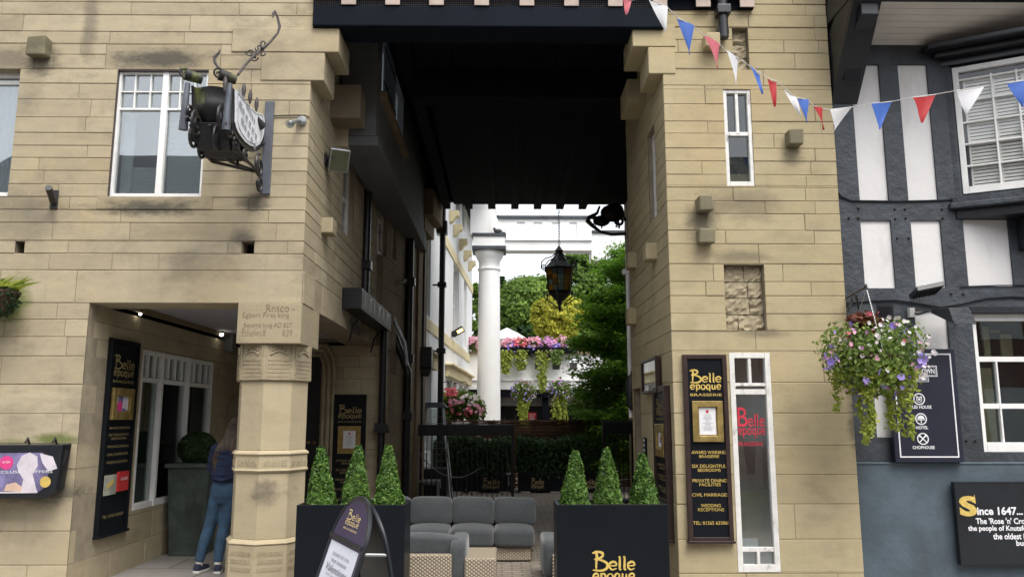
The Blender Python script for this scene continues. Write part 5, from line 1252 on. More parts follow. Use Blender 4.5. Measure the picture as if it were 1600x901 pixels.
def rattanmat():
    m, n, b, L = newmat('rattan_weave'); pos = N(n, 'ShaderNodeNewGeometry').outputs['Position']
    sx = N(n, 'ShaderNodeSeparateXYZ'); L(pos, sx.inputs[0])
    h = mth(n, 'MULTIPLY', mth(n, 'ADD', sx.outputs[0], sx.outputs[1]), 46); zz_ = mth(n, 'MULTIPLY', mth(n, 'ADD', sx.outputs[2], mth(n, 'MULTIPLY', sx.outputs[1], .35)), 62)
    par = mth(n, 'MULTIPLY', mth(n, 'MODULO', mth(n, 'FLOOR', mth(n, 'ADD', h, 1000)), 2), 3.14159)
    a = mth(n, 'SINE', mth(n, 'ADD', mth(n, 'MULTIPLY', zz_, 3.14159), par)); fr = mth(n, 'ABSOLUTE', mth(n, 'SINE', mth(n, 'MULTIPLY', h, 3.14159)))
    hh = mth(n, 'MULTIPLY', mth(n, 'ADD', mth(n, 'MULTIPLY', a, .5), .5), fr)
    c = mixc(n, ramp(n, hh, .02, .55), (.15, .12, .085), (.44, .375, .28)); c = mixc(n, mth(n, 'MULTIPLY', noise(n, 25, 3, .6, pos), .4), c, (.30, .25, .18))
    L(c, b.inputs['Base Color']); b.inputs['Roughness'].default_value = .6; L(bump(n, hh, .8, .006), b.inputs['Normal']); return m
M['rattan'] = rattanmat()
def cushion(nm, x0, x1, y0, y1, z0, z1, parent, puff=.045, tilt=0, seed=0, axis='y'):
    """soft box: subdivided, pinched at the seams, swollen in the middle"""
    R = random.Random(seed); n = 12; c = V(((x0+x1)/2, (y0+y1)/2, (z0+z1)/2)); s = V(((x1-x0)/2, (y1-y0)/2, (z1-z0)/2)); vs = {}; V_ = []; F_ = []
    def vert(i, j, k):
        key = (i, j, k)
        if key in vs: return vs[key]
        a, b, d = (2*i/n-1, 2*j/n-1, 2*k/n-1)
        m_ = 7.0; L_ = (abs(a)**m_+abs(b)**m_+abs(d)**m_)**(1/m_); q = V((a, b, d))/L_
        r_ = V((q.x*s.x, q.y*s.y, q.z*s.z))
        sm = min(s); bulge = puff*(1-q.x**2*(s.x != sm))*(1-q.y**2*(s.y != sm))*(1-q.z**2*(s.z != sm))
        if s.y == sm: r_.y += bulge*(1 if q.y > 0 else -1)*abs(q.y)**.5
        elif s.z == sm: r_.z += bulge*(1 if q.z > 0 else -1)*abs(q.z)**.5
        else: r_.x += bulge*(1 if q.x > 0 else -1)*abs(q.x)**.5
        r_ += V((0, tilt*r_.z, 0)); r_ += V((sin(5*r_.z+seed)*.004, sin(7*r_.x+seed*2)*.006, sin(6*r_.x+seed)*.006))
        V_.append(c+r_); vs[key] = len(V_)-1; return vs[key]
    for i in range(n):
        for j in range(n):
            for e in (0, n):
                F_.append([vert(i, j, e), vert(i+1, j, e), vert(i+1, j+1, e), vert(i, j+1, e)]); F_.append([vert(i, e, j), vert(i+1, e, j), vert(i+1, e, j+1), vert(i, e, j+1)]); F_.append([vert(e, i, j), vert(e, i+1, j), vert(e, i+1, j+1), vert(e, i, j+1)])
    mb = MB(); mb.add(V_, F_); o = mb.build(nm, M['fabric'], parent, smooth=False); o.data.polygons.foreach_set('use_smooth', [True]*len(o.data.polygons)); 
    # piping round the front edge
    return o
YS = 9.25
sx = [P(x, 840, 9.7).x for x in (571, 638, 705, 772, 838)]; zs = .14; zc_ = .36
SF = thing('rattan_sofa', ((sx[0]+sx[4])/2, 9.7, 0), 'low rattan sofa with grey seat and back cushions facing the street', 'sofa')
mb = MB(); mb.box(sx[0], sx[4]-.08, YS+.06, 10.0, .02, zs+.02); mb.box(sx[0], sx[4]-.02, 10.0, 10.12, .02, .5); mb.build('frame', M['rattan'], SF, bevel=.012)
mb = MB(); mb.box(sx[0], sx[4]-.12, YS+.1, 9.9, 0, .02); mb.build('foot', M['jet'], SF)
zbt = P(700, 775, 9.95).z
for i in range(4):
    cushion('seat_cushion', sx[i]+.004, sx[i+1]-.004-(.03 if i == 3 else 0), YS, 9.86, zs+.02, zc_, SF, .02, 0, i)
    cushion('back_cushion', sx[i]+.002, sx[i+1]-.002, 9.72, 9.98, zc_-.02, zbt, SF, .035, .12, i+7)
# armchair seen from behind its side, lower left
ya = 7.75; ax = [P(x, 870, ya).x for x in (628, 640, 706, 728)]; 
AC = thing('rattan_armchair', ((ax[0]+ax[2])/2, ya+.4, 0), 'rattan armchair with grey cushion beside the woven table, left of the passage', 'armchair', 'rattan armchairs at the table')
zr_ = P(670, 866, ya).z; zt_ = P(670, 838, ya+.1).z
mb = MB(); mb.box(ax[0]-.12, ax[2], ya, ya+.09, .02, zr_); mb.box(ax[0]-.12, ax[2]-.06, ya+.09, ya+.75, .02, .26); mb.build('frame', M['rattan'], AC, bevel=.014)
cushion('back_cushion', ax[0]-.1, ax[3]-.06, ya+.10, ya+.30, .3, zt_, AC, .03, -.1, 3); cushion('seat_cushion', ax[0]-.1, ax[3]-.08, ya+.2, ya+.85, .24, .40, AC, .02, 0, 4)
cushion('side_cushion', ax[2]-.02, ax[3], ya+.02, ya+.7, .06, zt_-.02, AC, .012, 0, 6)
# right armchair, mostly hidden by the planter
yb = 7.95; bx = [P(x, 870, yb).x for x in (849, 864)]
AR = thing('rattan_armchair', (bx[1]+.4, yb+.4, 0), 'rattan armchair mostly hidden behind the right box planter', 'armchair', 'rattan armchairs at the table')
cushion('side_cushion', bx[0], bx[1]+.1, yb+.05, yb+.75, .05, P(855, 840, yb+.2).z, AR, .01, 0, 9)
mb = MB(); mb.box(bx[1]-.005, bx[1]+.62, yb, yb+.09, .02, P(865, 866, yb).z); mb.build('frame', M['rattan'], AR, bevel=.014)
cushion('back_cushion', bx[1]+.05, bx[1]+.6, yb+.1, yb+.3, .3, P(865, 845, yb).z, AR, .02, 0, 10)
# table
tz = .306; ty0, ty1 = 7.75, 8.4; tx0, tx1 = P(725.5, 873, ty0).x, P(776, 873, ty0).x
TB = thing('rattan_table', ((tx0+tx1)/2, (ty0+ty1)/2, 0), 'square woven rattan coffee table in front of the sofa', 'table')
mb = MB(); mb.box(tx0, tx1, ty0, ty1, .03, tz); mb.build('woven_body', M['rattan'], TB, bevel=.018)
for a in (tx0+.04, tx1-.08):
    for b in (ty0+.04, ty1-.08): mb = MB(); mb.box(a, a+.04, b, b+.04, 0, .032); mb.build('foot', M['jet'], TB)
# plastic chair behind the gate
q = P(672, 765, 15.9); LC = thing('bistro_chair', (q.x, 15.9, 0), 'pale grey chair back standing behind the gate bars near the heater', 'chair')
mb = MB(); zt_ = P(672, 756, 15.9).z; a = P(650, 765, 15.9).x; b = P(690, 765, 15.9).x
mb.prism([(a, .42), (b, .42), (b, zt_-.06), (b-.06, zt_), (a+.06, zt_), (a, zt_-.06)], Fr((0, 15.65, 0), (1, 0, 0), (0, -1, 0)), -.04, 0); mb.build('backrest', M['steel'], LC, bevel=.01)
mb = MB(); mb.box(a, b, 15.2+.1, 15.64, .40, .44); mb.build('seat', M['steel'], LC)
for x in (a+.02, b-.05):
    for y in (15.32, 15.6): mb = MB(); mb.box(x, x+.03, y, y+.03, 0, .40); mb.build('leg', M['steel'], LC)
# ================================================================== box planters with clipped cones
def planter(x0, x1, y0, y1, zt, label, logo_px, cones, labels, seed):
    t = thing('box_planter', ((x0+x1)/2, (y0+y1)/2, 0), label, 'planter', 'gloss black box planters'); mb = MB(); w_ = .03
    mb.box(x0, x1, y0, y0+w_, 0, zt); mb.box(x0, x1, y1-w_, y1, 0, zt); mb.box(x0, x0+w_, y0+w_+.0, y1-w_, 0, zt-.001); mb.box(x1-w_, x1, y0+w_, y1-w_, 0, zt-.001)
    mb.build('box', M['board'], t, bevel=.004)
    mb = MB(); R = random.Random(seed); nx, ny = 40, 14; vs = [(x0+w_+(x1-x0-2*w_)*i/nx, y0+w_+(y1-y0-2*w_)*j/ny, zt-.035+R.uniform(-.012, .012)) for j in range(ny+1) for i in range(nx+1)]
    mb.add(vs, [(j*(nx+1)+i, j*(nx+1)+i+1, (j+1)*(nx+1)+i+1, (j+1)*(nx+1)+i) for j in range(ny) for i in range(nx)]); mb.build('mulch', M['soil'], t)
    F = Fr((0, y0-.002, 0), (1, 0, 0), (0, -1, 0)); mb = MB(); a, b = F.pt(logo_px[0], logo_px[3]), F.pt(logo_px[1], logo_px[2]); logo(mb, F, a[0], b[0], a[1], b[1], bold=.012); mb.build('lettering', M['gold'], t)
    return t
def cone(px, pyt, pyb, hw, Y, z0, label, seed):
    c = P(px, pyb, Y); zt = P(px, pyt, Y).z; rx = hw*Y/1285; R = np.random.RandomState(seed); n = 6800; H = zt-z0
    t = thing('clipped_box_cone', (c.x, Y, z0), label, 'topiary', 'clipped box cones in the planters')
    h = 1-np.sqrt(R.rand(n)*.985+.004); h = np.clip(h+R.normal(0, .012, n), 0, 1); a = R.rand(n)*2*pi; sh = .80+.24*R.rand(n)**.7
    bump_ = 1+.07*np.sin(a*3+h*(7+seed%3)+seed)+.05*np.sin(a*5-h*13+seed*2)+.04*np.sin(h*22+seed*3)
    rad = rx*((1-h)**.80*.93+.09)*sh*bump_; lean = R.uniform(-.022, .022)
    p = np.stack([c.x+rad*np.cos(a)+lean*h, Y+rad*np.sin(a), z0+h*H*.98+R.normal(0, .006, n)], 1); nn = np.stack([np.cos(a), np.sin(a), .45+0*a], 1)
    cl = np.sin(a*4+seed)*np.sin(h*13+seed)*.12
    quads('foliage', leafquads(p, .0155, nn, .95, .75), np.clip(.24+(sh-.9)*2.6+cl+R.normal(0, .27, n)+.12*(1-h), 0, 1), M['leaf_box'], t)
    mb = MB(); mb.lathe([(rx*.72, 0), (rx*.45, H*.45), (rx*.06, H*.92)], (c.x, Y, z0), 14); mb.build('inner_twigs', simple('box_twigs', (.012, .03, .008), .95), t)
    mb = MB(); mb.tube([(c.x, Y, z0-.04), (c.x, Y, z0+.05)], .018, 6); mb.build('stem', M['bark'], t)
ypl = 7.0; zp = .868
pl0, pl1 = P(463, 800, ypl).x, P(633, 800, ypl).x
planter(pl0, pl1, ypl, ypl+.43, zp, 'gloss black box planter on the left behind the tilted pavement sign', (527, 592, 858, 915), None, None, 1)
pr0, pr1 = P(870, 800, ypl).x, P(1044, 800, ypl).x
planter(pr0, pr1, ypl, ypl+.43, zp, 'gloss black box planter on the right with gold lettering facing the street', (926, 992, 861, 912), None, None, 2)
for i, (px, pt_, lab) in enumerate(((502, 689, 'clipped box cone at the column end of the left planter'), (555, 689, 'middle clipped box cone in the left planter, above the pavement sign'), (608, 689, 'clipped box cone at the sofa end of the left planter'),
                        (898, 697, 'clipped box cone at the passage end of the right planter'), (951, 693, 'middle clipped box cone in the right planter'), (1007, 702, 'clipped box cone nearest the tall black shop board'))):
    cone(px, pt_, 783, 22, ypl+.22, zp-.04, lab, 50+i)
# ================================================================== shop boards
def menu_board(name, F, u0, u1, v0, v1, label, gold='gold', th=.045, n0=.004, brassbox=True, extras=False, fsc=.10, framem='frame'):
    t = thing(name, F.w((u0+u1)/2, v0, 0), label, 'sign'); W_, H = u1-u0, v1-v0; f = W_*fsc
    mb = MB(); mb.fbox(F, u0+f*.6, u1-f*.6, v0+f*.6, v1-f*.6, n0, n0+th*.6); mb.build('board', M['board'], t)
    mb = MB(); mb.fbox(F, u0, u0+f, v0, v1, n0, n0+th); mb.fbox(F, u1-f, u1, v0, v1, n0, n0+th); mb.fbox(F, u0+f, u1-f, v1-f, v1, n0, n0+th-.002); mb.fbox(F, u0+f, u1-f, v0, v0+f, n0, n0+th-.002)
    mb.fbox(F, u0-.01, u1+.01, v0-.012, v0+.012, n0, n0+th+.02); mb.build('frame', M[framem], t, bevel=.004)
    n = n0+th*.6+.001; R_u = lambda a: u0+W_*a; R_v = lambda a: v1-H*a
    mb = MB(); logo(mb, F, R_u(.15), R_u(.87), R_v(.228), R_v(.085), n, brass=True)
    if not extras: Ls = [('AWARD WINNING', .13, .90, .522, .540), ('BRASSERIE', .30, .75, .545, .560), ('SIX DELIGHTFUL', .13, .90, .595, .613), ('BEDROOMS', .26, .77, .618, .634), ('PRIVATE DINING', .13, .90, .672, .690), ('FACILITIES', .28, .76, .694, .710),
          ('CIVIL MARRIAGES', .11, .92, .747, .764), ('WEDDING', .30, .74, .803, .820), ('RECEPTIONS', .23, .81, .825, .841), ('TEL: 01565 633060', .11, .92, .893, .911)]
    else: Ls = [('AWARD WINNING', .15, .85, .455, .468), ('SIX DELIGHTFUL', .15, .85, .49, .503), ('BEDROOMS', .25, .75, .51, .522), ('PRIVATE DINING', .15, .85, .55, .563), ('CIVIL MARRIAGES', .15, .85, .59, .603), ('WEDDING RECEPTIONS', .15, .85, .63, .643), ('TEL: 01565 633060', .15, .85, .90, .915)]
    for s_, a, b, c, d in Ls: text(mb, s_, F, R_u(a), R_u(b), R_v(d), R_v(c), n, bold=.0)
    mb.build('lettering', M[gold], t)
    bt = .03 if not extras else .03; mb = MB(); a, b, c, d = R_u(.17), R_u(.86), R_v(.475), R_v(.255)
    if extras: a, b, c, d = R_u(.14), R_u(.86), R_v(.42), R_v(.255)
    g = W_*.13
    for (p, q, r_, s_) in ((a, a+g, c, d), (b-g, b, c, d), (a+g, b-g, c, c+g), (a+g, b-g, d-g, d)): mb.fbox(F, p, q, r_, s_, n+.0, n+bt)
    fr = mb.build('menu_frame', M['brass'], t, bevel=.004)
    mb = MB(); mb.fbox(F, a+g, b-g, c+g, d-g, n, n+.006); mb.build('backing', M['brass'], fr)
    mb = MB(); mb.fbox(F, a+g*1.2, b-g*1.2, c+g*1.2, d-g*1.1, n+.007, n+.009); mb.build('menu_sheet', M['paper'], fr)
    mb = MB(); R = random.Random(3); a2, b2, c2, d2 = a+g*1.5, b-g*1.5, c+g*1.7, d-g*1.6
    for i in range(14): z = d2-(d2-c2)*(.2+.8*i/14); w_ = (b2-a2)*R.uniform(.3, .9)/2; m_ = (a2+b2)/2; mb.fbox(F, m_-w_, m_+w_, z, z+.0028, n+.0095, n+.010)
    mb.build('menu_print', M['ink'], fr); mb = MB(); mb.lathe([(W_*.035, 0), (W_*.035, .001)], ((a2+b2)/2, d2-.01, n+.0105), 12, F=F); mb.build('menu_emblem', M['red'] if not extras else M['pinkc'], fr)
    return t, n, R_u, R_v
M['pinkc'] = simple('pink_disc', (.65, .05, .22), .5, var=.05); M['photo1'] = simple('poster_violet', (.17, .15, .28), .35, var=.5, nscale=5); M['pale'] = simple('poster_pale', (.62, .57, .62), .4, var=.12, nscale=8)
M['skintone'] = simple('poster_peach', (.62, .44, .34), .4, var=.1); M['redp'] = simple('poster_red', (.42, .03, .03), .4, var=.1); M['olive'] = simple('poster_grey', (.35, .36, .3), .4, var=.3)
a = FF.pt(1070, 700)[0]; b = FF.pt(1139, 700)[0]
menu_board('shop_board', FF, a, b, fz(845, 1110), fz(554, 1097), 'tall black board with gold lettering and a brass menu frame beside the narrow shop window')
b_ = FLj.u(194, 800); a_ = FLj.u(145, 830)
t, n, Ru, Rv = menu_board('porch_board', FLj, a_, b_, FLj.v(145, 840), FLj.v(209, 535), 'tall dim black board inside the porch with a framed poster and two small pictures', 'golddim', extras=True, framem='board', fsc=.06)
mb = MB(); mb.fbox(FLj, Ru(.12), Ru(.5), Rv(.80), Rv(.70), n, n+.012); mb.build('picture', M['olive'], t); mb = MB(); mb.prism([(Ru(.2), Rv(.77)), (Ru(.42), Rv(.74)), (Ru(.38), Rv(.72)), (Ru(.18), Rv(.75))], FLj, n+.013, n+.014); mb.build('picture', M['gold'], t)
mb = MB(); mb.fbox(FLj, Ru(.54), Ru(.9), Rv(.79), Rv(.69), n, n+.02); mb.build('picture', M['redp'], t); mb = MB(); text(mb, 'Lunch', FLj, Ru(.62), Ru(.84), Rv(.735), Rv(.715), n+.021); mb.build('picture_print', M['whiteink'], t)
mb = MB(); mb.fbox(FLj, Ru(.35), Ru(.62), Rv(.39), Rv(.29), n+.011, n+.012); mb.build('poster_photo', M['photo1'], t); mb = MB(); mb.prism([(Ru(.5), Rv(.36)), (Ru(.52), Rv(.30)), (Ru(.6), Rv(.30)), (Ru(.6), Rv(.36))], FLj, n+.013, n+.014); mb.build('poster_photo', M['pale'], t)
mb = MB(); mb.lathe([(.055, 0), (.055, .001)], (Ru(.40), Rv(.35), n+.0155), 16, F=FLj); mb.build('poster_disc', M['pinkc'], t)
a, b = FB.u(519.5, 700), FB.u(571, 700)
menu_board('menu_board', FB, a, b, FB.v(545, 812), FB.v(545, 616), 'black menu board on the back wall of the porch with a large white menu', 'golddim', framem='board', fsc=.06)
a, b = FRt.u(1031, 700), FRt.u(1050, 700)
menu_board('side_board', FRt, a, b, PX(1045, 838, XR).z, PX(1045, 602, XR).z, 'black board with brass menu box on the passage side of the right tower', 'golddim', th=.06)
# framed notice hung on the passage wall
t = thing('notice_frame', PX(1022, 612, XR), 'small brown framed notice on the passage side above the white door', 'frame')
a, b, c, d = FRt.u(1011, 590), FRt.u(1035, 590), PX(1022, 614, XR).z, PX(1022, 560, XR).z
mb = MB(); g = .03
for (p, q, r_, s_) in ((a, a+g, c, d), (b-g, b, c, d), (a+g, b-g, c, c+g), (a+g, b-g, d-g, d)): mb.fbox(FRt, p, q, r_, s_, .02, .07)
mb.build('frame', M['frame'], t, bevel=.004); mb = MB(); mb.fbox(FRt, a+g, b-g, c+g, d-g, .02, .035); mb.build('notice_sheet', M['pale'], t); mb = MB(); mb.fbox(FRt, a+g, b-g, c+g, d-g, .05, .054); mb.build('pane', M['glass'], t)
mb = MB(); mb.fbox(FRt, (a+b)/2-.04, (a+b)/2+.04, c+.05, c+.06, -.001, .02); mb.fbox(FRt, (a+b)/2-.04, (a+b)/2+.04, d-.06, d-.05, -.001, .02); mb.build('fixing', M['iron'], t)
p = PX(1010, 700, XR); mb = MB(); mb.box(XR-.02, XR-.002, p.y-.05, p.y+.12, p.z-.12, p.z+.12); o = mb.build('number_plaque', M['board']); tag(o, 'narrow black plaque with pale marks beside the niche, behind a topiary cone', 'plaque')
mb = MB()
for i in range(4): mb.box(XR-.0225, XR-.0205, p.y-.01, p.y+.07, p.z-.09+.055*i, p.z-.06+.055*i)
mb.build('marks', M['whiteink'], o)
# ------------------------------------------------------------------ poster box on the left wall
PB = thing('poster_frame', P(40, 778, YF-.15), 'black poster case with a purple poster at the far left of the wall', 'poster')
Fp = Fr(P(0, 778, YF-.20), (1, 0, 0.01), (0, -1, -.03), (0, -.03, 1)); W_ = P(92, 740, YF-.2).x-Fp.O.x; H_ = P(0, 695, YF-.2).z-Fp.O.z
mb = MB(); mb.prism([(-1, 0), (W_-.10, 0), (W_-.02, .06), (W_+.02, H_), (-1, H_+.01)], Fp, -.16, 0); mb.build('case', M['jet'], PB, bevel=.008)
m_ = W_*.80; mb = MB(); mb.prism([(-1, .045), (m_-.08, .045), (m_, .10), (m_+.015, H_*.55), (m_-.05, H_-.07), (-1, H_-.07)], Fp, .001, .003); mb.build('poster_sheet', M['photo1'], PB)
mb = MB(); mb.prism([(-1, .045), (m_-.08, .045), (m_-.07, .058), (-1, .058)], Fp, .0035, .004)
mb.prism([(.13, H_*.62), (.17, H_*.8), (.24, H_*.86), (.31, H_*.78), (.32, H_*.60), (.28, H_*.45), (.33, H_*.12), (.18, H_*.12), (.2, H_*.35), (.15, H_*.5)], Fp, .0035, .0045)
mb.prism([(.33, H_*.84), (.45, H_*.78), (.50, H_*.55), (.42, H_*.5), (.36, H_*.66)], Fp, .0035, .0042); mb.build('poster_figure', M['pale'], PB)
mb = MB(); mb.prism([(.03, H_*.14), (.05, H_*.26), (.13, H_*.30), (.2, H_*.2), (.18, H_*.12)], Fp, .005, .0055); mb.build('poster_hand', M['skintone'], PB)
mb = MB(); mb.lathe([(.062, 0), (.062, .001)], (.035, H_*.67, .0045), 24, F=Fp); mb.build('poster_disc', M['pinkc'], PB)
mb = MB(); mb.lathe([(.035, 0), (.05, .001)], (.40, H_*.30, .0045), 20, F=Fp); mb.build('poster_badge', M['gold'], PB)
mb = MB(); text(mb, 'EXCLUSIVE OFFERS', Fp, -.08, .46, H_*.47, H_*.52, .005); text(mb, 'on now', Fp, .0, .07, H_*.66, H_*.70, .006); mb.build('lettering', M['whiteink'], PB)
mb = MB(); 
for x in (.17, .42): mb.tube([Fp.w(x, H_+.0, -.1), Fp.w(x+.01, H_+.06, -.05), Fp.w(x+.02, H_+.02, .0)], .01, 6)
mb.prism([(W_+.01, H_*.55), (W_+.05, H_*.85), (W_+.02, H_*.9), (W_-.0, H_*.7)], Fp, -.05, -.045); mb.build('fittings', M['iron'], PB)
# moss filled basket at the left edge
R = np.random.RandomState(31); c = P(-14, 458, YF-.25); MBk = thing('wall_basket', (c.x, c.y, c.z-.2), 'mossy wall basket with grassy leaves cut by the left edge of the picture', 'basket')
p = ell(2600, (c.x, c.y, c.z-.05), (.26, .22, .2), R, .5); quads('moss', leafquads(p, .02, np.tile([0, -.5, -.2], (2600, 1)), .9), R.rand(2600)*.5, M['leaf_hedge'], MBk)
mb = MB(); mb.lathe([(.05, -.24), (.17, -.16), (.24, .0), (.24, .02)], c, 16); mb.build('bowl', M['soil'], MBk)
A = []
for i in range(160): q = np.array([c.x+R.uniform(-.2, .2), c.y+R.uniform(-.15, .1), c.z+.05]); d = np.array([R.uniform(-.2, .3), R.uniform(-.2, .05), R.uniform(-.02, .12)]); A.append([q, q+d*.5+[0, 0, .02], q+d, q+d*.5-[0, 0, .01]])
quads('grassy_leaves', np.array(A), R.rand(160), M['leaf_vine'], MBk)
# ------------------------------------------------------------------ small wall fittings on the left tower
FHd = thing('flagpole_holder', P(83, 325, YF), 'short black tube bracket on the wall left of the upper window', 'bracket')
b0 = P(84, 312, YF-.02); mb = MB(); mb.fbox(FF, b0.x-.035, b0.x+.035, b0.z-.09, b0.z+.10, .001, .018); mb.build('plate', M['iron'], FHd, bevel=.004)
mb = MB(); e = P(76, 293, YF-.22); mb.tube([(b0.x, YF-.02, b0.z-.03), e], .032, 12); mb.build('socket', M['iron'], FHd, smooth=True)
sp0 = P(466, 190, YF); SS = thing('sensor_light', sp0, 'small round grey sensor lamp on the wall right of the iron sign', 'sensor')
mb = MB(); mb.lathe([(.045, 0), (.05, .03), (.03, .05)], (P(472, 189, YF).x, sp0.z, .001), 16, F=FF); mb.build('base', M['steel'], SS, smooth=True)
q = P(453, 194, YF-.2); mb = MB(); mb.tube([P(470, 189, YF-.04), P(462, 189, YF-.12), q], [.02, .02, .03], 8); mb.build('arm', M['steel'], SS, smooth=True); mb = MB(); mb.sphere(q, .042, 14, 9); mb.build('lens', M['glassm'], SS, smooth=True)
cable('cable', [(428, 182), (450, 181), (478, 181), (484, 184)], .006, FF, .012, None, 'lead'); tag(bpy.data.objects['cable.003'] if 'cable.003' in bpy.data.objects else None or [o for o in C.objects if o.name.startswith('cable')][-1], 'thin dark cable along the stone from the iron sign to the tower corner', 'cable')
# floodlight on the passage side
f0 = PX(508, 250, XP); FLt = thing('passage_floodlight', f0, 'square galvanised floodlight angled down on the passage corner of the left tower', 'floodlight')
mb = MB(); mb.tube([f0, f0+V((.14, -.02, .0))], .022, 8); mb.box(f0.x, f0.x+.02, f0.y-.06, f0.y+.06, f0.z-.06, f0.z+.06); mb.tube([f0+V((.10, -.1, .0)), f0+V((.10, .10, 0))], .014, 6); mb.build('bracket', M['iron'], FLt)
Fl2 = Fr(f0+V((.16, 0, .0)), (.45, .8, -.1), (.5, -.4, -.65)); Fl2.N.normalize(); Fl2 = Fr(f0+V((.15, -.0, .0)), (.55, -.25, .79), (.35, -.8, -.5), (-.75, -.35, .5))
hu = Fl2.N.cross(V((0, 0, 1))).normalized(); hv = hu.cross(Fl2.N).normalized(); Fl2 = Fr(Fl2.O, hu, Fl2.N, hv*(-1 if hv.z < 0 else 1))
mb = MB(); mb.fbox(Fl2, -.11, .11, -.13, .13, -.06, .05); mb.build('housing', M['steel'], FLt, bevel=.012); mb = MB(); mb.fbox(Fl2, -.095, .095, -.115, .115, .052, .056); mb.build('lens', simple('mossy_glass', (.07, .075, .035), .3), FLt)
# ------------------------------------------------------------------ pipes on the passage side
def pipe(name, pts, r, label, brk=(), mt='lead', hopper=None):
    o = MB().tube(pts, r, 10).build(name, M[mt], None, smooth=True); tag(o, label, 'pipe')
    for q_, s_ in brk: q_ = V(q_); mb = MB(); mb.box(q_.x-s_, q_.x+s_, q_.y-s_, q_.y+s_, q_.z-s_*.7, q_.z+s_*.7); mb.build('collar', M[mt], o, bevel=.01)
    if hopper: q_ = V(hopper); mb = MB(); mb.box(q_.x-.15, q_.x+.12, q_.y-.14, q_.y+.14, q_.z-.18, q_.z+.22); mb.prism([(-.15, -.18), (.12, -.18), (.06, -.34), (-.07, -.34)], Fr(q_, (1, 0, 0), (0, -1, 0)), -.08, .08); mb.build('hopper', M[mt], o, bevel=.02)
    return o
Yp = 11.0; x_ = P(573, 340, Yp).x; zt_ = P(573, 205, Yp).z; zb_ = P(573, 458, Yp).z
pipe('drainpipe', [(x_, Yp, zb_), (x_, Yp, zt_)], .065, 'black drainpipe with square hopper high on the left passage wall', [((x_, Yp, P(570, 415, Yp).z), .09)], hopper=(x_, Yp, zt_+.15))
Yp = 12.15; x_ = P(599, 560, Yp).x
pipe('drainpipe', [(x_, Yp, 0), (x_, Yp, P(600, 500, Yp).z)], .055, 'thin black drainpipe between the menu board wall and the sooty wing', [((x_, Yp, P(600, 668, Yp).z), .10)])
Yp = 14.0; x_ = P(640, 440, Yp).x
pipe('soil_pipe', [(x_, Yp, 0), (x_, Yp, 5.75)], .072, 'thick black soil pipe running the full height of the sooty wing', [((x_, Yp, P(640, y, Yp).z), .10) for y in (310, 440, 560, 650)])
sw = [P(x, y, 13.4) for x, y in ((606, 490), (612, 512), (622, 540), (630, 560), (638, 585))]; pipe('waste_pipe', sw, .065, 'thick bent black waste pipe joining the soil pipe')
sw = [P(x, y, 13.2) for x, y in ((588, 434), (596, 452), (606, 475), (618, 505), (632, 535), (636, 570))]; pipe('waste_pipe', sw, .028, 'thin grey diagonal pipe above the bent waste pipe', mt='steel')
sw = [P(x, y, 13.3) for x, y in ((586, 431), (600, 434), (618, 440), (630, 441), (634, 436))]; pipe('conduit', sw, .03, 'pale grey near horizontal conduit running to the soil pipe', mt='steel')
Yp = 15.35; x_ = P(661, 500, Yp).x; pipe('drainpipe', [(x_, Yp, 0), (x_, Yp, P(661, 365, Yp).z)], .03, 'very thin black pipe at the edge of the stone pier', hopper=(x_+.07, Yp, P(664, 560, Yp).z))
x_ = P(982, 480, 10.35).x; pipe('white_pipe', [(x_, 10.35, 1.6), (x_, 10.35, P(982, 398, 10.35).z)], .03, 'white vertical pipe at the inner edge of the right tower', [((x_-.02, 10.35, P(982, 425, 10.35).z), .05)], mt='white')
p = P(986, 610, 10.3); mb = MB(); mb.lathe([(.02, -.25), (.06, -.15), (.07, .1), (.03, .2)], p, 12); o = mb.build('wall_lamp', M['iron'], smooth=True); tag(o, 'dark slender wall lamp at the inner edge of the right tower', 'lamp')
mb = MB(); mb.tube([p+V((.0, 0, .2)), p+V((.02, 0, .28)), p+V((.09, -.0, .22))], .012, 6); mb.build('arm', M['iron'], o)
q1 = P(1131, 60, YF-.10); q0 = P(1130, -20, YF-.10)
pipe('gutter_pipe', [(q1.x, YF-.10, q1.z), (q1.x, YF-.10, q0.z+.2)], .05, 'short black gutter pipe ending above the projecting stone on the right tower', [((q1.x, YF-.10, P(1131, 18, YF-.1).z), .07), ((q1.x, YF-.06, P(1131, 48, YF-.1).z), .055)])
# wooden projecting sign box on the passage wall
Fx = Fr((XP+.02, 9.75, PX(562, 470, XP+.1).z), (0, 1, 0), (1, 0, 0)); L_ = 2.0
SB = thing('sign_box', Fx.w(0, -.1, 0), 'long grimy sign box projecting from the left passage wall', 'sign')
e0, e1 = PX(565, 464, XP+.24), PX(611, 492, XP+.24)
Y0_, Y1_ = e0.y, min(e1.y, 12.6); zc_ = e0.z
mb = MB(); mb.box(XP+.004, XP+.24, Y0_, Y1_, zc_-.14, zc_+.12); mb.build('case', M['jet'], SB, bevel=.008)
mb = MB(); mb.box(XP+.241, XP+.25, Y0_+.03, Y1_-.03, zc_-.12, zc_+.10); mb.build('face', simple('grimy_sign_face', (.14, .15, .13), .6, var=.4), SB)
mb = MB(); R = random.Random(8)
for i in range(6):
    y = Y0_+.15+(Y1_-Y0_-.3)*i/6; mb.box(XP+.2505, XP+.253, y, y+.05, zc_-.08, zc_+.07)
    if i % 2: mb.box(XP+.2535, XP+.2545, y, y+.16, zc_+.03, zc_+.07)
mb.build('worn_marks', M['jet'], SB)
for y in (Y0_+.5, Y1_-.4): mb = MB(); mb.tube([(XP+.01, y, zc_-.5), (XP+.05, y, zc_-.3), (XP+.18, y, zc_-.15)], .015, 6); mb.build('bracket', M['iron'], SB)
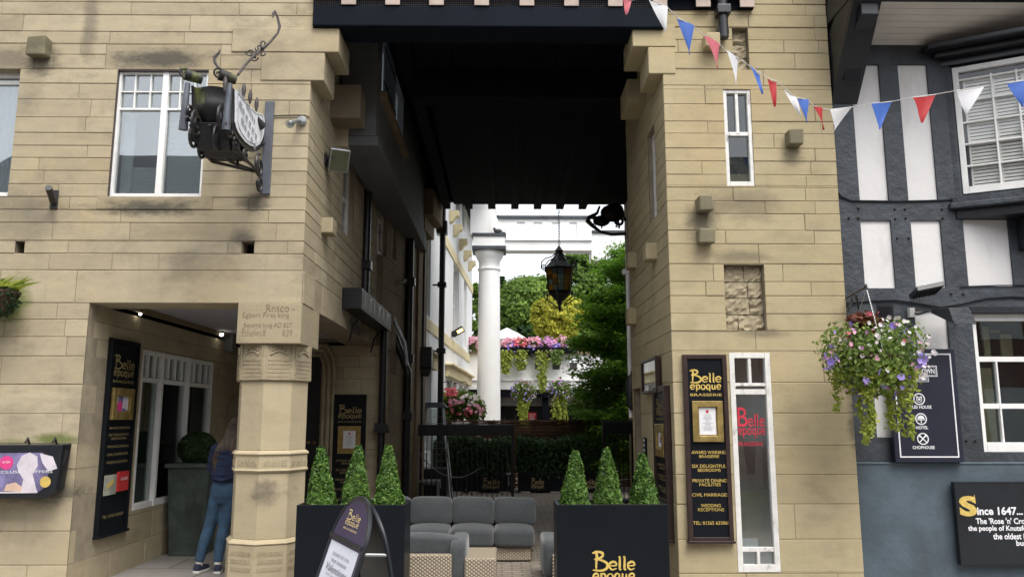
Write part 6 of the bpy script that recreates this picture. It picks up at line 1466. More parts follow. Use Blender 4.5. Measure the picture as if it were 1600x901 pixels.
# speaker and porch lamps
p = P(354, 534, 11.6); SPk = thing('wall_speaker', (p.x, 11.6, p.z), 'rounded pale loudspeaker high at the back of the porch', 'speaker'); mb = MB(); mb.box(p.x-.10, p.x+.10, 11.55, 11.75, p.z-.14, p.z+.14); mb.build('cabinet', simple('grey_plastic', (.20, .21, .19), .6), SPk, bevel=.04)
mb = MB(); mb.box(p.x-.07, p.x+.07, 11.535, 11.548, p.z-.11, p.z+.11); mb.build('grille', simple('grille_grey', (.14, .15, .14), .8), SPk, bevel=.02); mb = MB(); mb.box(p.x-.02, p.x+.02, 11.75, 12.3, p.z-.02, p.z+.02); mb.build('bracket', M['iron'], SPk)
for (px, py, Y, s_, lab) in ((346, 522, 11.2, .028, 'bright porch spotlight beside the pale loudspeaker'), (219, 490, 8.7, .016, 'tiny lit porch spotlight above the dim black board')):
    p = P(px, py, Y); t = thing('spotlight', p, lab, 'spotlight'); mb = MB(); mb.sphere(p, s_, 12, 8); mb.build('bulb', emis('lit_bulb', (1, .93, .8), 8), t, smooth=True)
    mb = MB(); mb.lathe([(s_*.8, .005), (s_*1.3, .03), (s_*1.2, .07), (.01, .08)], p, 12); mb.tube([p+V((0, 0, .07)), (p.x, p.y, max(p.z+.1, zc+0*p.z-.0 if False else p.z+.12))], .008, 6); mb.build('fitting', M['iron'], t, smooth=True)
# tall tapering planter with clipped ball in the porch
bc = PZ(289, 868, 0); bc = V((bc.x, bc.y+.18, 0)); zt_ = P(289, 722, bc.y).z
TP = thing('tall_planter', bc, 'tall tapering grey green planter with a dark clipped ball inside the porch', 'planter')
w0, w1 = .19, .245; mb = MB(); mb.add([(bc.x+sx_*w_, bc.y+sy_*w_, z) for z, w_ in ((0, w0), (zt_-.05, w1)) for sx_, sy_ in ((-1,-1),(1,-1),(1,1),(-1,1))], [(0,1,2,3),(4,5,6,7),(0,1,5,4),(1,2,6,5),(2,3,7,6),(3,0,4,7)]); mb.build('body', simple('lead_green_planter', (.055, .075, .065), .6, var=.3, nscale=5, dirt=((.03, .035, .03), 3, .5)), TP, bevel=.008)
mb = MB(); mb.box(bc.x-w1-.03, bc.x+w1+.03, bc.y-w1-.03, bc.y+w1+.03, zt_-.05, zt_); mb.build('rim', simple('lead_green_rim', (.065, .085, .075), .6), TP, bevel=.012)
R = np.random.RandomState(6); rb = .22; cb = (bc.x, bc.y, P(300, 700, bc.y).z); p = ell(6500, cb, (rb*1.03, rb*1.03, rb*.92), R, .86); nn = (p-np.array(cb))/rb
quads('clipped_ball', leafquads(p, .016, nn, .8), np.clip(R.normal(.3, .25, 6500), 0, 1), M['leaf_hedge'], TP); mb = MB(); mb.sphere(cb, rb*.86, 16, 10); mb.build('inner_twigs', M['dark'], TP)
# ================================================================== wrought iron hanging sign
IX, IX2 = fx(420, 200)+.0, 0
IX = P(412, 200, YF).x; JX = IX-.33
IS = thing('hanging_sign', P(418, 300, YF), 'ornate mossy wrought iron hanging sign with a white shield on the left tower', 'sign')
M['moss'] = simple('mossy_sheet_iron', (.015, .016, .016), .55, var=.3, nscale=6, dirt=((.15, .17, .04), 5, .50), bscale=20, bstr=.5); M['zinc'] = simple('dull_zinc_sheet', (.10, .11, .13), .4, .3, var=.3, nscale=6)
mb = MB(); a = P(419, 232, YF); mb.box(a.x-.045, a.x+.045, YF-.03, YF-.001, P(420, 304, YF).z, P(424, 160, YF).z); mb.build('wall_plate', simple('wall_plate_grey', (.09, .10, .12), .5), IS, bevel=.004)
FI = Fr((IX, 0, 0), (0, 1, 0), (1, 0, 0))
def ip(px, py, X=None): q_ = PX(px, py, IX if X is None else X); return (q_.y, q_.z)
out = [(165,130),(200,165),(230,200),(265,250),(310,290),(322,330),(345,330),(370,365),(400,390),(440,398),(470,410),(483,440),(487,480),(487,550),(480,620),(460,690),(430,735),(395,755),(360,757),(320,740),(280,710),(240,660),(200,600),(178,545),(165,490),(168,350)]
sh = [ip(340+x/6.93, 120+y/6.93) for x, y in out]
mb = MB(); mb.prism(sh, FI, .012, .022); mb.build('shield', simple('worn_white_shield', (.78, .80, .84), .6, var=.1, nscale=20, dirt=((.42, .44, .46), 9, .6)), IS, bevel=.004)
cs = (sum(a for a, b in sh)/len(sh), sum(b for a, b in sh)/len(sh)); rim = [(cs[0]+(a-cs[0])*.86, cs[1]+(b-cs[1])*.88) for a, b in sh]
mb = MB(); mb.tube([FI.w(a, b, .024) for a, b in rim], .004, 4, closed=True)
def blackletter(mb, F, s, a, b, v0, v1):
    n_ = len(s); w_ = (b-a)/n_
    for i, ch in enumerate(s):
        if ch == ' ': continue
        R = random.Random(ord(ch)); u = a+w_*i
        for k in range(3 if ch.isupper() else 2): x = u+w_*(.15+.3*k); ribbon(mb, F, [(x+w_*.1, v0-(v1-v0)*(.3 if ch in 'pyg' and k == 0 else 0)), (x-w_*.04, v0+(v1-v0)*.2), (x, v0+(v1-v0)*.8), (x+w_*.14, v1+(v1-v0)*(.35 if ch in 'tdhl' or ch.isupper() else 0))], w_*.05, w_*.22, .024+k*.0004)
        ribbon(mb, F, [(u+w_*.1, v1-(v1-v0)*.1), (u+w_*.7, v1-(v1-v0)*R.uniform(.1, .5))], w_*.08, w_*.15, .0262)
z_ = cs[1]; y0_, y1_ = min(a for a, b in sh), max(a for a, b in sh)
FIt = Fr((IX, 0, 0), (0, 1, 0), (1, 0, 0), (0, -.25, 1))
sl2 = -.25
FS = Fr((IX, y0_, z_+.12), V((0, 1, sl2)), (1, 0, 0), (0, 0, 1))
blackletter(mb, FS, 'The Kings', .08, .62, .02, .08); blackletter(mb, FS, 'Coffee', .12, .72, -.10, -.03); blackletter(mb, FS, 'House', .2, .7, -.2, -.14)
mb.build('lettering', simple('shield_grey', (.34, .36, .40), .7), IS)
# box body behind the shield: side sheets and mossy curled front
bo = [(cs[0]+(a-cs[0])*1.16, cs[1]+(b-cs[1])*1.12-.02) for a, b in sh]
mb = MB(); mb.prism(bo, FI, -.012, .008); mb.build('side_sheet', M['iron'], IS); mb = MB(); mb.prism(bo, Fr((JX, 0, 0), (0, 1, 0), (1, 0, 0)), -.01, .01); mb.build('side_sheet', M['iron'], IS)
yn = min(a for a, b in bo)-.0; zt_ = PX(362, 140, IX).z; zb_ = PX(372, 232, IX).z
mb = MB(); nseg = 14; vs = []
for i in range(nseg+1):
    f = i/nseg; z = zt_+(zb_+.06-zt_)*f; y = yn-.02+.42*max(0, f-.35)**1.3+.02*sin(f*7); w0_, w1_ = JX+.02+.09*f**2, IX-.01-.07*f**2
    for j in range(7): g = j/6; vs.append((w0_+(w1_-w0_)*g, y+.03*(2*g-1)**2+.012*sin(9*g+3*f), z))
mb.add(vs, [(i*7+j, i*7+j+1, (i+1)*7+j+1, (i+1)*7+j) for i in range(nseg) for j in range(6)]); mb.add([(x, y+.012, z) for x, y, z in vs], [(i*7+j, i*7+j+1, (i+1)*7+j+1, (i+1)*7+j) for i in range(nseg) for j in range(6)])
mb.build('front_sheet', M['moss'], IS, smooth=True)
for x_ in (IX+.01, JX-.03):
    mb = MB(); zA = zt_+.02; zB = zt_-.40; mb.tube([(x_, yn-.03, zA), (x_-.01, yn-.03, (zA+zB)/2), (x_-.02, yn-.01, zB)], [.022, .030, .040], 12); mb.build('rolled_flange', M['zinc'], IS, smooth=True)
for (x_, y_) in ((IX-.03, yn-.02), (JX-.0, yn-.02)):
    mb = MB(); z = zt_+.10; mb.tube([(x_-.05, y_-.03, z), (x_+.07, y_+.05, z-.02)], [.055, .04], 14)
    mb.tube(spiral((0, 0, 0), .055, .01, 1.6, Fr((x_-.055, y_-.035, z), (1, .9, 0), (.66, -.74, 0))), .010, 5); mb.build('scroll_roll', M['moss'], IS, smooth=True)
q_ = PX(398, 192, IX); mb = MB(); mb.tube([(IX-.02, PX(400, 190, IX).y, q_.z+.05), (IX+.05, PX(400, 190, IX).y+.08, q_.z)], [.05, .04], 12); mb.build('scroll_roll', M['iron'], IS, smooth=True)
# spikes along the top edge
for (px, py) in ((381, 140), (391, 150), (401, 162), (352, 130)):
    q_ = PX(px, py, IX); mb = MB(); mb.lathe([(.008, -.08), (.022, -.02), (.018, .03), (.003, .065)], q_, 8); mb.build('spike', M['rust'], IS, smooth=True)
# black scrollwork underneath
mb = MB(); zl = zb_
for (y_, z, r_, tn, a0, x_) in ((yn+.0, zl+.16, .12, 1.7, 2, IX-.05), (yn+.02, zl+.12, .12, 1.7, 2, JX+.05), (yn+.12, zl+.02, .12, 1.7, 2, IX-.12), (yn+.05, zl+.10, .10, 1.7, 2, IX), (yn+.22, zl+.0, .09, 1.5, 0, IX), (yn+.10, zl+.02, .11, 1.6, 1, JX), (yn+.30, zl-.02, .08, 1.5, 3, JX), (yn+.5, zl+.0, .07, 1.5, 1, IX), (yn-.02, zl+.22, .08, 1.5, 4, JX)):
    mb.tube(spiral((y_, z, 0), r_, .02, tn, Fr((x_, 0, 0), (0, 1, 0), (1, 0, 0)), a0), .014, 6, flat=1)
for x_ in (IX, JX, (IX+JX)/2): mb.tube([(x_, yn+.02, zl+.12), (x_, yn+.2, zl-.02), (x_+.03, yn+.5, zl-.06), (IX, YF-.05, zl-.02)], .016, 6)
mb.build('scrollwork', M['iron'], IS, smooth=True)
mb = MB(); zq = P(420, 270, YF).z
Fz = Fr((IX+.02, 0, 0), (0, 1, 0), (1, 0, 0))
mb.tube(spiral((YF-.14, zq+.02, 0), .12, .03, 1.5, Fz, pi/2, 24), .016, 6); mb.tube(spiral((YF-.10, zq-.14, 0), .09, .02, 1.4, Fz, pi, 20), .013, 6)
mb.tube([(IX+.02, YF-.02, P(420, 225, YF).z), (IX-.02, YF-.22, P(410, 238, YF).z), (IX-.1, YF-.5, zl-.03)], .016, 6); mb.build('support_scroll', M['iron'], IS, smooth=True)
# bottom plate mass with leaf drops
mb = MB(); mb.prism([(yn+.06, zl+.16), (yn+.55, zl+.14), (yn+.62, zl+.04), (yn+.5, zl-.06), (yn+.42, zl-.02), (yn+.34, zl-.08), (yn+.25, zl-.04), (yn+.16, zl-.07), (yn+.10, zl+.0)], Fr((JX, 0, 0), (0, 1, 0), (1, 0, 0)), .02, IX-JX-.02); mb.build('under_plate', M['iron'], IS, bevel=.01)
q_ = PX(371, 257, (IX+JX)/2+.1); mb = MB(); mb.lathe([(.004, .12), (.006, .05), (.018, 0), (.003, -.05)], q_, 6); mb.build('drop', M['iron'], IS)
# antler shaped rod rising to the wall
def ir(px, py, Y): return P(px, py, Y)
mb = MB(); ln = [(372, 117, 6.75), (384, 101, 6.9), (398, 86, 7.0), (412, 76, 7.1), (424, 64, 7.25), (434, 52, 7.35), (437, 42, 7.38), (434, 28, 7.38), (430, 18, 7.36)]
mb.tube([ir(*q_) for q_ in ln], [.012]*6+[.016, .012, .006], 6); mb.tube([ir(430, 18, 7.36), ir(427, 22, 7.34), ir(426, 29, 7.33)], [.012, .016, .003], 6)
mb.tube([ir(354, 115, 6.7), ir(341, 105, 6.7), ir(336, 98, 6.7), ir(335, 90, 6.7), ir(342, 83, 6.7), ir(344, 77, 6.7)], [.012, .012, .016, .016, .012, .003], 6); mb.build('antler_rod', M['rust'], IS, smooth=True)
mb = MB(); Fv = Fr((0, 7.05, 0), (1, 0, 0), (0, -1, 0))
for (px, py, dx, dy) in ((391, 84, 1, 1), (405, 75, -1, 1), (397, 90, 1, -1), (412, 68, 1, -1), (410, 84, -1, -1)):
    u, v = Fv.pt(px, py); mb.tube(spiral((u, v, 0), .04, .010, 1.2, Fv, atan2 if False else (0 if dx > 0 else pi), 14, dy), .007, 5)
for (px, py) in ((396, 88), (403, 81), (410, 75)): u, v = Fv.pt(px, py); mb.sphere(Fv.w(u, v, .0), .022, 8, 6)
mb.build('knot_scrolls', M['rust'], IS, smooth=True)
# ================================================================== lantern in the passage
YL = 15.9; lc = P(874, 430, YL); LN = thing('lantern', (lc.x, YL, P(874, 484, YL).z), 'large black iron lantern with amber and blue leaded panes hanging on a chain', 'lantern')
L0 = V((lc.x, YL, 0)); zz = lambda y: P(874, y, YL).z
zg0, zg1 = zz(455), zz(422)
mb = MB(); mb.lathe([(.30, zg1), (.31, zg1+.04), (.20, zg1+.16), (.09, zz(398)), (.07, zz(394)), (.10, zz(392)), (.05, zz(388)), (.015, zz(384))], L0, 6, rot=.3); mb.build('roof', M['iron'], LN)
mb = MB(); mb.lathe([(.05, zz(471)), (.12, zz(467)), (.23, zg0-.06), (.25, zg0), (.23, zg0+.01)], L0, 6, rot=.3); mb.build('base', M['iron'], LN)
def pane_mat(name, c):
    m, n_, b, L = newmat(name); b.inputs['Base Color'].default_value = rgb(c); b.inputs['Roughness'].default_value = .15
    t_ = N(n_, 'ShaderNodeBsdfTranslucent'); t_.inputs[0].default_value = rgb(c); tr = N(n_, 'ShaderNodeBsdfTransparent'); tr.inputs[0].default_value = rgb(c)
    mx = N(n_, 'ShaderNodeMixShader'); mx.inputs[0].default_value = .5; L(t_.outputs[0], mx.inputs[1]); L(tr.outputs[0], mx.inputs[2]); m2 = N(n_, 'ShaderNodeMixShader'); m2.inputs[0].default_value = .8; L(b.outputs[0], m2.inputs[1]); L(mx.outputs[0], m2.inputs[2]); L(m2.outputs[0], n_.nodes['Material Output'].inputs[0]); return m
cols = [pane_mat('amber_pane', (.75, .42, .08)), pane_mat('blue_pane', (.30, .45, .52)), pane_mat('dark_amber_pane', (.30, .19, .08))]
for k in range(6):
    a0_, a1_ = .3+pi/3*k, .3+pi/3*(k+1)
    b0 = L0+V((cos(a0_)*.235, sin(a0_)*.235, zg0)); t0 = L0+V((cos(a0_)*.285, sin(a0_)*.285, zg1)); b1 = L0+V((cos(a1_)*.235, sin(a1_)*.235, zg0)); t1 = L0+V((cos(a1_)*.285, sin(a1_)*.285, zg1))
    for j in range(4):
        for i in range(2):
            f0, f1, g0, g1 = j/4, (j+1)/4, i/2, (i+1)/2
            qd = [b0.lerp(t0, f).lerp(b1.lerp(t1, f), g) for f, g in ((f0, g0), (f0, g1), (f1, g1), (f1, g0))]
            if i == 0 and j == 0: pn = MB(); 
            pn.add(qd, [(0, 1, 2, 3)], (k+i+j*(k % 2)) % 3 if (j in (1, 2)) else (k+i) % 3)
    pn.build('pane', cols, LN)
    mb = MB(); mb.tube([b0, t0], .013, 5); mb.tube([b0.lerp(b1, .5), t0.lerp(t1, .5)], .007, 4)
    for f in (.25, .5, .75): mb.tube([b0.lerp(t0, f), b1.lerp(t1, f)], .006, 4)
    mb.build('glazing_bar', M['iron'], LN)
    am = (a0_+a1_)/2+.5; Fk = Fr(L0, (cos(am), sin(am), 0), (-sin(am), cos(am), 0)); mb = MB()
    mb.tube([Fk.w(.06, zz(395)), Fk.w(.17, zz(402)), Fk.w(.30, zz(405)), Fk.w(.38, zz(411)), Fk.w(.39, zz(420)), Fk.w(.33, zz(423))], .012, 5); mb.tube(spiral((.33, zz(418), 0), .055, .01, 1.5, Fk, -pi/2, 16), .010, 5)
    mb.tube([Fk.w(.10, zz(478)), Fk.w(.2, zz(472)), Fk.w(.32, zz(466)), Fk.w(.34, zz(457))], .012, 5); mb.tube(spiral((.29, zz(459), 0), .05, .01, 1.5, Fk, 0, 16), .009, 5); mb.build('scroll', M['iron'], LN)
mb = MB(); mb.lathe([(.004, zz(487)), (.03, zz(483)), (.035, zz(480)), (.015, zz(477)), (.07, zz(474)), (.05, zz(470)), (.05, zz(468))], L0, 10); mb.build('finial', M['iron'], LN, smooth=True)
mb = MB(); z = zz(386); ztp = zb1+.0; i = 0
while z < ztp+.0:
    d_ = V((.016, 0, 0)) if i % 2 else V((0, .016, 0)); mb.tube([L0+V((0, 0, z))-d_, L0+V((0, 0, z+.03))-d_*1.3, L0+V((0, 0, z+.06))-d_*.4, L0+V((0, 0, z+.06))+d_*.4, L0+V((0, 0, z+.03))+d_*1.3, L0+V((0, 0, z))+d_], .007, 4, closed=True); z += .055; i += 1
mb.build('chain', M['iron'], LN)
# iron scroll bracket at the back right of the bridge
Yb = 15.2; Fw = Fr((0, Yb, 0), (1, 0, 0), (0, -1, 0)); mb = MB(); w3 = lambda x, y: Fw.w(*Fw.pt(x, y), 0)
mb.tube([w3(x, y) for x, y in ((937, 322), (933, 333), (920, 340), (918, 345), (925, 352), (938, 362), (955, 366), (978, 365))], [.02, .03, .045, .05, .04, .03, .03, .03], 8)
mb.tube([w3(x, y) for x, y in ((925, 338), (945, 350), (955, 340), (975, 335))], .05, 6)
for (x, y, r_) in ((948, 335, .12), (962, 328, .13), (940, 345, .08), (968, 345, .12)): u, v = Fw.pt(x, y); mb.tube(spiral((u, v, 0), r_, .02, 1.7, Fw), .03, 6)
mb.sphere(w3(957, 333), .2, 10, 8, sq=(1.2, .6, .9)); mb.sphere(w3(940, 345), .14, 10, 8, sq=(1.2, .6, .8))
R = random.Random(4)
for i in range(16): x = 925+R.random()*45; y = 338+R.random()*18; mb.tube([w3(x, y), w3(x+R.uniform(-4, 4), y+R.uniform(2, 9))], [.03, .005], 5)
tag(mb.build('scroll_bracket', M['iron'], smooth=True), 'black curled iron bracket under the far right corner of the bridge', 'bracket')
# ================================================================== bunting
Bn = thing('bunting', P(1000, -10, 6), 'string of red, white and blue triangular flags across the street', 'bunting')
fl_ = [((973, -4), (987, 1), (979, 23), 'p', 5.6), ((1015, -2), (1042, 12), (1040, 50), 'w', 5.7), ((1059, 28), (1083, 42), (1077, 86), 'b', 5.9), ((1099, 55), (1124, 70), (1121, 107), 'p', 6.1), ((1134, 80), (1155, 93), (1151, 132), 'w', 6.3), ((1170, 103), (1189, 116), (1192, 147), 'b', 6.5),
       ((1198, 122), (1214, 128), (1211, 167), 'r', 6.65), ((1226, 138), (1243, 153), (1250, 180), 'w', 6.8), ((1248, 153), (1262, 157), (1260, 192), 'b', 6.9), ((1272, 166), (1284, 170), (1287, 203), 'r', 6.95), ((1296, 172), (1331, 168), (1304, 204), 'w', 6.9), ((1359, 163), (1395, 159), (1375, 202), 'b', 6.6), ((1425, 153), (1463, 148), (1441, 192), 'r', 6.25),
       ((1496, 142), (1537, 136), (1510, 178), 'w', 5.9), ((1576, 130), (1615, 124), (1597, 168), 'b', 5.6)]
def cloth(name, c):
    m, n, b, L = newmat(name); b.inputs['Base Color'].default_value = rgb(c); b.inputs['Roughness'].default_value = .6
    t_ = N(n, 'ShaderNodeBsdfTranslucent'); t_.inputs[0].default_value = rgb(c); mx = N(n, 'ShaderNodeMixShader'); mx.inputs[0].default_value = .35; L(b.outputs[0], mx.inputs[1]); L(t_.outputs[0], mx.inputs[2]); L(mx.outputs[0], n.nodes['Material Output'].inputs[0]); return m
FC = {'p': cloth('faded_red_flag', (.66, .16, .20)), 'r': cloth('red_flag', (.50, .025, .03)), 'w': cloth('white_flag', (.78, .79, .82)), 'b': cloth('blue_flag', (.06, .16, .58))}
cordp = []; nm = {'p': 'faded_red_flag', 'r': 'red_flag', 'w': 'white_flag', 'b': 'blue_flag'}
for i, (a, b, c, k, Y) in enumerate(fl_):
    A_, B_ = P(*a, Y), P(*b, Y+.04); T_ = P(*c, Y+.02); cordp += [A_, B_]; vs = []; n = 8; nw = ((B_-A_).cross(T_-A_)).normalized()
    for r_ in range(n+1):
        f = r_/n; l, rr = A_.lerp(T_, f), B_.lerp(T_, f)
        l = l+(rr-l)*(.10*sin(pi*f)) if i % 3 == 0 else l
        for s_ in range(5): g = s_/4; vs.append(l.lerp(rr, g)+nw*(.018*sin(3*g+2*f+i)*(1-f*.3)))
    mb = MB(); mb.add(vs, [(r_*5+s_, r_*5+s_+1, (r_+1)*5+s_+1, (r_+1)*5+s_) for r_ in range(n) for s_ in range(4)]); 
    o = mb.build('flag', FC[k], Bn); o.data.polygons.foreach_set('use_smooth', [True]*len(o.data.polygons)); o['label'] = {'p': 'faded pinkish red triangular flag', 'r': 'deep red triangular flag', 'w': 'white triangular flag', 'b': 'blue triangular flag'}[k]
cordp = [P(940, -30, 5.5)]+cordp+[P(1660, 117, 5.4)]
mb = MB(); mb.tube([q_+V((0, 0, .003)) for q_ in cordp], .0035, 5); mb.build('cord', M['oldwhite'], Bn)
# ================================================================== pavement sign (A-board)
YA = 4.7
AB = thing('pavement_sign', (P(545, 1000, YA).x, YA, 0), 'tilted purple pavement sign with arched tubular frame in front of the left planter', 'sign')
# panel plane through four photo points at estimated depths
Tp = P(563, 777, 4.69); Lm = P(521, 833, 4.90); Rm = P(569, 857, 4.34)
uA = (Rm-Lm).normalized(); vA = (Tp-(Lm+Rm)*.5).normalized(); nA = uA.cross(vA).normalized()
if nA.y > 0: nA = -nA
vA = nA.cross(uA).normalized(); vA = vA if vA.z > 0 else -vA
Fa = Fr((Lm+Rm)*.5, uA, nA, vA)
def aq(px, py): return Fa.pt(px, py)
hwid = (Rm-Lm).length/2*1.02; ht = (Tp-Fa.O).dot(Fa.V)
zbot = -Fa.O.z/vA.z
arch = [(-hwid, 0)]+[(-hwid*cos(pi*i/2/8)**.9 if i < 8 else 0, ht*sin(pi*i/2/8)) for i in range(1, 9)]
arch = [(-hwid, zbot), (-hwid, 0)]+[(-hwid*cos(pi*i/16), ht*sin(pi*i/16)) for i in range(1, 16)]+[(hwid, 0), (hwid, zbot)]
mb = MB(); mb.tube([Fa.w(a, b) for a, b in arch], .014, 8); mb.build('front_frame', M['jet'], AB, smooth=True)
inn = [(a*.93, b*.95) for a, b in arch[1:-1]]; M['purple'] = simple('purple_panel', (.045, .035, .085), .3, var=.15)
mb = MB(); mb.prism(inn, Fa, -.006, .006); mb.build('header_panel', M['purple'], AB)
mb = MB(); mb.fbox(Fa, -hwid*.95, hwid*.95, zbot+.08, -.012, -.006, .006); mb.build('panel', M['purple'], AB)
mb = MB(); mb.fbox(Fa, -hwid*.86, hwid*.86, zbot+.12, -.03, .007, .009); mb.build('poster_sheet', simple('poster_white', (.70, .72, .80), .5, var=.04), AB)
mb = MB(); logo(mb, Fa, -hwid*.42, hwid*.40, ht*.22, ht*.68, .007, brass=True); mb.build('gold_lettering', simple('sign_gold', (.72, .55, .28), .5), AB)
mb = MB(); text(mb, 'DINNER FOR TWO', Fa, -hwid*.5, hwid*.55, -.10, -.082, .010); text(mb, 'treat someone', Fa, -hwid*.45, hwid*.5, -.135, -.115, .010, shear=.3); text(mb, 'Valentines', Fa, -hwid*.62, hwid*.66, -.185, -.145, .010, shear=.3); text(mb, 'book your table now', Fa, -hwid*.5, hwid*.55, -.21, -.196, .010); mb.build('poster_print', M['ink'], AB)
mb = MB()
def ellp(cx, cy, rx, ry, rot): return [(cx+rx*cos(a)*cos(rot)-ry*sin(a)*sin(rot), cy+rx*cos(a)*sin(rot)+ry*sin(a)*cos(rot)) for a in [2*pi*i/20 for i in range(20)]]
mb.prism(ellp(.03, -.33, .028, .09, .18), Fa, .0095, .0105); mb.prism(ellp(.085, -.335, .028, .09, -.10), Fa, .0100, .0112); mb.build('poster_motif', simple('plum_motif', (.28, .06, .20), .5), AB)
mb = MB(); mb.prism(ellp(-.08, -.36, .07, .10, 0), Fa, .0092, .0098); mb.build('poster_motif', simple('pale_motif', (.5, .52, .6), .5), AB)
mb = MB(); mb.fbox(Fa, -hwid*1.0, hwid*1.0, -.014, .006, .004, .02); mb.build('cross_bar', M['jet'], AB)
# rear hoop leaning the other way, hinged at the top
q0 = Fa.w(0, ht); rb0 = P(612, 842, YA+.62)
uB = uA; top_ = Fa.w(0, ht*.985); vB = V((vA.x, vA.y, vA.z)); 
dirB = (top_-(Fa.O+ V((nA.x*-1, nA.y*-1, 0)).normalized()*.12)).normalized(); vB = dirB; nB = uB.cross(vB).normalized(); vB = nB.cross(uB).normalized(); vB = vB if vB.z > 0 else -vB
Fb2 = Fr(top_, uB, nB, vB); zb2 = -top_.z/vB.z
arch2 = [(-hwid, zb2), (-hwid, -ht)]+[(-hwid*cos(pi*i/16), -ht+ht*sin(pi*i/16)) for i in range(1, 16)]+[(hwid, -ht), (hwid, zb2)]
mb = MB(); mb.tube([Fb2.w(a, b) for a, b in arch2], .013, 8); mb.build('rear_frame', M['jet'], AB, smooth=True)
mb = MB(); mb.prism([(a*.93, b*.97-.01) for a, b in arch2[1:-1]]+[(hwid*.93, zb2+.1), (-hwid*.93, zb2+.1)], Fb2, -.005, .005); mb.build('rear_panel', M['board'], AB)
mb = MB(); mb.tube([Fa.w(hwid, -.03), Fb2.w(hwid, -ht-.03)], .009, 6); mb.build('stay', M['steel'], AB, smooth=True); mb = MB(); mb.tube([Fa.w(-hwid, -.03), Fb2.w(-hwid, -ht-.03)], .009, 6); mb.build('stay', M['steel'], AB, smooth=True)
# ================================================================== person in the porch (seen from behind)
pf = PZ(338, 894, 0); PX0, PY0 = pf.x, pf.y
PE = thing('person', (PX0, PY0, 0), 'person with long brown hair, navy sweater and blue jeans standing in the porch', 'person')
M['skin'] = simple('skin', (.55, .36, .27), .6, var=.05); M['denim'] = simple('denim', (.032, .072, .125), .9, var=.25, nscale=9, bscale=70, bstr=.3, dirt=((.06, .12, .19), 4, .55)); M['navyk'] = simple('navy_knit', (.012, .020, .055), .95, var=.25, nscale=7, bscale=9, bstr=.6, bdist=.02)
def rings(mb, rs, n=20):
    vs = []; k = len(rs)
    for (x, y, z, rx, ry) in rs: vs += [V((x+rx*cos(2*pi*j/n), y+ry*sin(2*pi*j/n), z)) for j in range(n)]
    mb.add(vs, [(i*n+j, i*n+(j+1) % n, (i+1)*n+(j+1) % n, (i+1)*n+j) for i in range(k-1) for j in range(n)]+[tuple(range(n-1, -1, -1)), tuple(range((k-1)*n, k*n))])
def fused(name, mb, mat_, parent, vox=.011, sm=6):
    """one continuous surface from overlapping volumes"""
    me = bpy.data.meshes.new(name); me.from_pydata(mb.v, [], mb.f); import bmesh
    bm = bmesh.new(); bm.from_mesh(me); bmesh.ops.recalc_face_normals(bm, faces=bm.faces); bm.to_mesh(me); bm.free()
    o = bpy.data.objects.new(name, me); C.objects.link(o); r_ = o.modifiers.new('r', 'REMESH'); r_.mode = 'VOXEL'; r_.voxel_size = vox; q_ = o.modifiers.new('s', 'SMOOTH'); q_.iterations = sm; q_.factor = .5
    dg = bpy.context.evaluated_depsgraph_get(); dg.update(); m2 = bpy.data.meshes.new_from_object(o.evaluated_get(dg)); bpy.data.objects.remove(o); m2.materials.clear(); m2.materials.append(mat_)
    o = bpy.data.objects.new(name, m2); C.objects.link(o); o.parent = parent; m2.polygons.foreach_set('use_smooth', [True]*len(m2.polygons)); return o
fL, fR = V((-.185, .0, .07)), V((.02, -.03, .07)); kL, kR = V((-.115, .03, .44)), V((.04, .03, .44)); hL, hR = V((-.03, .02, .80)), V((.115, .02, .80))
def arms(mb, r0, r1, r2, end=1.0):
    for s_, e_, w_ in ((V((-.075, .0, 1.275)), V((-.135, .05, 1.08)), V((.0, .25, 1.12))), (V((.235, .0, 1.275)), V((.30, .05, 1.08)), V((.18, .25, 1.13)))):
        mb.tube([s_+V((.03 if s_.x < 0 else -.03, 0, .015)), s_, s_.lerp(e_, .5), e_, e_.lerp(w_, .5*end), e_.lerp(w_, end)], [r0*.9, r0, (r0+r1)/2, r1, (r1+r2)/2, r2], 12)
def legs(mb, rh, rk, ra, zend, calf):
    for h_, k_, f_ in ((hL, kL, fL), (hR, kR, fR)):
        e_ = V((f_.x, f_.y, zend)); c_ = k_.lerp(e_, .32)+V((0, -.022, 0)); mb.tube([h_+V((0, 0, .05)), h_, h_.lerp(k_, .5)+V((0, .005, 0)), k_, c_, e_], [rh*.9, rh, (rh+rk)*.5+.004, rk, calf, ra], 14)
hx = .085
mb = MB(); rings(mb, [(.045, .02, .78, .12, .09), (.045, .015, .88, .15, .105), (.06, .01, 1.0, .115, .085), (hx-.005, .0, 1.12, .13, .09), (hx, .0, 1.25, .15, .085), (hx, .01, 1.31, .09, .06), (hx+.005, .02, 1.34, .045, .045), (hx+.01, .035, 1.42, .042, .045)])
mb.sphere((hx+.02, .055, 1.485), .088, 16, 12, sq=(.84, 1.05, 1.22)); arms(mb, .042, .034, .024); legs(mb, .075, .05, .034, .10, .05)
for f_ in (fL, fR): mb.tube([(f_.x, f_.y, .10), (f_.x, f_.y+.01, .055), (f_.x, f_.y+.1, .035)], [.036, .036, .03], 10)
fused('body', mb, M['skin'], PE)
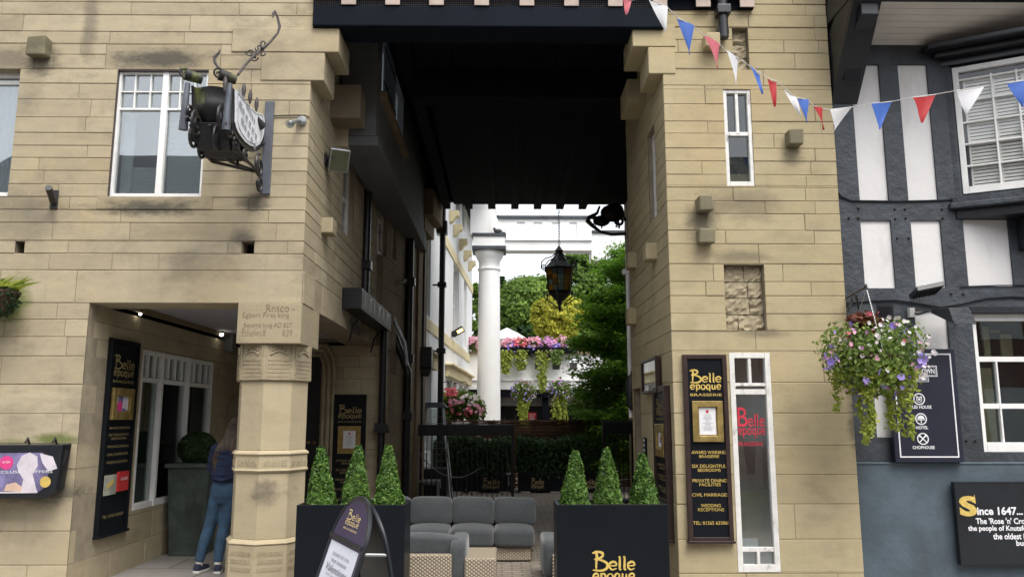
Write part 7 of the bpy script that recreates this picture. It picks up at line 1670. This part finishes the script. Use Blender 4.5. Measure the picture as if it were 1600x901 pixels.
for sgn, w_ in ((1, V((.0, .25, 1.12))), (-1, V((.18, .25, 1.13)))):
    mb = MB(); mb.tube([w_, w_+V((sgn*.02, .045, .012)), w_+V((sgn*.022, .06, .012))], [.022, .028, .026], 10)
    for k in range(4):
        b0 = w_+V((sgn*.02, .055, .038-.017*k)); L_ = (1, 1.1, 1.03, .82)[k]; mb.tube([b0, b0+V((sgn*.02, .028*L_, .004)), b0+V((sgn*.042*L_, .026*L_, .0)), b0+V((sgn*.055*L_, .010, 0))], [.0085, .008, .0075, .006], 8)
    b0 = w_+V((sgn*.008, .02, .03)); mb.tube([b0, b0+V((sgn*.022, .018, .018)), b0+V((sgn*.042, .026, .022))], [.011, .0095, .007], 8)
    fused('hand', mb, M['skin'], PE, .004, 2)
mb = MB(); rings(mb, [(.042, .02, .70, .10, .085), (.042, .018, .78, .155, .118), (.044, .014, .86, .158, .118), (.05, .01, .95, .135, .100), (.055, .01, 1.0, .13, .095)]); legs(mb, .088, .061, .047, .115, .060)
fused('jeans', mb, M['denim'], PE)
mb = MB(); rings(mb, [(.052, .012, .925, .150, .118), (.054, .012, .955, .160, .126), (.058, .006, 1.0, .182, .142), (.066, .002, 1.08, .178, .138), (.075, -.004, 1.17, .172, .132), (hx-.004, -.004, 1.25, .172, .120), (hx, .004, 1.295, .150, .10), (hx+.002, .01, 1.33, .085, .07), (hx+.004, .02, 1.35, .062, .058)]); arms(mb, .062, .058, .036, .96)
R = random.Random(5)
for i in range(9): z = .97+.035*i; mb.tube([(-.09+R.uniform(0, .05), -.115, z), (.05, -.128-R.uniform(0, .006), z-R.uniform(.0, .03)), (.2, -.10, z+R.uniform(-.01, .03))], [.006, .016, .006], 8)
fused('sweater', mb, M['navyk'], PE, .010, 5)
# shoes
for f, yaw_ in ((fL, -.15), (fR, .25)):
    F = Fr(V((PX0, PY0, 0))+V((f.x, f.y, 0)), (cos(yaw_), sin(yaw_), 0), (0, 0, 1), (-sin(yaw_), cos(yaw_), 0)); outl = [(-.035, -.06), (.035, -.06), (.042, 0), (.046, .10), (.036, .17), (.0, .19), (-.036, .17), (-.044, .10), (-.040, 0)]
    mb = MB(); mb.prism(outl, F, 0, .028); s_ = mb.build('shoe', M['oldwhite'], PE, bevel=.006)
    mb = MB(); sc_ = [(a*.95, b*.97) for a, b in outl]; k = len(sc_); vs = [F.w(a, b, .028) for a, b in sc_]+[F.w(a*.95, b*.95-.004, .062) for a, b in sc_]+[F.w(a*.72, min(b, .05)*.8, .095 if b < .06 else .075) for a, b in sc_]
    mb.add(vs, [(i, (i+1) % k, k+(i+1) % k, k+i) for i in range(k)]+[(k+i, k+(i+1) % k, 2*k+(i+1) % k, 2*k+i) for i in range(k)]+[tuple(range(2*k, 3*k))]); mb.build('upper', simple('navy_canvas', (.02, .025, .05), .8), s_, smooth=True)
    mb = MB(); mb.lathe([(.036, .06), (.034, .125)], V((PX0, PY0, 0))+V((f.x, f.y, 0)), 12); mb.build('sock', M['oldwhite'], s_, smooth=True)
# hair: skull cap and long strands falling on the back
hc_ = V((PX0+.105, PY0+.055, 1.49)); R = np.random.RandomState(12)
mb = MB(); mb.sphere(hc_, .092, 20, 14, sq=(.9, 1.05, 1.12)); 
hairm = tinted('brown_hair', (.022, .015, .010), (.11, .072, .048), .5)
mb.t = list(R.rand(len(mb.t))*.3+.2); mb.build('hair_cap', hairm, PE, smooth=True)
mb = MB()
for i in range(420):
    a = R.uniform(-pi*1.05, pi*.05); el = R.uniform(.2, 1.35); d = V((cos(a)*cos(el), sin(a)*cos(el), sin(el)*1.1)); s0 = hc_+V((d.x*.084, d.y*.098, d.z*.10))
    sp_ = R.normal(0, .020)-.012; L_ = R.uniform(.32, .47); mid = hc_+V((cos(a)*.098, -abs(sin(a))*.10-.005, -.05)); e1 = hc_+V((cos(a)*.10+sp_*.4-.01, -.150-R.uniform(0, .02), -.20)); e2 = hc_+V((cos(a)*.095+sp_-.03, -.150-R.uniform(0, .025), -L_))
    pts = [V(q_) for q_ in [tuple(x) for x in smoothline([tuple(s0), tuple(mid), tuple(e1), tuple(e2)], 4)]]
    mb.tube(pts, [.0055+.002*sin(pi*j/(len(pts)-1)) for j in range(len(pts)-1)]+[.0015], 4, t=R.rand())
mb.build('hair', hairm, PE, smooth=True)
# face on the far side: nose, eyes, mouth, ears
mb = MB(); mb.sphere(hc_+V((0, .025, -.02)), .082, 16, 12, sq=(.86, 1, 1.2)); mb.sphere(hc_+V((0, .115, -.03)), .014, 8, 6, sq=(.8, 1, 1.3)); mb.build('face', M['skin'], PE, smooth=True)
for sx_ in (-.03, .03): mb = MB(); mb.sphere(hc_+V((sx_, .098, -.005)), .011, 8, 6); mb.build('eye', M['jet'], PE, smooth=True)
for sx_ in (-.074, .074): mb = MB(); mb.sphere(hc_+V((sx_, .02, -.02)), .02, 8, 6, sq=(.4, .8, 1.3)); mb.build('ear', M['skin'], PE, smooth=True)
mb = MB(); mb.sphere(hc_+V((0, .098, -.065)), .018, 8, 5, sq=(1.2, .5, .35)); mb.build('mouth', simple('lips', (.4, .12, .1), .5), PE, smooth=True)
